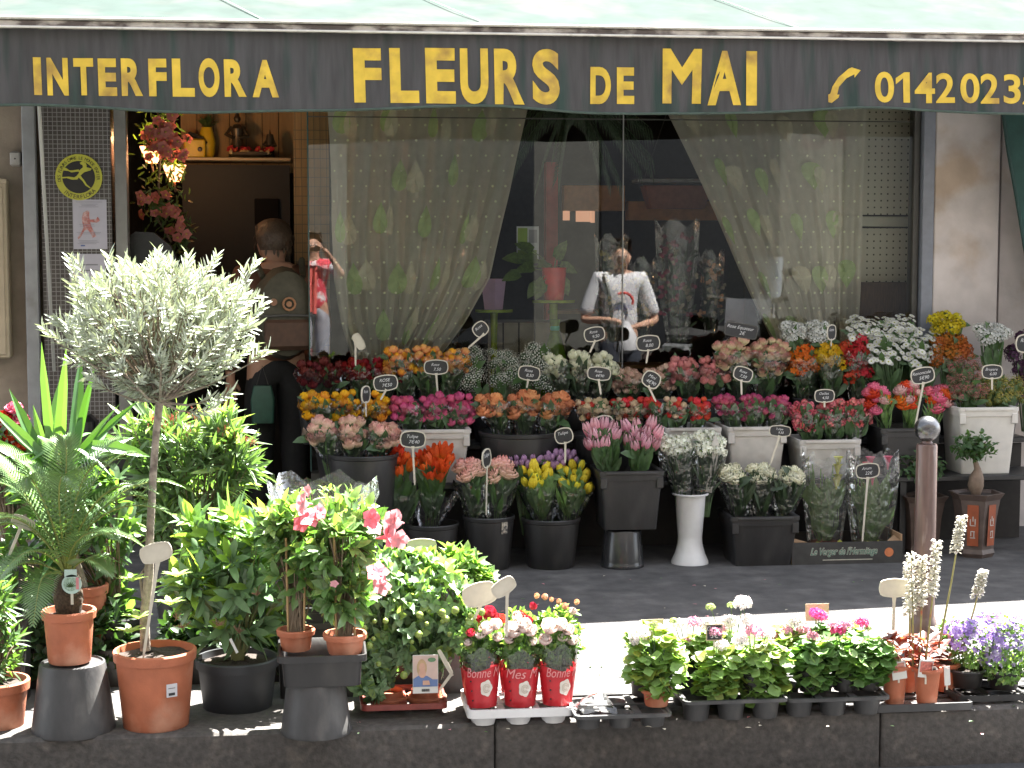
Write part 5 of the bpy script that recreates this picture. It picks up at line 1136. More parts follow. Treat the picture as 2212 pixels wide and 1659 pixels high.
for (mx,my,ex,ey,tx,ty,dy) in ((105,1050,60,980,70,1045,-.12),(120,1040,140,970,180,1040,-.16),(150,1050,200,960,250,1010,-.05),(170,1080,260,1000,345,1055,-.1),(160,1110,290,1050,380,1110,-.05),(80,1080,20,1010,-40,1060,0),(90,1120,10,1090,-60,1170,-.05),(60,1180,20,1200,-30,1290,-.14),(90,1205,110,1230,100,1310,-.24),(170,1150,230,1130,310,1190,.05),(140,1020,120,950,90,960,.1),(155,1030,210,940,270,960,.12),(100,1150,60,1160,20,1230,-.2),(150,1080,230,960,300,990,.08),(110,1090,40,960,-20,970,.05),(165,1120,270,1030,330,1090,.02),(95,1130,40,1080,-10,1120,-.12),(150,1150,210,1110,270,1150,-.15),(130,1060,150,950,130,950,.05),(170,1100,300,1010,390,1060,.08),(180,1190,210,1190,250,1230,-.1),(75,1100,10,1020,-30,990,.1),(140,1120,160,1060,140,1010,.05),(125,1090,95,1020,40,1000,.05)):
    frond(A(mx,my,dy*.4),A(ex,ey,dy*.8),A(tx,ty,dy))
lf.build('fronds',[mat('cycad_leaf',(.12,.20,.08),.3,.25,20,transl=.25,tc=(.16,.28,.04))],t); rc.build('frond_ribs',mat('frond_rib',(.22,.24,.06),.4,.1),t)
def plabel(px,q,w_,h_,y,label,parts,stickq=None,rot=0,name='plant_label'):
    s=S(y); p=at(px,q,y); t=thing(name,label,'plant label',p); Mr=Matrix.Rotation(-R(rot),4,'Y'); b=MB(); b.box((0,0,0),(w_*s,.0015,h_*s),0,Mr); b.build('card',mat('glossy_card',(.55,.55,.52),.35,.03),t,False)
    for k,(n_,x0,x1,z0,z1,m_) in enumerate(parts): b=MB(); b.box(((x0+x1)/2*w_*s,-.0013-.0005*k,(z0+z1)/2*h_*s),((x1-x0)*w_*s,.0006,(z1-z0)*h_*s),0,Mr); b.build(n_,m_,t,False)
    if stickq: e=at(px,stickq,y)-p; b=MB(); b.box((0,.0,(e.z-h_*s/2)/2),(.006,.0012,abs(e.z+h_*s/2))); b.build('spike',M_['cream'],t,False)
    return t
yl_=yb2-rp_*.75; p=at(155,1262,yl_); t=thing('plant_label','round white plant label with a palm picture in the cycad pot','plant label',p); s=S(yl_)
b=MB(); Mx=Matrix.Rotation(R(90),4,'X'); b.lathe([(21*s,-.001),(21*s,.001)],24,M=Mx); b.box((-2*s,0,24*s),(26*s,.002,16*s)); b.build('card',mat('pale_mint_card',(.42,.55,.50),.35,.05),t,False)
b=MB(); b.lathe([(15*s,-.001),(15*s,.001)],20,M=Matrix.Translation((-2*s,-.0015,0))@Mx); b.build('printed_picture',mat('picture_sage',(.25,.36,.28),.4,.4,120),t,False)
b=MB(); 
for k in range(7): a=R(20+k*24); b.leaf((-2*s,-.003,-6*s),(math.cos(a),0,math.sin(a)),(0,-1,0),12*s,2.5*s,0,0,0)
b.build('printed_palm',M_['leaf_dark'],t,False); b=MB(); b.box((12*s,-.0025,2*s),(6*s,.0006,26*s)); b.build('printed_band',mat('pink_band',(.55,.2,.22),.4),t,False)
b=MB(); b.box((0,0,-32*s),(.008,.0015,24*s)); b.build('spike',M_['cream'],t,False)
white_tag(50,1128,46,20,-28,yb2-.05,18,1198,'pale grey tilted tag on a stick at the left among the fronds',yaw=20)
# --- left edge pot with dark fern
t,y_,r_,h_=pot_px('potted_fern','dark leafy plant in a terracotta pot cut by the left edge of the picture','potted plant',-95,36,1468,1585,M_['terracotta'])
bush(t,y_,[(-20,1400,70,70),(-30,1290,60,80)],(0,0,h_),150,3,.06,.012,1,[M_['leaf_dark'],M_['leaf_mid']],61)
# --- tall terracotta pot behind cycad, and cordyline
t,y_,r_,h_=pot_px('sword_leaf_plant','tall sword-leaved green plant in a terracotta pot behind the cycad','potted plant',122,216,1262,1455,M_['terra2'],y=-2.36)
O=t.location; A=lambda px,py,dy=0: at(px,py,y_)-O+V((0,dy,0)); b=MB(); lr=random.Random(3)
b2=MB(); b2.tube([(0,0,h_-.02),A(140,1120),A(125,960)],[.012,.011,.010],8); b2.build('cane',M_['bark'],t)
for k,(px,py,bx,by,w_) in enumerate(((90,738,112,950,20),(18,838,90,990,22),(150,748,128,960,20),(168,760,160,960,22),(132,790,104,965,18),(200,790,165,960,16),(70,875,100,1000,18),(300,860,165,985,16),(-20,870,70,960,20),(-10,905,80,980,18),(255,870,160,990,12),(-30,930,70,1010,22),(290,930,150,1000,20),(230,925,150,1020,22),(330,975,200,960,22),(60,1010,100,980,22),(210,1000,140,960,20))):
    e=A(px,py,lr.uniform(-.1,.1)); q=A(bx,by,lr.uniform(-.03,.03)); d=e-q; nn=V((lr.gauss(0,.5),-1,.5)); L_=d.length; q0=q-d*.35 if py<900 else q; b.leaf(q0,d,nn,(e-q0).length,w_*S(y_)*1.25,k%2,.03 if py<900 else .35,.5,w=(.7,1,.75),ts=(0,.4,.72,1))
for k in range(40):
    q=A(125+lr.uniform(-15,25),lr.uniform(960,1200)); d=V((lr.gauss(0,1),lr.gauss(0,1),lr.uniform(-.3,.9))); b.leaf(q,d,(0,0,1),.20,.03,k%2,.4,.4,w=(.7,1,.7))
b.build('sword_leaves',[mat('sword_green',(.12,.23,.09),.35,.15,10,transl=.3,tc=(.16,.34,.03)),mat('sword_dark',(.05,.12,.04),.35,.15,10,transl=.35,tc=(.12,.30,.02))],t)
# red flowers at far left, behind
t=thing('red_flower_plant','red and pink flowering plant at the left edge behind the sword leaves','potted plant',(X(15,-1.6),-1.6,0)); y_=-1.6
pot(t,.12,.09,.28,M_['black_plastic']); bush(t,y_,[(15,1010,70,80)],(0,0,.28),120,3,.05,.02,1,[M_['leaf_dark'],M_['leaf_mid']],63)
for px,py,k in ((30,880,'ranunculus_pink'),(8,900,'ranunculus_red'),(48,935,'ranunculus_pink'),(20,940,'ranunculus_red'),(60,960,'ranunculus_red'),(5,962,'ranunculus_pink'),(35,968,'ranunculus_red'),(-12,930,'ranunculus_red'),(45,905,'ranunculus_pink'),(62,935,'ranunculus_red')):
    inst('flower_head',H[k][0],t,at(px,py,y_)-t.location,V((0,-.5,1)).to_track_quat('Z','Y'),.035)
# --- hidden filler plants behind cycad: dark laurel mass
t=thing('laurel_plant','dark glossy leafy plant filling the gap between the cycad and the olive trunk','potted plant',(X(235,-2.3),-2.3,0)); pot(t,.11,.085,.22,M_['black_plastic'])
bush(t,-2.3,[(215,1130,70,110),(240,1320,45,70),(60,1220,90,80),(130,1060,110,40)],(0,0,.22),170,4,.075,.028,1,[M_['leaf_dark'],M_['leaf_mid']],64,tipfrac=.3)
for i,(px,yy,q0,rx,rz,lab) in enumerate(((595,-2.36,1370,60,70,'dark leafy plant added for shade in a black pot behind the rhododendron'),(415,-2.36,1370,55,60,'dark leafy plant added for shade in a black pot between the olive trunk and the rhododendron'),(800,-2.36,1380,60,60,'dark leafy plant added for shade in a black pot behind the left tomato plant'),(700,-2.30,1340,80,70,'dark leafy plant added for shade in a black pot behind the mandevillas'),(1000,-2.36,1390,50,50,'low dark leafy plant added for shade in a black pot behind the right tomato plant'),(230,-2.36,1380,50,70,'dark leafy plant added for shade in a black pot between the cycad and the olive pot'),(60,-2.36,1390,80,70,'dark leafy plant added for shade in a black pot behind the cycad bucket'),(500,-2.15,1330,90,80,'dark leafy plant added for shade in a black pot below the pieris shrub'))):
    t=thing('added_shade_plant',lab,'potted plant',(X(px,yy),yy,0),0,'dark leafy pot plants added for shade behind the front row'); pot(t,.085,.07,.13,M_['black_plastic'])  # plants added to shade the ground between the front pots
    bush(t,yy,[(px,q0,rx,rz)],(0,0,.12),150,4,.06,.026,1,[M_['leaf_filler_shaded'],M_['leaf_dark']],200+i,tipfrac=.25,depth=.9)
# --- oleander-like bush with red bud clusters
t=thing('pieris_shrub','bushy shrub with long pointed leaves and small red buds behind the olive trunk','shrub',(X(410,-1.95),-1.95,0)); pot(t,.15,.12,.26,M_['black_plastic']); y_=-1.95
bush(t,y_,[(420,1010,120,80,0),(300,960,70,50,.05),(500,985,60,55,-.03),(390,1120,110,60,0),(340,930,60,40,.04),(470,930,50,40,0)],(0,0,.26),150,9,.115,.0165,1,[mat('pieris_leaf',(.16,.225,.12),.35,.2,18,transl=.3,tc=(.16,.32,.04)),M_['leaf_light']],65,upb=.45,tipfrac=.25,spread=1.1,bend=.12)
b=MB(); O=t.location
for px,py in ((372,905),(352,925),(405,935),(385,950),(500,945),(488,930),(420,900),(330,912),(545,955)):
    c=at(px,py,y_-.06)-O
    for k in range(18): q=c+V((rnd.gauss(0,.012),rnd.gauss(0,.012),rnd.gauss(.01,.012))); b.tube([q-V((0,0,.012)),q],[.0008,.0022],4)
b.build('bud_cluster',mat('red_buds',(.42,.09,.06),.6,.3,60),t)
# --- rhododendron in dark pot
t,y_,r_,h_=pot_px('rhododendron','broad rhododendron with pale new leaf tips in a dark grey pot','potted shrub',412,588,1418,1580,mat('dark_slate_pot',(.028,.03,.034),.55,.15,9),y=-2.72,taper=.84)
bush(t,y_,[(520,1170,110,70),(450,1150,60,55,.05),(600,1160,70,60,0),(500,1270,120,70),(580,1270,90,70,0),(430,1260,60,60,-.04),(500,1340,90,50,0),(690,1140,60,50,.08)],(0,0,h_-.01),125,7,.100,.029,1,[mat('rhodo_leaf',(.17,.27,.15),.28,.2,14,transl=.22,tc=(.15,.30,.04),spec=.6),mat('rhodo_tip',(.26,.42,.08),.4,.15,14,transl=.4,tc=(.34,.52,.05))],66,upb=.35,tipfrac=.62,spread=1.15,bend=.1,stm=mat('rhodo_stem',(.16,.17,.06),.6))
b=MB(); O=t.location
for px,py in ((395,1350),(470,1345),(610,1265),(515,1360),(555,1280),(380,1330)):
    c=at(px,py,y_-.14)-O
    for k in range(16): q=c+V((rnd.gauss(0,.01),rnd.gauss(0,.01),rnd.gauss(0,.008))); b.tube([c-V((0,0,.01)),q],[.0008,.0015],4)
b.build('spent_blooms',mat('spent_bloom',(.20,.11,.07),.8,.2),t)
t=thing('plant_stick','short white label stick in the dark pot of the rhododendron','label stick',at(505,1395,y_-.13)); b=MB(); b.box((0,0,0),(.008,.002,.05),0,Matrix.Rotation(R(-25),4,'Y')); b.build('stick',M_['white_plastic'],t,False)
# --- second upturned bucket with black tray and mandevillas
pb=ground(672,1602); rb=77*S(pb.y+.1); yb3=pb.y+rb; hb=Z(1455,yb3)
t=thing('upturned_bucket','upturned dark grey bucket under the black tray of pink mandevillas','bucket',(X(673,yb3),yb3,0),0,'upturned grey buckets')
b=MB(); b.lathe([(rb,0),(rb*1.01,.006),(rb*.985,.018),(rb*.83,hb-.01),(rb*.81,hb-.001),(rb*.76,hb),(.01,hb-.004)],40); b.build('body',M_['grey_plastic'],t)
x0,x1=X(588,yb3-.1),X(786,yb3-.1); 
t=thing('plant_tray','black carrying tray with two terracotta bowls on the upturned bucket','tray',((x0+x1)/2,yb3,hb+.001)); ht=Z(1403,yb3-.1)-hb; w_=(x1-x0)/2
b=MB(); b.loft([rrect(w_*.86,.09,.02,0),rrect(w_*.9,.10,.02,ht-.022),rrect(w_,.12,.02,ht-.020),rrect(w_,.12,.02,ht),rrect(w_-.006,.114,.018,ht),rrect(w_*.88,.095,.018,ht-.02),rrect(w_*.84,.085,.018,.006)],0); b.build('body',M_['black_plastic'],t)
zt_=hb+ht-.012
mand=mat('mandevilla_pink',(.68,.20,.24),.45,.15,20,transl=.35,tc=(.8,.12,.16)); mandl=mat('mandevilla_pale',(.66,.30,.32),.45,.15,20,transl=.35)
def m_trumpet(m):
    b=MB()
    for k in range(5): a=k*1.2566; d=V((math.cos(a),math.sin(a),.45)); b.leaf((0,0,0),d,(0,0,1),1.0,.85,0,.35,.25,w=(.35,.9,1.0),ts=(0,.3,.75,1))
    b.lathe([(.06,-1.0),(.16,-.4),(.26,.05)],8,mi=0,cap0=False,cap1=False); return b.mesh('trumpet_mesh',[m])
trm=[m_trumpet(mand),m_trumpet(mandl)]
lm=[mat('mandevilla_leaf',(.14,.24,.085),.3,.2,14,transl=.28,tc=(.13,.30,.03),spec=.6),M_['leaf_light']]
def mandevilla(pxc,w_,qt,qb,ells,flowers,label,seed,yy):
    t=thing('mandevilla',label,'potted plant',(X(pxc,yy),yy,zt_),0,'mandevillas on the black tray'); r=w_/2*S(yy); h=max(.05,Z(qt,yy)-zt_); pot(t,r,r*.80,h,M_['terracotta'],rim=.018)
    bush(t,yy,ells,(0,0,h-.01),130,5,.062,.026,1,lm,seed,upb=.2,tipfrac=.45,bend=.2)
    b=MB()
    for dx in (-.4,.45): b.tube([(dx*r,-.02,h-.02),(dx*r*1.2,-.02,Z(1150,yy)-zt_)],.0035,6)
    b.build('bamboo_cane',mat('bamboo_cane',(.34,.22,.10),.6,.1),t)
    rr=random.Random(seed)
    for px,py,sz in flowers: inst('trumpet_flower',trm[rr.randrange(2)],t,at(px,py,yy-.10)-t.location,V((rr.gauss(.2,.6),-.6,rr.uniform(-.1,.8))).to_track_quat('Z','Y'),sz*S(yy))
    return t
mandevilla(630,80,1345,1395,[(640,1220,60,80,.03),(625,1150,60,60,.05)],[(655,1088,24),(668,1120,26),(650,1130,20),(690,1105,18),(662,1060,14)],'left pink mandevilla in a terracotta bowl on the black tray',71,yb3+.03)
mandevilla(738,92,1356,1402,[(720,1180,70,70),(770,1130,70,50,.05),(740,1280,55,60,0)],[(800,1120,24),(850,1128,30),(838,1160,28),(862,1165,22),(815,1238,26),(825,1265,22),(855,1118,18),(806,1140,22),(722,1262,10)],'right pink mandevilla in a terracotta bowl on the black tray',72,yb3-.03)
white_tag(705,1090,54,26,0,-2.45,705,1180,'blank pale tag above the red mandevilla flowers',yaw=10)
# cellophane wrapped plant behind
yw=-2.0; p0=at(700,1230,yw); t=thing('wrapped_plant','flowering plant in open crackly cellophane behind the mandevillas','wrapped plant',(p0.x,yw,0)); O=t.location
pot(t,.10,.08,.16,M_['black_plastic'])
bush(t,yw,[(700,1090,90,40),(760,1150,60,60)],(0,0,.16),90,3,.03,.012,1,[M_['leaf_mid'],M_['leaf_light']],73)
b=MB()
for k in range(26):
    c=at(rnd.uniform(610,800),rnd.uniform(1062,1150),yw-.03)-O
    for j in range(4): b.leaf(c,(rnd.gauss(0,1),rnd.gauss(-.3,1),1),(0,0,1),.012,.010,0)
b.build('small_blossoms',mat('rosy_blossom',(.5,.22,.24),.6,.2,transl=.2),t)
b=MB(); loops=[]; s=S(yw)
for zq,r_ in ((1250,40),(1150,80),(1080,108),(1045,118)): loops.append([(at(700,zq,yw).x-O.x+math.cos(a/20*6.283)*r_*s*(1+.06*math.sin(a*2.7)),math.sin(a/20*6.283)*r_*s*.7,Z(zq,yw)+(.03*math.sin(a*1.9)+.03*math.sin(math.pi*a/20) if zq<1060 else 0)) for a in range(20)])
b.loft(loops,0,None,False,False); b.build('cellophane_sleeve',M_['cell2'],t)
for px_,w_,lab in ((-45,.24,'behind the left edge pot'),(690,.30,'behind the bucket of the mandevillas'),(915,.30,'behind the red tomato tray')):  # crates added to keep sunlight off the kerb in front of them
    yy=-2.57; t=thing('added_shade_crate','low black plastic crate added for shade '+lab,'crate',(X(px_,yy),yy,0),0,'black plastic crates added for shade behind the front row'); h_=.30 if px_<900 else .22
    b=MB(); b.loft([rrect(w_/2*.94,.075,.01,0),rrect(w_/2,.085,.01,h_-.02),rrect(w_/2+.006,.091,.01,h_-.018),rrect(w_/2+.006,.091,.01,h_),rrect(w_/2-.004,.081,.01,h_),rrect(w_/2*.92,.070,.01,.01)],0); b.build('body',M_['black_plastic'],t)
    b=MB(); b.box((0,-.0875,h_-.06),(w_*.35,.006,.022),bev=.002); b.build('handle',M_['darkframe'],t)
# --- tomato plants
pt=ground(868,1560); yt_=pt.y+.14
def leg_tray(px0,px1,qrim,qbase,y,m,label,name='plant_tray',rows=2,cols=3,dep=.2,legs=None,rimh=.018,cat='tray',group=None,cupm=None,cr=.42):
    x0,x1=X(px0,y-dep/2),X(px1,y-dep/2); zt=Z(qrim,y-dep/2,(px0+px1)/2); t=thing(name,label,cat,((x0+x1)/2,y,0),0,group); w_=(x1-x0)/2; d=dep/2
    b=MB(); o=rrect(w_,d,.02,0); i_=rrect(w_-.008,d-.008,.014,0); n=len(o)
    for (za,zb_) in ((zt-rimh,zt),):
        vs=[(x,y_,za) for x,y_,_ in o]+[(x,y_,zb_) for x,y_,_ in o]+[(x,y_,zb_) for x,y_,_ in i_]+[(x,y_,za) for x,y_,_ in i_]; fs=[]
        for k in range(n):
            j=(k+1)%n
            for a in range(4): a2=(a+1)%4; fs.append((a*n+k,a*n+j,a2*n+j,a2*n+k))
        b.add(vs,fs)
    b.build('rim',m,t)
    cw,cd=2*w_/cols,2*d/rows; r=min(cw,cd)*cr
    for ci in range(cols):
        for ri in range(rows):
            b=MB(); cx=-w_+cw*(ci+.5); cy=-d+cd*(ri+.5)
            b.lathe([(r*.80,.0),(r*.82,.004),(r,zt-rimh),(r*.97,zt-rimh),(r*.78,.006),(.002,.005)],14,(cx,cy,0),cap1=False); b.build('cup',cupm or m,t)
    b=MB() # web between the cups
    for ci in range(cols+1):
        x=-w_+cw*ci; x=max(-w_+.012,min(w_-.012,x)); b.box((x,0,zt-rimh*.6),(.022 if 0<ci<cols else .016,2*d-.02,.003))
    for ri in range(rows+1):
        y2=-d+cd*ri; y2=max(-d+.01,min(d-.01,y2)); b.box((0,y2,zt-rimh*.6+.0035),(2*w_-.02,.018 if 0<ri<rows else .014,.003))
    b.build('web',m,t,False)
    return t,zt
tt,ztt=leg_tray(772,964,1522,1572,yt_,mat('brick_red_tray',(.22,.045,.035),.45,.15),'brick red tray on dark feet under the tomato plants',cols=2,rows=1,dep=.24,cupm=M_['black_plastic'],cr=.27)
tomato_leaf=[mat('tomato_leaf',(.24,.36,.20),.5,.25,25,transl=.35,tc=(.16,.32,.04)),M_['leaf_light']]
gt=mat('green_tomato',(.24,.32,.08),.25,.1,transl=.15)
for px,lab,ells,seed in ((832,'left tomato plant with drooping leaves in a shallow terracotta pot',[(830,1290,55,90,0),(860,1230,60,40,.06),(820,1400,55,70,0),(800,1460,40,40,-.05)],81),(916,'right tomato plant with green fruit, in a shallow terracotta pot with a photo label',[(950,1300,75,80,0),(900,1240,70,40,.06),(930,1390,60,60,0),(990,1350,50,50,-.02),(870,1350,40,90,-.04)],82)):
    t=thing('tomato_plant',lab,'potted plant',(X(px,yt_),yt_,ztt-.004),0,'tomato plants on the red tray'); pot(t,44*S(yt_),36*S(yt_),Z(1492,yt_)-ztt,M_['terra2'],rim=.012)
    bush(t,yt_,ells,(0,0,.03),270,5,.041,.024,1,tomato_leaf,seed,upb=.1,tipfrac=.3,spread=1.4,shape=(.5,1,.75),bend=.35,stm=M_['stem_green'])
    rr=random.Random(seed); O=t.location
    for k in range(15):
        px_,py_=(rr.gauss(990,28),rr.gauss(1330,22)) if px>900 and k<11 else (rr.gauss(px-20,30),rr.gauss(1360,40)); b=MB(); r=.011*rr.uniform(.7,1.2); b.ball(at(px_,py_,yt_-.12)-O,r,10,7); b.build('green_tomato',gt,t)
# photo label
sk=mat('printed_skin',(.50,.30,.22),.5,.1); hr=mat('printed_blond_hair',(.42,.30,.16),.5,.2); blm=mat('printed_blue',(.10,.16,.32),.5,.1); pk=mat('printed_backdrop',(.50,.38,.33),.5,.08); gl=mat('printed_green_oval',(.10,.20,.10),.5)
yl2=yt_-.15; t=plabel(919,1456,56,86,yl2,'tall photo label of a blonde woman in front of the tomato plants',[('printed_backdrop',-.48,.48,-.33,.48,pk)]); s=S(yl2)
def flat(poly,nm,m_,k):
    b=MB(); b.add([(x*s,-.0022-.0003*k,z*s) for x,z in poly],[tuple(range(len(poly)))]); b.build(nm,m_,t,False)
def oval(cx,cz,rx,rz,n=16): return [(cx+rx*math.cos(-k*6.283/n),cz+rz*math.sin(-k*6.283/n)) for k in range(n)]
flat([(-27,-28),(-27,-10),(-14,-2),(4,-4),(16,-12),(27,-12),(27,-28)][::1],'printed_top',blm,1); flat(oval(-8,14,11,20),'printed_hair',hr,2); flat(oval(-7,2,8,10),'printed_skin',sk,3); flat(oval(-7,16,7,10),'printed_face',sk,4)
flat(oval(14,32,9,5),'printed_badge',gl,2); flat([(-6,-24),(-6,-14),(8,-14),(10,-24)],'printed_skin',sk,5)
b=MB(); 
for k in range(14): b.box((-8*s+k*1.25*s,-.0024,-36*s),(.6*s*(1+(k%3)*.4),.0004,6*s))
b.build('printed_barcode',M_['slate'],t,False)
white_tag(962,1430,8,60,28,yt_-.14,950,1490,'thin pale stick leaning right of the photo label')
# --- laurel-like plant behind tomato
t=thing('gardenia','glossy green gardenia in a dark pot behind the tomato plants','potted plant',(X(980,-2.25),-2.25,0)); pot(t,.10,.08,.17,M_['black_plastic'])
bush(t,-2.25,[(980,1225,60,38),(915,1225,40,30),(1020,1245,36,26)],(0,0,.17),75,7,.058,.024,1,[M_['leaf_mid'],M_['leaf_light']],83,upb=.5,tipfrac=.35)
white_tag(911,1182,58,30,0,-2.15,911,1240,'pale back of a tag behind the tomato leaves')
# --- rose tray
pr=ground(1122,1578); yr=pr.y+.16
tr_,ztr=leg_tray(1008,1243,1532,1580,yr,M_['white_plastic'],'white tray on round cups holding the red sleeved roses',cols=3,rows=2,dep=.26,rimh=.026,cr=.40)
redS=mat('red_printed_sleeve',(.55,.025,.035),.28,.12,12,c2=(.62,.06,.07),c2t=.6,bump=.5,bscale=25,transl=.25); whp=mat('white_print',(.62,.58,.52),.5,.06,20); pkp=mat('pink_lettering',(.66,.25,.25),.4,0)
reg('mini_rose_white',m_rose,(.62,.42,.38),(.70,.66,.62),open_=.9); reg('mini_rose_red',m_rose,(.55,.05,.06),(.60,.04,.06),open_=.8); reg('mini_rose_orange',m_rose,(.6,.3,.2),(.62,.35,.2),1,open_=.3)
def sleeve(px,y,q0,q1,qc,w0,w1,label,kinds,nh,seed,letter,heads):
    rr=random.Random(seed); O=V((X(px,y),y,ztr-.004)); t=thing('potted_rose',label,'potted rose',O,0,'roses in red printed sleeves'); s=S(y); t.rotation_euler=(rr.uniform(-.03,.03),rr.uniform(-.04,.04),rr.uniform(-.22,.22))
    z1=Z(q0,y)-O.z; r0,r1=w0/2*s,w1/2*s; b=MB(); nn=28
    def ring(f,z,wob=0): return [((r0+(r1-r0)*f)*math.cos(a/nn*6.283)*(1+.02*math.sin(a*3.1+seed)),(r0+(r1-r0)*f)*.92*math.sin(a/nn*6.283),z+wob*math.sin(a/nn*6.283*2+seed)) for a in range(nn)]
    b.loft([ring(0,0),ring(.03,.008),ring(.5,z1*.5),ring(1,z1,.008)],0,None,True,False); b.build('printed_sleeve',redS,t)
    zc=Z(qc,y)-O.z; b=MB(); r1b=r1*1.12
    b.loft([ring(1,z1,.008),[(x*1.1,y_*1.1,zc+.012*math.sin(i*1.3)) for i,(x,y_,_) in enumerate(ring(1,0))]],0,None,False,False); b.build('clear_sleeve_top',M_['cell'],t)
    # white rose print on the front
    b=MB(); rm=r0+(r1-r0)*.5; 
    def onS(ax,z,off): 
        f=z/z1; r=(r0+(r1-r0)*f)+off; return V((r*math.sin(ax),-r*.92*math.cos(ax),z))
    vs=[onS(.12,z1*.52,.002)]
    for k in range(20):
        a=k/20*6.283; rr_=.25*(1+.10*math.cos(5*a)); vs.append(onS(.12+rr_*1.2*math.cos(a)*1.15,z1*.52+rr_*math.sin(a)*r1*1.7,.002))
    b.add(vs,[(0,1+k,1+(k+1)%20) for k in range(20)]); b.build('printed_rose',whp,t,False)
    for k,rad in enumerate((.16,.09)):
        b=MB(); pts=[onS(.12+rad*math.cos(a*.63)*1.2,z1*.52+rad*math.sin(a*.63)*r1*1.4,.0035) for a in range(10)]; b.tube(pts,.0008,4); b.build('printed_petal_line',mat('print_beige',(.45,.38,.30),.6,0),t,False)
    b=MB()
    b.text(letter,Matrix.Identity(4),1,fit=(-.95,.95,0,.030),shear=.3,off=.0); b.v=[tuple(onS(x,z1*.80+z,.0022)) for x,_,z in b.v]; b.build('printed_lettering',pkp,t,False)
    b=MB()
    for k in range(3):
        c=onS(-.75 if seed%2 else .85,z1*(.2+.25*k),.002); b.ball(c,.0028,6,4)
    b.build('punch_hole',M_['slate'],t,False)
    bush(t,y,[(px,qc+4,w1*.55,30),(px,qc-22,w1*.5,26),(px,qc+30,w1*.44,20)],(0,0,z1*.6),105,4,.028,.017,1,[M_['leaf_mid'],M_['leaf_light']],seed,upb=.4,tipfrac=.4,stm=M_['stem_green'])
    for hx,hy,kk,sz in heads: inst('flower_head',rr.choice(H[kk]),t,at(hx,hy,y-.03)-O,V((rr.gauss(0,.3),-.5,1)).to_track_quat('Z','Y'),sz*s*1.22)
    return t
yfr=yr-.055; ybk=yr+.075
w='mini_rose_white'; r='mini_rose_red'; o='mini_rose_orange'
sleeve(1117,ybk,1420,1500,1370,70,84,'back middle potted rose with orange buds in a red sleeve',[w],5,92,'Bonne M',[(1158,1288,o,7),(1176,1290,o,8),(1190,1296,o,6),(1206,1300,o,7),(1150,1310,r,9),(1118,1335,w,14)])
sleeve(1035,ybk,1420,1500,1380,70,84,'back left potted rose with red blooms in a red sleeve',[r],5,94,'Bonne M',[(1065,1322,r,14),(1050,1334,r,12),(1078,1335,r,11),(1040,1345,r,10),(1090,1338,r,12)])
sleeve(1205,ybk,1420,1500,1360,70,84,'back right potted rose with pink buds in a red sleeve',[r],5,96,'Bonne M',[(1120,1335,r,12),(1135,1345,r,12),(1215,1310,o,8),(1240,1300,o,7),(1232,1320,w,9)])
sleeve(1040,yfr,1437,1537,1395,66,86,'front left potted rose in a red printed sleeve on the white tray',[w],5,91,'Bonne M',[(1020,1368,r,10),(1012,1388,w,9),(1055,1360,w,16),(1040,1372,w,12),(1075,1352,w,14),(1078,1380,w,11)])
sleeve(1124,yfr,1440,1537,1398,68,84,'front middle potted rose in a red printed sleeve on the white tray',[w],5,93,'Mes M',[(1106,1360,w,20),(1130,1352,w,18),(1146,1362,w,14),(1098,1380,w,11),(1150,1385,w,10)])
sleeve(1206,yfr,1440,1537,1390,66,86,'front right potted rose in a red printed sleeve on the white tray',[w],5,95,'Bonne M',[(1180,1352,w,19),(1170,1380,w,14),(1206,1350,w,15),(1224,1362,w,13),(1232,1385,w,12),(1210,1378,w,11)])
white_tag(1036,1284,66,42,14,yr-.02,1020,1345,'large sunlit white tag left of the roses')
white_tag(1088,1268,50,28,34,yr-.12,1094,1376,'leaf-shaped tilted cream tag above the roses',yaw=0)
# --- small dark trays with geraniums
pg=ground(1352,1580); yg2=pg.y+.13
t1,z1_=leg_tray(1246,1462,1545,1578,yg2,M_['grey_plastic'],'short grey plastic tray with empty cups and one terracotta pot',cols=3,rows=2,dep=.26,rimh=.010,group='grey plug trays on the kerb')
t=thing('plastic_bag','crumpled clear bag with red print lying in the short grey tray','plastic bag',(X(1290,yg2-.05),yg2-.05,z1_))
b=MB(); 
for i in range(9):
    for j in range(7): b.v.append((-.06+.12*i/8+rnd.gauss(0,.004),-.05+.1*j/6,.045*math.sin(math.pi*i/8)*math.sin(math.pi*j/6)+rnd.gauss(0,.006)+.004))
for i in range(8):
    for j in range(6): a=i*7+j; b.f.append((a,a+7,a+8,a+1)); b.m.append(1 if 2<i<5 and 1<j<4 else 0)
b.build('film',[M_['cell2'],mat('red_film',(.5,.05,.04),.25,.3,transl=.3)],t)
ger=[mat('geranium_leaf',(.24,.38,.12),.5,.2,22,transl=.38,tc=(.24,.42,.04)),mat('geranium_leaf_pale',(.22,.28,.06),.5,.2,22,transl=.4,tc=(.40,.46,.06))]
ger2=[mat('geranium_leaf_dark',(.12,.22,.07),.5,.2,22,transl=.32,tc=(.13,.32,.03)),ger[0]]
UM={k:[m_umbel([fm('umbel_'+k,c,None,.35),M_['stem_green']],30,.36,60+i) for i in (0,1)] for k,c in (('white',(.70,.64,.62)),('pink',(.66,.30,.40)),('magenta',(.60,.06,.20)),('bud',(.30,.38,.14)))}
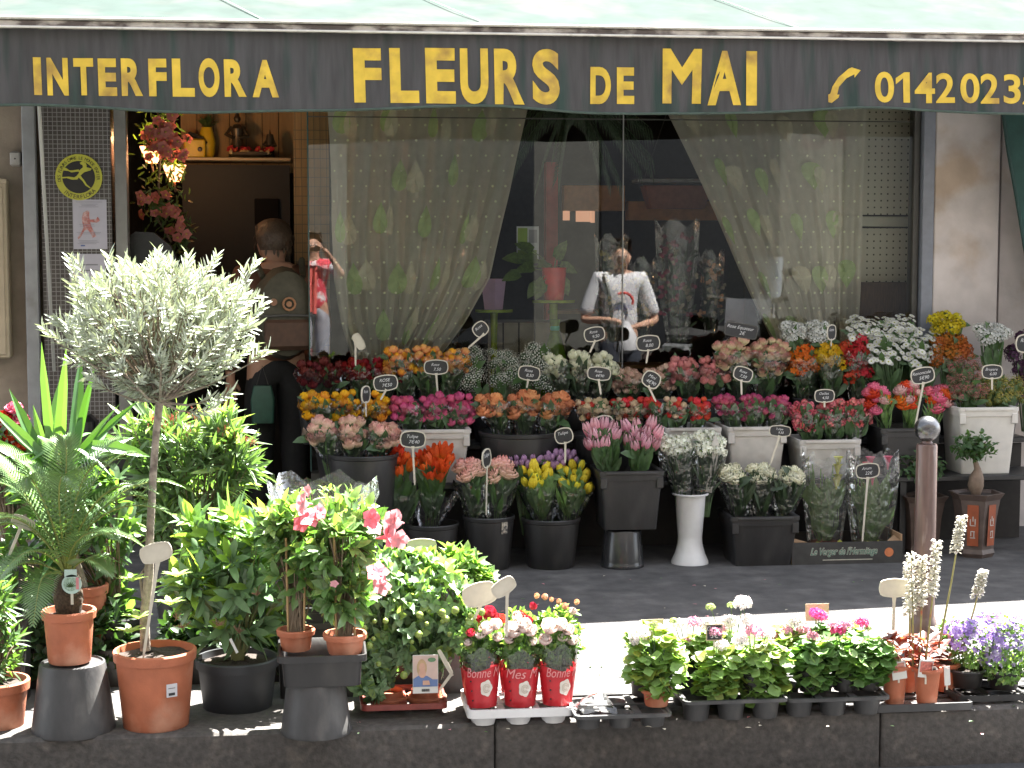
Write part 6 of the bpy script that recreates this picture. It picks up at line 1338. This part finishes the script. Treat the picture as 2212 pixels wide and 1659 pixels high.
def geranium(px,qs,ells,flowers,label,seed,y,z,mats=ger,r=.045,h=.07,pm=None,n=110,grp='geraniums in the plug trays'):
    t=thing('geranium',label,'potted plant',(X(px,y),y,z),0,grp); pot(t,r,r*.78,h,pm or M_['black_plastic'],rim=.012)
    bush(t,y,ells,(0,0,h),int(n*1.5),2,.03,.021,1,mats,seed,upb=.3,disc=True,tipfrac=.4,stm=M_['stem_green'],depth=.9)
    rr=random.Random(seed); O=t.location; sb=MB()
    for hx,hy,k,sz in flowers:
        p=at(hx,hy,y-.02)-O; inst('flower_cluster',rr.choice(UM[k]),t,p,Quaternion((0,0,1),rr.uniform(0,6)),sz*S(y)*1.15); sb.tube([(0,0,h),p*.6+V((0,0,.02)),p],[.0018,.0016,.0014],4)
    if sb.v: sb.build('flower_stalk',M_['stem_green'],t)
geranium(1425,0,[(1410,1400,50,40),(1430,1470,50,40),(1385,1450,35,35),(1450,1440,35,35)],[(1385,1370,'white',20),(1412,1350,'bud',9),(1374,1385,'white',12)],'geranium in a terracotta pot standing in the short grey tray',101,yg2-.03,z1_+.001,r=.046,h=.052,pm=M_['terracotta'])
geranium(1395,0,[(1400,1385,40,30),(1440,1410,40,30)],[(1430,1375,'white',14),(1420,1360,'white',14)],'pale flowered geranium at the back of the short grey tray',102,yg2+.09,z1_+.001)
t2,z2_=leg_tray(1486,1718,1513,1572,yg2+.06,M_['grey_plastic'],'long grey plastic tray with pale geraniums in the middle',cols=3,rows=2,dep=.30,rimh=.010,group='grey plug trays on the kerb')
t3,z3_=leg_tray(1716,1944,1508,1564,yg2+.07,M_['grey_plastic'],'long grey plastic tray with darker geraniums, right of the pale ones',cols=3,rows=2,dep=.30,rimh=.010,group='grey plug trays on the kerb')
yA,yB=yg2-.0,yg2+.14
geranium(1560,0,[(1560,1440,55,40),(1545,1480,50,30)],[(1545,1365,'pink',12),(1600,1385,'white',16),(1560,1395,'white',14)],'pale geranium front left in the middle tray',103,yA,z2_,n=120)
geranium(1640,0,[(1650,1430,55,45),(1650,1490,50,30)],[(1630,1365,'pink',18),(1605,1305,'white',17),(1615,1340,'white',14),(1655,1370,'white',16)],'pale geranium front right in the middle tray with a tall white bloom',104,yA,z2_,n=120)
geranium(1495,0,[(1490,1410,45,35),(1520,1400,40,30)],[(1470,1350,'white',14),(1500,1345,'pink',14),(1528,1350,'white',13),(1455,1342,'bud',8),(1482,1385,'pink',9)],'pale geranium at the back left of the middle tray',105,yB,z2_,n=80)
geranium(1590,0,[(1590,1400,50,30)],[(1575,1345,'white',17),(1535,1312,'bud',9),(1580,1308,'bud',8),(1605,1300,'white',14),(1556,1360,'pink',11)],'pale geranium at the back centre of the middle tray with green buds',106,yB,z2_,n=80)
geranium(1685,0,[(1690,1390,50,30)],[(1700,1365,'pink',14),(1720,1345,'white',18),(1735,1360,'pink',13),(1670,1375,'pink',11)],'pink geranium at the back right of the middle tray',107,yB,z2_,n=80)
geranium(1765,0,[(1765,1420,50,40),(1760,1460,45,30)],[(1770,1330,'magenta',14),(1755,1375,'pink',12)],'dark leaved geranium front left in the right tray',108,yA+.02,z3_,ger2,n=110)
geranium(1840,0,[(1835,1420,50,40),(1850,1450,45,30)],[(1810,1362,'magenta',14),(1828,1350,'pink',13),(1800,1350,'pink',12)],'dark leaved geranium front centre in the right tray with magenta blooms',109,yA+.02,z3_,ger2,n=110)
geranium(1892,0,[(1890,1420,40,42),(1880,1450,35,30)],[(1862,1346,'magenta',13),(1875,1358,'bud',7)],'dark leaved geranium front right in the right tray',110,yA+.02,z3_,ger2,n=90)
geranium(1770,0,[(1775,1385,45,28),(1820,1375,40,22)],[(1762,1325,'magenta',13),(1776,1332,'pink',12),(1712,1340,'bud',7)],'dark leaved geranium at the back of the right tray',111,yB,z3_,ger2,n=80)
def card(px0,px1,q0,q1,y,label,front,stick,writing=None,rot=0):
    p=at((px0+px1)/2,(q0+q1)/2,y); t=thing('price_card',label,'price card',p,R(rot),'small square price cards among the geraniums'); s=S(y); w_=(px1-px0)*s; h=(q1-q0)*s
    b=MB(); b.box((0,0,0),(w_,.002,h)); b.build('card',front,t,False)
    if writing:
        b=MB(); b.box((0,-.0016,0),(w_*.86,.001,h*.86)); b.build('slate',M_['slate'],t,False)
        b=MB(); b.text(writing[0],Matrix.Translation((0,-.0026,h*.12)),h*.36,shear=.2); b.text(writing[1],Matrix.Translation((0,-.0026,-h*.32)),h*.42); b.build('chalk_writing',M_['chalk'],t,False)
    e=Z(stick,y)-p.z; b=MB(); b.box((0,.003,(e-h/2)/2),(.005,.002,abs(e+h/2))); b.build('stick',M_['cream'],t,False)
tan=mat('tan_card',(.42,.33,.22),.8,.05)
card(1383,1434,1337,1372,yB+.02,'blank tan card behind the geranium in the short tray',tan,1420); card(1738,1792,1303,1342,yB+.03,'blank tan card behind the magenta geranium bloom',tan,1400); card(1524,1562,1347,1385,yA-.02,'small black chalk card reading 3€ among the pale geraniums',tan,1440,('Géran.','3€'))
# --- jewel orchids
yj=yg2+.10; t4,z4_=leg_tray(1906,2128,1520,1562,yj,M_['grey_plastic'],'solid-rimmed grey tray with small terracotta pots at the right',cols=3,rows=2,dep=.26,rimh=.024,group='grey plug trays on the kerb')
ob=[M_['leaf_brown'],mat('jewel_leaf_red',(.20,.05,.03),.35,.2,20,transl=.4,tc=(.6,.12,.04))]
wf=mat('white_spike_bloom',(.66,.64,.56),.6,.08,transl=.35)
def jewel(px,y,label,seed,spikes,z=None,qt=1452):
    z=z4_ if z is None else z; rr=random.Random(seed); t=thing('jewel_orchid',label,'potted orchid',(X(px,y),y,z-.01),0,'jewel orchids in small terracotta pots'); O=t.location; r=.046; h=max(.05,Z(qt,y)-z); pot(t,r,r*.68,h,M_['terracotta'],rim=.012,soil_drop=.008)
    b=MB()
    for k in range(26):
        a=rr.uniform(0,6.283); q=V((rr.gauss(0,.018),rr.gauss(0,.018),h+rr.uniform(0,.09))); b.leaf(q,(math.cos(a),math.sin(a),rr.uniform(.0,.9)),(0,0,1),.062*rr.uniform(.7,1.2),.027,1 if rr.random()<.4 else 0,.3,.35)
    b.build('leaves',ob,t)
    if spikes:
        sb=MB()
        for (x0,q0,x1,q1,qf) in spikes:
            p0=at(x0,q0,y)-O; p1=at(x1,q1,y)-O; sb.tube([p0,p0.lerp(p1,.5)+V((.003,0,0)),p1],[.0038,.003,.0018],6)
            b=MB(); fr=(Z(qf,y)-Z(q1,y))/(Z(q0,y)-Z(q1,y))
            for k in range(52):
                u=fr*k/51; p=p1.lerp(p0,u); a=k*2.4; d=V((math.cos(a),math.sin(a),.35))
                for j in range(4): dd=d+V((rr.gauss(0,.6),rr.gauss(0,.6),rr.gauss(0,.5))); b.leaf(p+d*.006,dd,(0,0,1),.020*(.7+.5*u),.013,0,.2,.3)
            b.build('flower_spike',wf,t)
        sb.build('flower_stalk',mat('orchid_stalk',(.24,.22,.07),.5,.2,30,c2=(.4,.08,.03),c2t=.66),t)
jewel(1950,yj-.07,'front left jewel orchid pot with white flower spikes',121,[(1972,1450,1968,1200,1325),(1985,1445,1992,1205,1310)])
jewel(2022,yj-.09,'front right jewel orchid pot with a tall white spike leaning right',122,[(1998,1440,2024,1170,1290),(2028,1400,2078,1118,1195)],qt=1462)
jewel(2062,yj+.06,'back right jewel orchid pot',123,[(2080,1400,2124,1236,1290)])
jewel(1978,yj+.07,'back left jewel orchid pot with a white spike',124,[(1965,1420,1962,1220,1330)])
plabel(1942,1448,34,42,yj-.11,'crumpled pale plant label in the front left orchid pot',[('printed_picture',-.4,.4,-.1,.4,mat('label_red',(.45,.2,.15),.4,.4,60))],1475,8)
plabel(2000,1445,34,40,yj-.125,'red and white picture label in the front right orchid pot',[('printed_picture',-.42,.42,-.2,.42,mat('label_red2',(.42,.12,.09),.4,.5,60))],1478,-6)
plabel(2046,1460,14,44,yj-.12,'narrow white plant label at the right rim of the orchid pot',[],1490,4)
white_tag(1932,1270,62,34,0,yj-.02,1928,1420,'cream blank tag left of the white orchid spikes')
# --- campanula
yk=yj+.05; t5,z5_=leg_tray(2092,2330,1500,1542,yk,M_['black_plastic'],'black tray under the purple campanulas at the right edge',cols=3,rows=2,dep=.28,rimh=.02,group='grey plug trays on the kerb')
cmv=[fm('campanula_violet',(.42,.28,.68),None,.35),fm('campanula_pale',(.60,.52,.74),None,.35)]
def campanula(px,ells,label,seed,y):
    t=thing('campanula',label,'potted plant',(X(px,y),y,z5_),0,'purple campanulas'); O=t.location; pot(t,.06,.045,.06,M_['black_plastic'],rim=.01)
    bush(t,y,ells,(0,0,.06),300,3,.018,.011,1,[M_['leaf_mid'],M_['leaf_light']],seed,upb=.4,stems=False,depth=.9,shape=(.5,1,.8))
    rr=random.Random(seed); s=S(y); bs=[MB(),MB()]
    for e in ells:
        c=at(e[0],e[1],y)-O
        for k in range(int(170*e[2]/60)):
            u=inell(rr); u.normalize(); u.z=abs(u.z)*1.1-.15; u.y=-abs(u.y) if rr.random()<.7 else u.y; p=c+V((u.x*e[2]*s,u.y*e[2]*s*.9,u.z*e[3]*s+.012)); n_=(u+V((rr.gauss(0,.4),-.3,.4))).normalized(); a1=n_.orthogonal().normalized(); a2=n_.cross(a1); b=bs[0 if rr.random()<.6 else 1]; r=.0088*rr.uniform(.7,1.2)
            for j in range(5): a=j*1.2566+k; d=a1*math.cos(a)+a2*math.sin(a); sd_=n_.cross(d)*r*.42; b.add([p,p+d*r*.6+sd_+n_*r*.4,p+d*r*1.1+n_*r*.5,p+d*r*.6-sd_+n_*r*.4],[(0,1,2,3)])
    for k in (0,1): o_=bs[k].build('small_blossoms',cmv[k],t); o_['kind']='stuff'
campanula(2110,[(2100,1395,58,50,0),(2075,1370,36,30,.05)],'left mound of purple campanula spilling over its green leaves',131,yk-.02)
campanula(2190,[(2190,1390,60,60,0),(2160,1430,50,45,-.03)],'right mound of purple campanula cut by the edge of the picture',132,yk-.05)
campanula(2150,[(2150,1350,60,28,0)],'rear mound of purple campanula',133,yk+.09)
# --- bollard
ybd=-2.25; s=S(ybd); xb_=X(2011,ybd); t=thing('bollard','slim brown metal bollard with a scuffed silver ball on top','bollard',(xb_,ybd,0))
r=24*s; zt=Z(972,ybd); bm_=mat('brown_bollard_paint',(.13,.085,.075),.30,.2,30,c2=(.30,.25,.24),c2t=.70,metal=.3,stretch=(1,1,.15),bump=.2)
b=MB(); b.lathe([(r*1.35,0),(r*1.35,.09),(r*1.1,.12),(r*1.02,.13),(r,.3),(r*.98,zt-.008),(r*.9,zt),(r*.55,zt+.004),(r*.45,zt+.012)],28); b.build('post',bm_,t)
b=MB(); zc=Z(938,ybd); rb=29*s; b.ball((0,0,zc),rb,32,20); b.build('ball',mat('scuffed_silver_ball',(.15,.15,.155),.26,.3,9,metal=.9,c2=(.05,.05,.05),c2t=.56,detail=8,bump=.3),t)
# ================================================================ people
skinm=mat('skin',(.46,.26,.18),.55,.06,20); hairb=mat('brown_hair',(.07,.045,.03),.6,.3,60,bump=.6); hairg=mat('grey_brown_hair',(.16,.13,.11),.6,.3,60,bump=.6)
def skin(name,pts,edges,m,parent,sub=2,root=0):
    me=bpy.data.meshes.new(name); me.from_pydata([tuple(p[0]) for p in pts],edges,[]); me.materials.append(m)
    o=bpy.data.objects.new(name,me); col.objects.link(o); o.parent=parent
    md_=o.modifiers.new('skin','SKIN'); md_.use_smooth_shade=True
    if not me.skin_vertices: 
        bpy.context.view_layer.objects.active=o
    for i,p in enumerate(pts):
        sv=me.skin_vertices[0].data[i]; r=p[1]; sv.radius=(r,r) if not hasattr(r,'__len__') else r; sv.use_root=(i==root)
    sm=o.modifiers.new('sub','SUBSURF'); sm.levels=sub; sm.render_levels=sub
    return o
def person(label,loc,rz,J,cloth,hair,hm,scale=1.0):
    """J: joints in local metres, facing -y (towards local -y); x is the figure's left when positive"""
    t=thing('person',label,'person',loc,rz); t.scale=(scale,)*3
    P=[];E=[];I={}
    def add(k,p,r,par=None):
        I[k]=len(P); P.append((V(p),r)); 
        if par is not None: E.append((I[par],I[k]))
    j=lambda k:V(J[k])
    add('pelvis',j('pelvis'),(.13,.10)); add('waist',j('pelvis').lerp(j('chest'),.4),(.115,.09),'pelvis'); add('chest',j('chest'),(.135,.10),'waist')
    add('collar',j('chest').lerp(j('neck'),.72),(.085,.075),'chest')
    add('neck',j('neck'),.05,'collar'); add('jaw',j('head')-V((0,-.0,.055)),(.062,.066),'neck'); add('skull',j('head')+V((0,.012,.025)),(.076,.088),'jaw'); add('crown',j('head')+V((0,.015,.085)),(.055,.062),'skull')
    add('nose',j('head')+V((0,-.096,-.012)),.010,'skull')
    for sd_,k in ((1,'L'),(-1,'R')):
        add('ear'+k,j('head')+V((sd_*.082,.015,-.01)),(.012,.018),'skull')
        add('sh'+k,j('sh'+k),.058,'collar'); add('el'+k,j('el'+k),.040,'sh'+k); add('wr'+k,j('wr'+k),.026,'el'+k)
        hd=(j('hand'+k)-j('wr'+k)).normalized(); add('palm'+k,j('hand'+k),(.038,.020),'wr'+k)
        side=V(J.get('side'+k,(1,0,0))).normalized(); curl=V(J.get('curl'+k,(0,0,-1))).normalized()
        for f,(o,l) in enumerate(((-.027,.034),(-.009,.042),(.009,.040),(.026,.032))):
            a=j('hand'+k)+hd*.035+side*o; add('f%d%s'%(f,k),a,.0095,'palm'+k); b1=a+(hd*.8+curl*.6).normalized()*l; add('g%d%s'%(f,k),b1,.0085,'f%d%s'%(f,k)); add('h%d%s'%(f,k),b1+(hd*.25+curl).normalized()*l*.7,.007,'g%d%s'%(f,k))
        a=j('hand'+k)-hd*.012-side*.036; add('t0'+k,a,.011,'palm'+k); add('t1'+k,a+(hd*.7-side*.5+curl*.3).normalized()*.035,.009,'t0'+k)
        add('hip'+k,j('hip'+k),.088,'pelvis'); add('kn'+k,j('kn'+k),.058,'hip'+k); add('an'+k,j('an'+k),.038,'kn'+k); add('toe'+k,j('toe'+k),.035,'an'+k)
    body=skin('body',P,E,skinm,t)
    b=MB()
    for sx in (-1,1): b.ball(j('head')+V((sx*.030,-.080,.012)),.0105,10,8,0,(1,.6,.7))
    b.build('eyes',mat('eye_white',(.6,.6,.58),.2,0),t)
    b=MB()
    for sx in (-1,1): b.ball(j('head')+V((sx*.030,-.0868,.012)),.0048,8,6,0,(1,.4,1)); b.tube([j('head')+V((sx*.016,-.083,.033)),j('head')+V((sx*.032,-.084,.037)),j('head')+V((sx*.046,-.076,.032))],.003,5)
    b.build('irises_and_brows',hm,t)
    b=MB(); b.tube([j('head')+V((-.022,-.076,-.047)),j('head')+V((0,-.084,-.046)),j('head')+V((.022,-.076,-.047))],[.002,.0048,.002],6); b.build('mouth',mat('lips',(.38,.12,.10),.5),t)
    # hair cap
    hb_=MB(); hr_=random.Random(3); c=j('head')+V((0,.018,.032)); n1,n2=22,12; loops=[]
    for i in range(n2+1):
        th=hair['len']*i/n2
        loops.append([(c.x+math.cos(a/n1*6.283)*.093*math.sin(th+.02)*(1+.05*math.sin(a*3+i)),c.y+math.sin(a/n1*6.283)*.106*math.sin(th+.02)*(1+.05*math.sin(a*2.1+i*2))+(.012 if i>n2*.5 else 0),c.z+.105*math.cos(th)+(0 if math.sin(a/n1*6.283)>-.25 else (.035*(i/n2)**2*3*hair.get('fringe',1)))) for a in range(n1)])
    hb_.loft(loops,0,None,True,False)
    for k in range(90):
        a=hr_.uniform(-.3,3.44); th=hr_.uniform(0,hair['len']); p=c+V((math.cos(a)*.094*math.sin(th),math.sin(a)*.106*math.sin(th),.105*math.cos(th))); d=(p-c).normalized()*.5+V((0,0,-.8)); hb_.leaf(p,d,p-c,.05*hair.get('tuft',1),.016,0,.2,.2)
    hb_.build('hair',hm,t)
    for nm,segs,m in cloth(J): 
        PP=[];EE=[]; idx={}
        for chain in segs:
            prev=None
            for key,p,r in chain:
                if key not in idx: idx[key]=len(PP); PP.append((V(p),r))
                if prev is not None: EE.append((idx[prev],idx[key]))
                prev=key
        skin(nm,PP,EE,m,t)
    return t
def L(a,b,u): return V(a).lerp(V(b),u)
def top(J,sl,hem,m,r=1.0,name='shirt',flare=1.0):
    segs=[[('p',L(J['pelvis'],J['chest'],hem),(.150*r*flare,.118*r*flare)),('w',L(J['pelvis'],J['chest'],.45),(.135*r,.108*r)),('c',J['chest'],(.150*r,.115*r)),('k',L(J['chest'],J['neck'],.66),(.092*r,.082*r))]]
    for k in 'LR': segs.append([('k',0,0),('s'+k,J['sh'+k],.070*r),('m'+k,L(J['sh'+k],J['el'+k],min(1,sl)),.058*r if sl<=1 else .052*r)]+([('w'+k,L(J['el'+k],J['wr'+k],sl-1),.042*r)] if sl>1 else []))
    return (name,segs,m)
def trousers(J,m,w=1.0):
    segs=[[('w',L(J['pelvis'],J['chest'],.15),(.140,.112)),('p',J['pelvis'],(.145,.118))]]
    for k in 'LR': segs.append([('p',0,0),('h'+k,J['hip'+k],.100*w),('n'+k,J['kn'+k],.074*w),('a'+k,L(J['kn'+k],J['an'+k],.92),.060*w)])
    return ('trousers',segs,m)
def shoes(J,m): return [('shoe',[[('a',V(J['an'+k])-V((0,0,.02)),.046),('t',V(J['toe'+k])+V((0,-.01,0)),(.042,.036))]],m) for k in 'LR']
def stance(h=1.6):
    k=h/1.6
    J=dict(pelvis=(0,0,.90),chest=(0,-.005,1.17),neck=(0,.0,1.36),head=(0,-.01,1.475),hipL=(.085,0,.84),hipR=(-.085,0,.84),knL=(.09,-.02,.46),knR=(-.09,-.02,.46),anL=(.095,.01,.09),anR=(-.095,.01,.09),toeL=(.11,-.13,.035),toeR=(-.11,-.13,.035),
      shL=(.165,.0,1.30),shR=(-.165,.0,1.30),elL=(.22,.03,1.03),elR=(-.22,.03,1.03),wrL=(.23,-.05,.80),wrR=(-.23,-.05,.80),handL=(.23,-.07,.73),handR=(-.23,-.07,.73))
    return {a:tuple(x*k for x in v) for a,v in J.items()}
# woman with the backpack in the doorway, seen from behind
J=stance(1.60); J['elL']=(.25,.02,1.05); J['elR']=(-.25,-.03,1.04); J['wrR']=(-.22,-.16,.90); J['handR']=(-.2,-.22,.88); J['head']=(.0,-.05,1.46)
brj=mat('brown_jacket',(.13,.055,.03),.75,.2,10,bump=.4,bscale=30); blk=mat('black_trousers',(.012,.012,.014),.8,.2,20); blks=mat('black_shoes',(.015,.015,.015),.4,.1)
yw_=G+.32; pw_=at(598,800,yw_)
wm=person('woman in brown jacket seen from behind in the doorway, wearing a backpack',(pw_.x,yw_,.012),R(180+12),J,lambda J:[top(J,1.95,-.25,brj,1.12,'jacket',1.15),trousers(J,blk,1.1)]+shoes(J,blks),dict(len=2.15,tuft=.8),hairb)
t=thing('backpack','brown and green backpack with a round emblem worn by the woman in the doorway','backpack',(pw_.x,yw_,.012),R(192)); 
olv=mat('olive_nylon',(.055,.050,.032),.7,.2,14,bump=.3); rst=mat('rust_nylon',(.07,.035,.02),.7,.2,14)
b=MB(); b.loft([[(x*1.0,.17+d,z) for x,z in [(.16*math.sin(a/20*6.283)*(1 if abs(math.cos(a/20*6.283))<.8 else .92),1.12+.235*-math.cos(a/20*6.283)) for a in range(20)]] for d in (0,.02)]+[[(x*.9,.30,1.12+(z-1.12)*.9) for x,z in [(.16*math.sin(a/20*6.283),1.12-.235*math.cos(a/20*6.283)) for a in range(20)]],[(x*.6,.33,1.12+(z-1.12)*.6) for x,z in [(.16*math.sin(a/20*6.283),1.12-.235*math.cos(a/20*6.283)) for a in range(20)]]],0); b.build('body',olv,t)
b=MB(); b.box((0,.32,1.02),(.24,.05,.16),bev=.03); b.build('pocket',rst,t)
b=MB(); b.tube([(-.13,.345,1.11),(0,.352,1.115),(.13,.345,1.11)],.006,6); b.build('zip',M_['darkframe'],t)
b=MB(); 
for k in range(16): pass
b.tube([(-.0+.03*math.cos(a/12*6.283),.345,1.17+.03*math.sin(a/12*6.283)) for a in range(13)],.006,6); b.lathe([(.014,0),(.014,.006)],14,M=Matrix.Translation((0,.34,1.17))@Matrix.Rotation(R(-90),4,'X')); b.build('round_emblem',mat('copper_badge',(.30,.14,.06),.4,.1),t)
b=MB(); b.lathe([(.018,0),(.018,.006)],14,M=Matrix.Translation((.075,.332,1.18))@Matrix.Rotation(R(-90),4,'X')); b.build('small_badge',mat('copper_badge2',(.22,.10,.05),.4,.1),t)
for sx in (-1,1):
    b=MB(); b.tube([(sx*.10,.19,1.30),(sx*.12,.08,1.385),(sx*.13,-.07,1.34),(sx*.15,-.115,1.2),(sx*.17,-.02,1.0),(sx*.12,.18,.95)],.016,6); b.build('strap',olv,t)
t=thing('shopping_bag','dark green bag hanging from the hand of the woman in the doorway','bag',at(568,905,yw_-.12)); b=MB(); b.loft([rrect(.055,.03,.012,-.02),rrect(.06,.035,.012,.1),rrect(.045,.02,.01,.17)],0); b.build('body',mat('green_bag',(.02,.075,.05),.5,.15),t); b=MB(); b.tube([(-.03,0,.17),(0,0,.27),(.03,0,.17)],.003,5); b.build('handle',M_['darkframe'],t)
# photographer standing at the camera, seen mirrored in the glass
J=stance(1.58); J['head']=(.0,-.01,1.475); J['elR']=(-.30,-.06,1.17); J['wrR']=(-.17,-.17,1.37); J['handR']=(-.12,-.19,1.43); J['elL']=(.28,-.06,1.14); J['wrL']=(.10,-.20,1.36); J['handL']=(.055,-.215,1.42); J['sideR']=(0,1,0); J['sideL']=(0,1,0); J['curlR']=(1,-.3,0); J['curlL']=(-1,-.3,0)
pinkp=mat('pink_floral_blouse',(.62,.05,.08),.8,.1,14,c2=(.70,.62,.62),c2t=.56); wht=mat('white_cotton',(.66,.64,.66),.8,.05); gre=mat('grey_trousers',(.28,.29,.33),.8,.1)
ph=thing; P1=person('photographer in a pink flowered blouse and grey trousers raising a camera',(-.02,-8.27,0),R(180),J,lambda J:[top(J,1.0,-.15,wht,.98,'white_undershirt',1.05),top(J,.25,-.38,pinkp,1.06,'blouse',1.1),trousers(J,gre)]+shoes(J,blks),dict(len=1.55,tuft=.9),hairg)
b=MB(); b.tube([(.02,-.13,1.28),(.03,-.15,1.1),(.035,-.16,.82)],[.02,.02,.024],6); b.tube([(-.03,-.13,1.28),(-.02,-.15,1.1),(-.01,-.165,.80)],[.02,.02,.024],6); b.build('scarf',mat('coral_scarf',(.62,.10,.09),.8,.1),P1)
t=thing('compact_camera','black compact camera held up by the photographer','camera',(0,-8.075,1.452)); b=MB(); b.box((0,0,0),(.10,.028,.06),bev=.008); b.build('body',M_['black_plastic'],t); b=MB(); b.lathe([(.024,0),(.022,.02)],20,M=Matrix.Translation((0,.014,0))@Matrix.Rotation(R(-90),4,'X')); b.build('lens',M_['slate'],t)
# man in the white T-shirt standing in the street, seen mirrored
J=stance(1.70); 
for k_,v_ in dict(elL=(.31,-.02,1.04),wrL=(.12,-.22,1.05),handL=(.05,-.25,1.03),elR=(-.30,-.02,1.03),wrR=(-.10,-.24,1.0),handR=(-.03,-.27,.98),head=(.0,-.05,1.56)).items(): J[k_]=v_
wts=mat('white_tshirt',(.55,.55,.57),.8,.04); jn=mat('dark_jeans',(.03,.035,.05),.8,.2)
xm=X(1342,G)-0; ymn=-5.0; xm=(1342-680)/F*(G+8+(G-ymn))
P2=person('man in a printed white T-shirt with a shoulder strap, looking down at his hands',(xm,ymn,-.18),R(180),J,lambda J:[top(J,.92,-.1,wts,1.12,'tshirt',1.12),trousers(J,jn,1.1)]+shoes(J,blks),dict(len=1.35,tuft=.5),hairb)
rdp=mat('red_shirt_print',(.60,.06,.05),.7); blp=mat('blue_shirt_print',(.06,.08,.25),.7)
b=MB()
def yf(x,z): return -.150-.012*math.cos(x*12)
pts=[(.08*math.cos(R(200-a*12)),yf(0,0),1.20+.07*math.sin(R(200-a*12))) for a in range(13)]; b.tube(pts,.011,6); b.build('shirt_print',rdp,P2)
b=MB(); b.text('SPORT',Matrix.Translation((0,-.172,1.135)),.05); b.build('shirt_lettering',blp,P2,False)
b=MB(); b.tube([(.14,-.08,1.42),(.13,-.17,1.3),(.10,-.19,1.1),(.13,-.15,.95)],.016,6); b.build('shoulder_strap',M_['black_plastic'],P2)
t=thing('white_bag','crumpled white plastic bag hanging below the hands of the man','bag',(xm+.0,ymn+.28,.60)); b=MB(); b.lathe([(.03,0),(.09,.03),(.10,.12),(.06,.2),(.025,.26)],9); b.build('body',wts,t)
# silver scooter beside him
xs_=(1570-680)/F*(G+8+(G-ymn)); t=thing('motor_scooter','silver grey motor scooter parked in the street','scooter',(xs_,ymn+.1,-.18),R(38)); t.scale=(1.18,1.18,1.18)
slv=mat('silver_paint',(.50,.51,.53),.22,.05,metal=.6); rb=mat('tyre_rubber',(.02,.02,.02),.8,.1)
for y_ in (-.62,.62):
    b=MB(); Mx=Matrix.Translation((0,y_,.25))@Matrix.Rotation(R(90),4,'Y'); b.lathe([(.17,-.05),(.24,-.05),(.25,0),(.24,.05),(.17,.05)],28,M=Mx,cap0=False,cap1=False); wq=b.build('wheel',rb,t); b=MB(); b.lathe([(.17,-.03),(.03,-.03),(.03,.03),(.17,.03)],16,M=Mx); b.build('rim',slv,wq)
b=MB(); b.loft([[(x*w_,y0+x*0,z) for x,z in ((-.16,zl),(.16,zl),(.16,zh),(-.16,zh))] for y0,zl,zh,w_ in ((-.55,.45,.55,.6),(-.5,.35,.98,1.1),(-.42,.3,1.02,1.1),(-.38,.26,.34,1.2),(.05,.26,.34,1.2),(.12,.28,.72,1.1),(.6,.42,.76,1.0),(.82,.6,.74,.5))],0); b.build('bodywork',slv,t)
b=MB(); b.box((0,.38,.80),(.26,.66,.09),bev=.035); b.build('seat',rb,t)
b=MB(); b.tube([(-.32,-.40,1.03),(-.1,-.46,1.0),(.1,-.46,1.0),(.32,-.40,1.03)],.018,8); b.tube([(0,-.46,1.0),(0,-.60,.3)],.022,8); b.build('handlebar',M_['darkframe'],t)
for sx in (-1,1): b=MB(); b.tube([(sx*.24,-.44,1.03),(sx*.28,-.46,1.2)],.006,6); b.ball((sx*.29,-.47,1.215),.05,14,8,0,(1.2,.3,.6)); b.build('mirror',M_['black_plastic'],t)
b=MB(); b.ball((0,-.56,.86),.07,14,8,0,(1,.5,.8)); b.build('headlight',M_['white_plastic'],t)
b=MB(); b.loft([[(x,-.50-.1*(z-1.0)-.05*(1-(x/.22)**2),z) for x in [k/5*.44-.22 for k in range(6)]] for z in (.98,1.15,1.32)],0,None,False,False,closed=False); b.build('windscreen',M_['glass'],t)
# opposite side of the street (only seen mirrored in the glass)
ob_=thing('opposite_building','old stone building with dark shop fronts across the street','building',(0,-11.2,0))
st_=mat('opposite_stone',(.15,.13,.11),.9,.12,3); dw=mat('dark_shopfront',(.085,.085,.075),.6,.2,3); dg_=mat('dark_window',(.02,.022,.025),.15,.1)
b=MB(); b.box((0,-.5,6.6),(44,1,4.8)); b.build('upper_wall',st_,ob_,False); b=MB(); b.box((0,-.5,2.1),(44,1,4.2)); b.build('shopfront_wall',dw,ob_,False)
for k in range(14):
    x_=-19.5+k*3; b=MB(); b.box((x_,.01,1.55),(2.2,.05,2.5),bev=.02); b.build('shop_window',dg_,ob_,False)
    b=MB(); b.box((x_+.2,.01,6.4),(1.1,.04,1.9),bev=.02); b.build('window',dg_,ob_,False)
    b=MB(); b.box((x_,.06,3.25),(2.6,.12,.45),bev=.02); b.build('shop_fascia',mat('fascia_%d'%k,[(.05,.09,.07),(.10,.03,.03),(.04,.05,.09),(.12,.10,.07)][k%4],.6,.1),ob_,False)
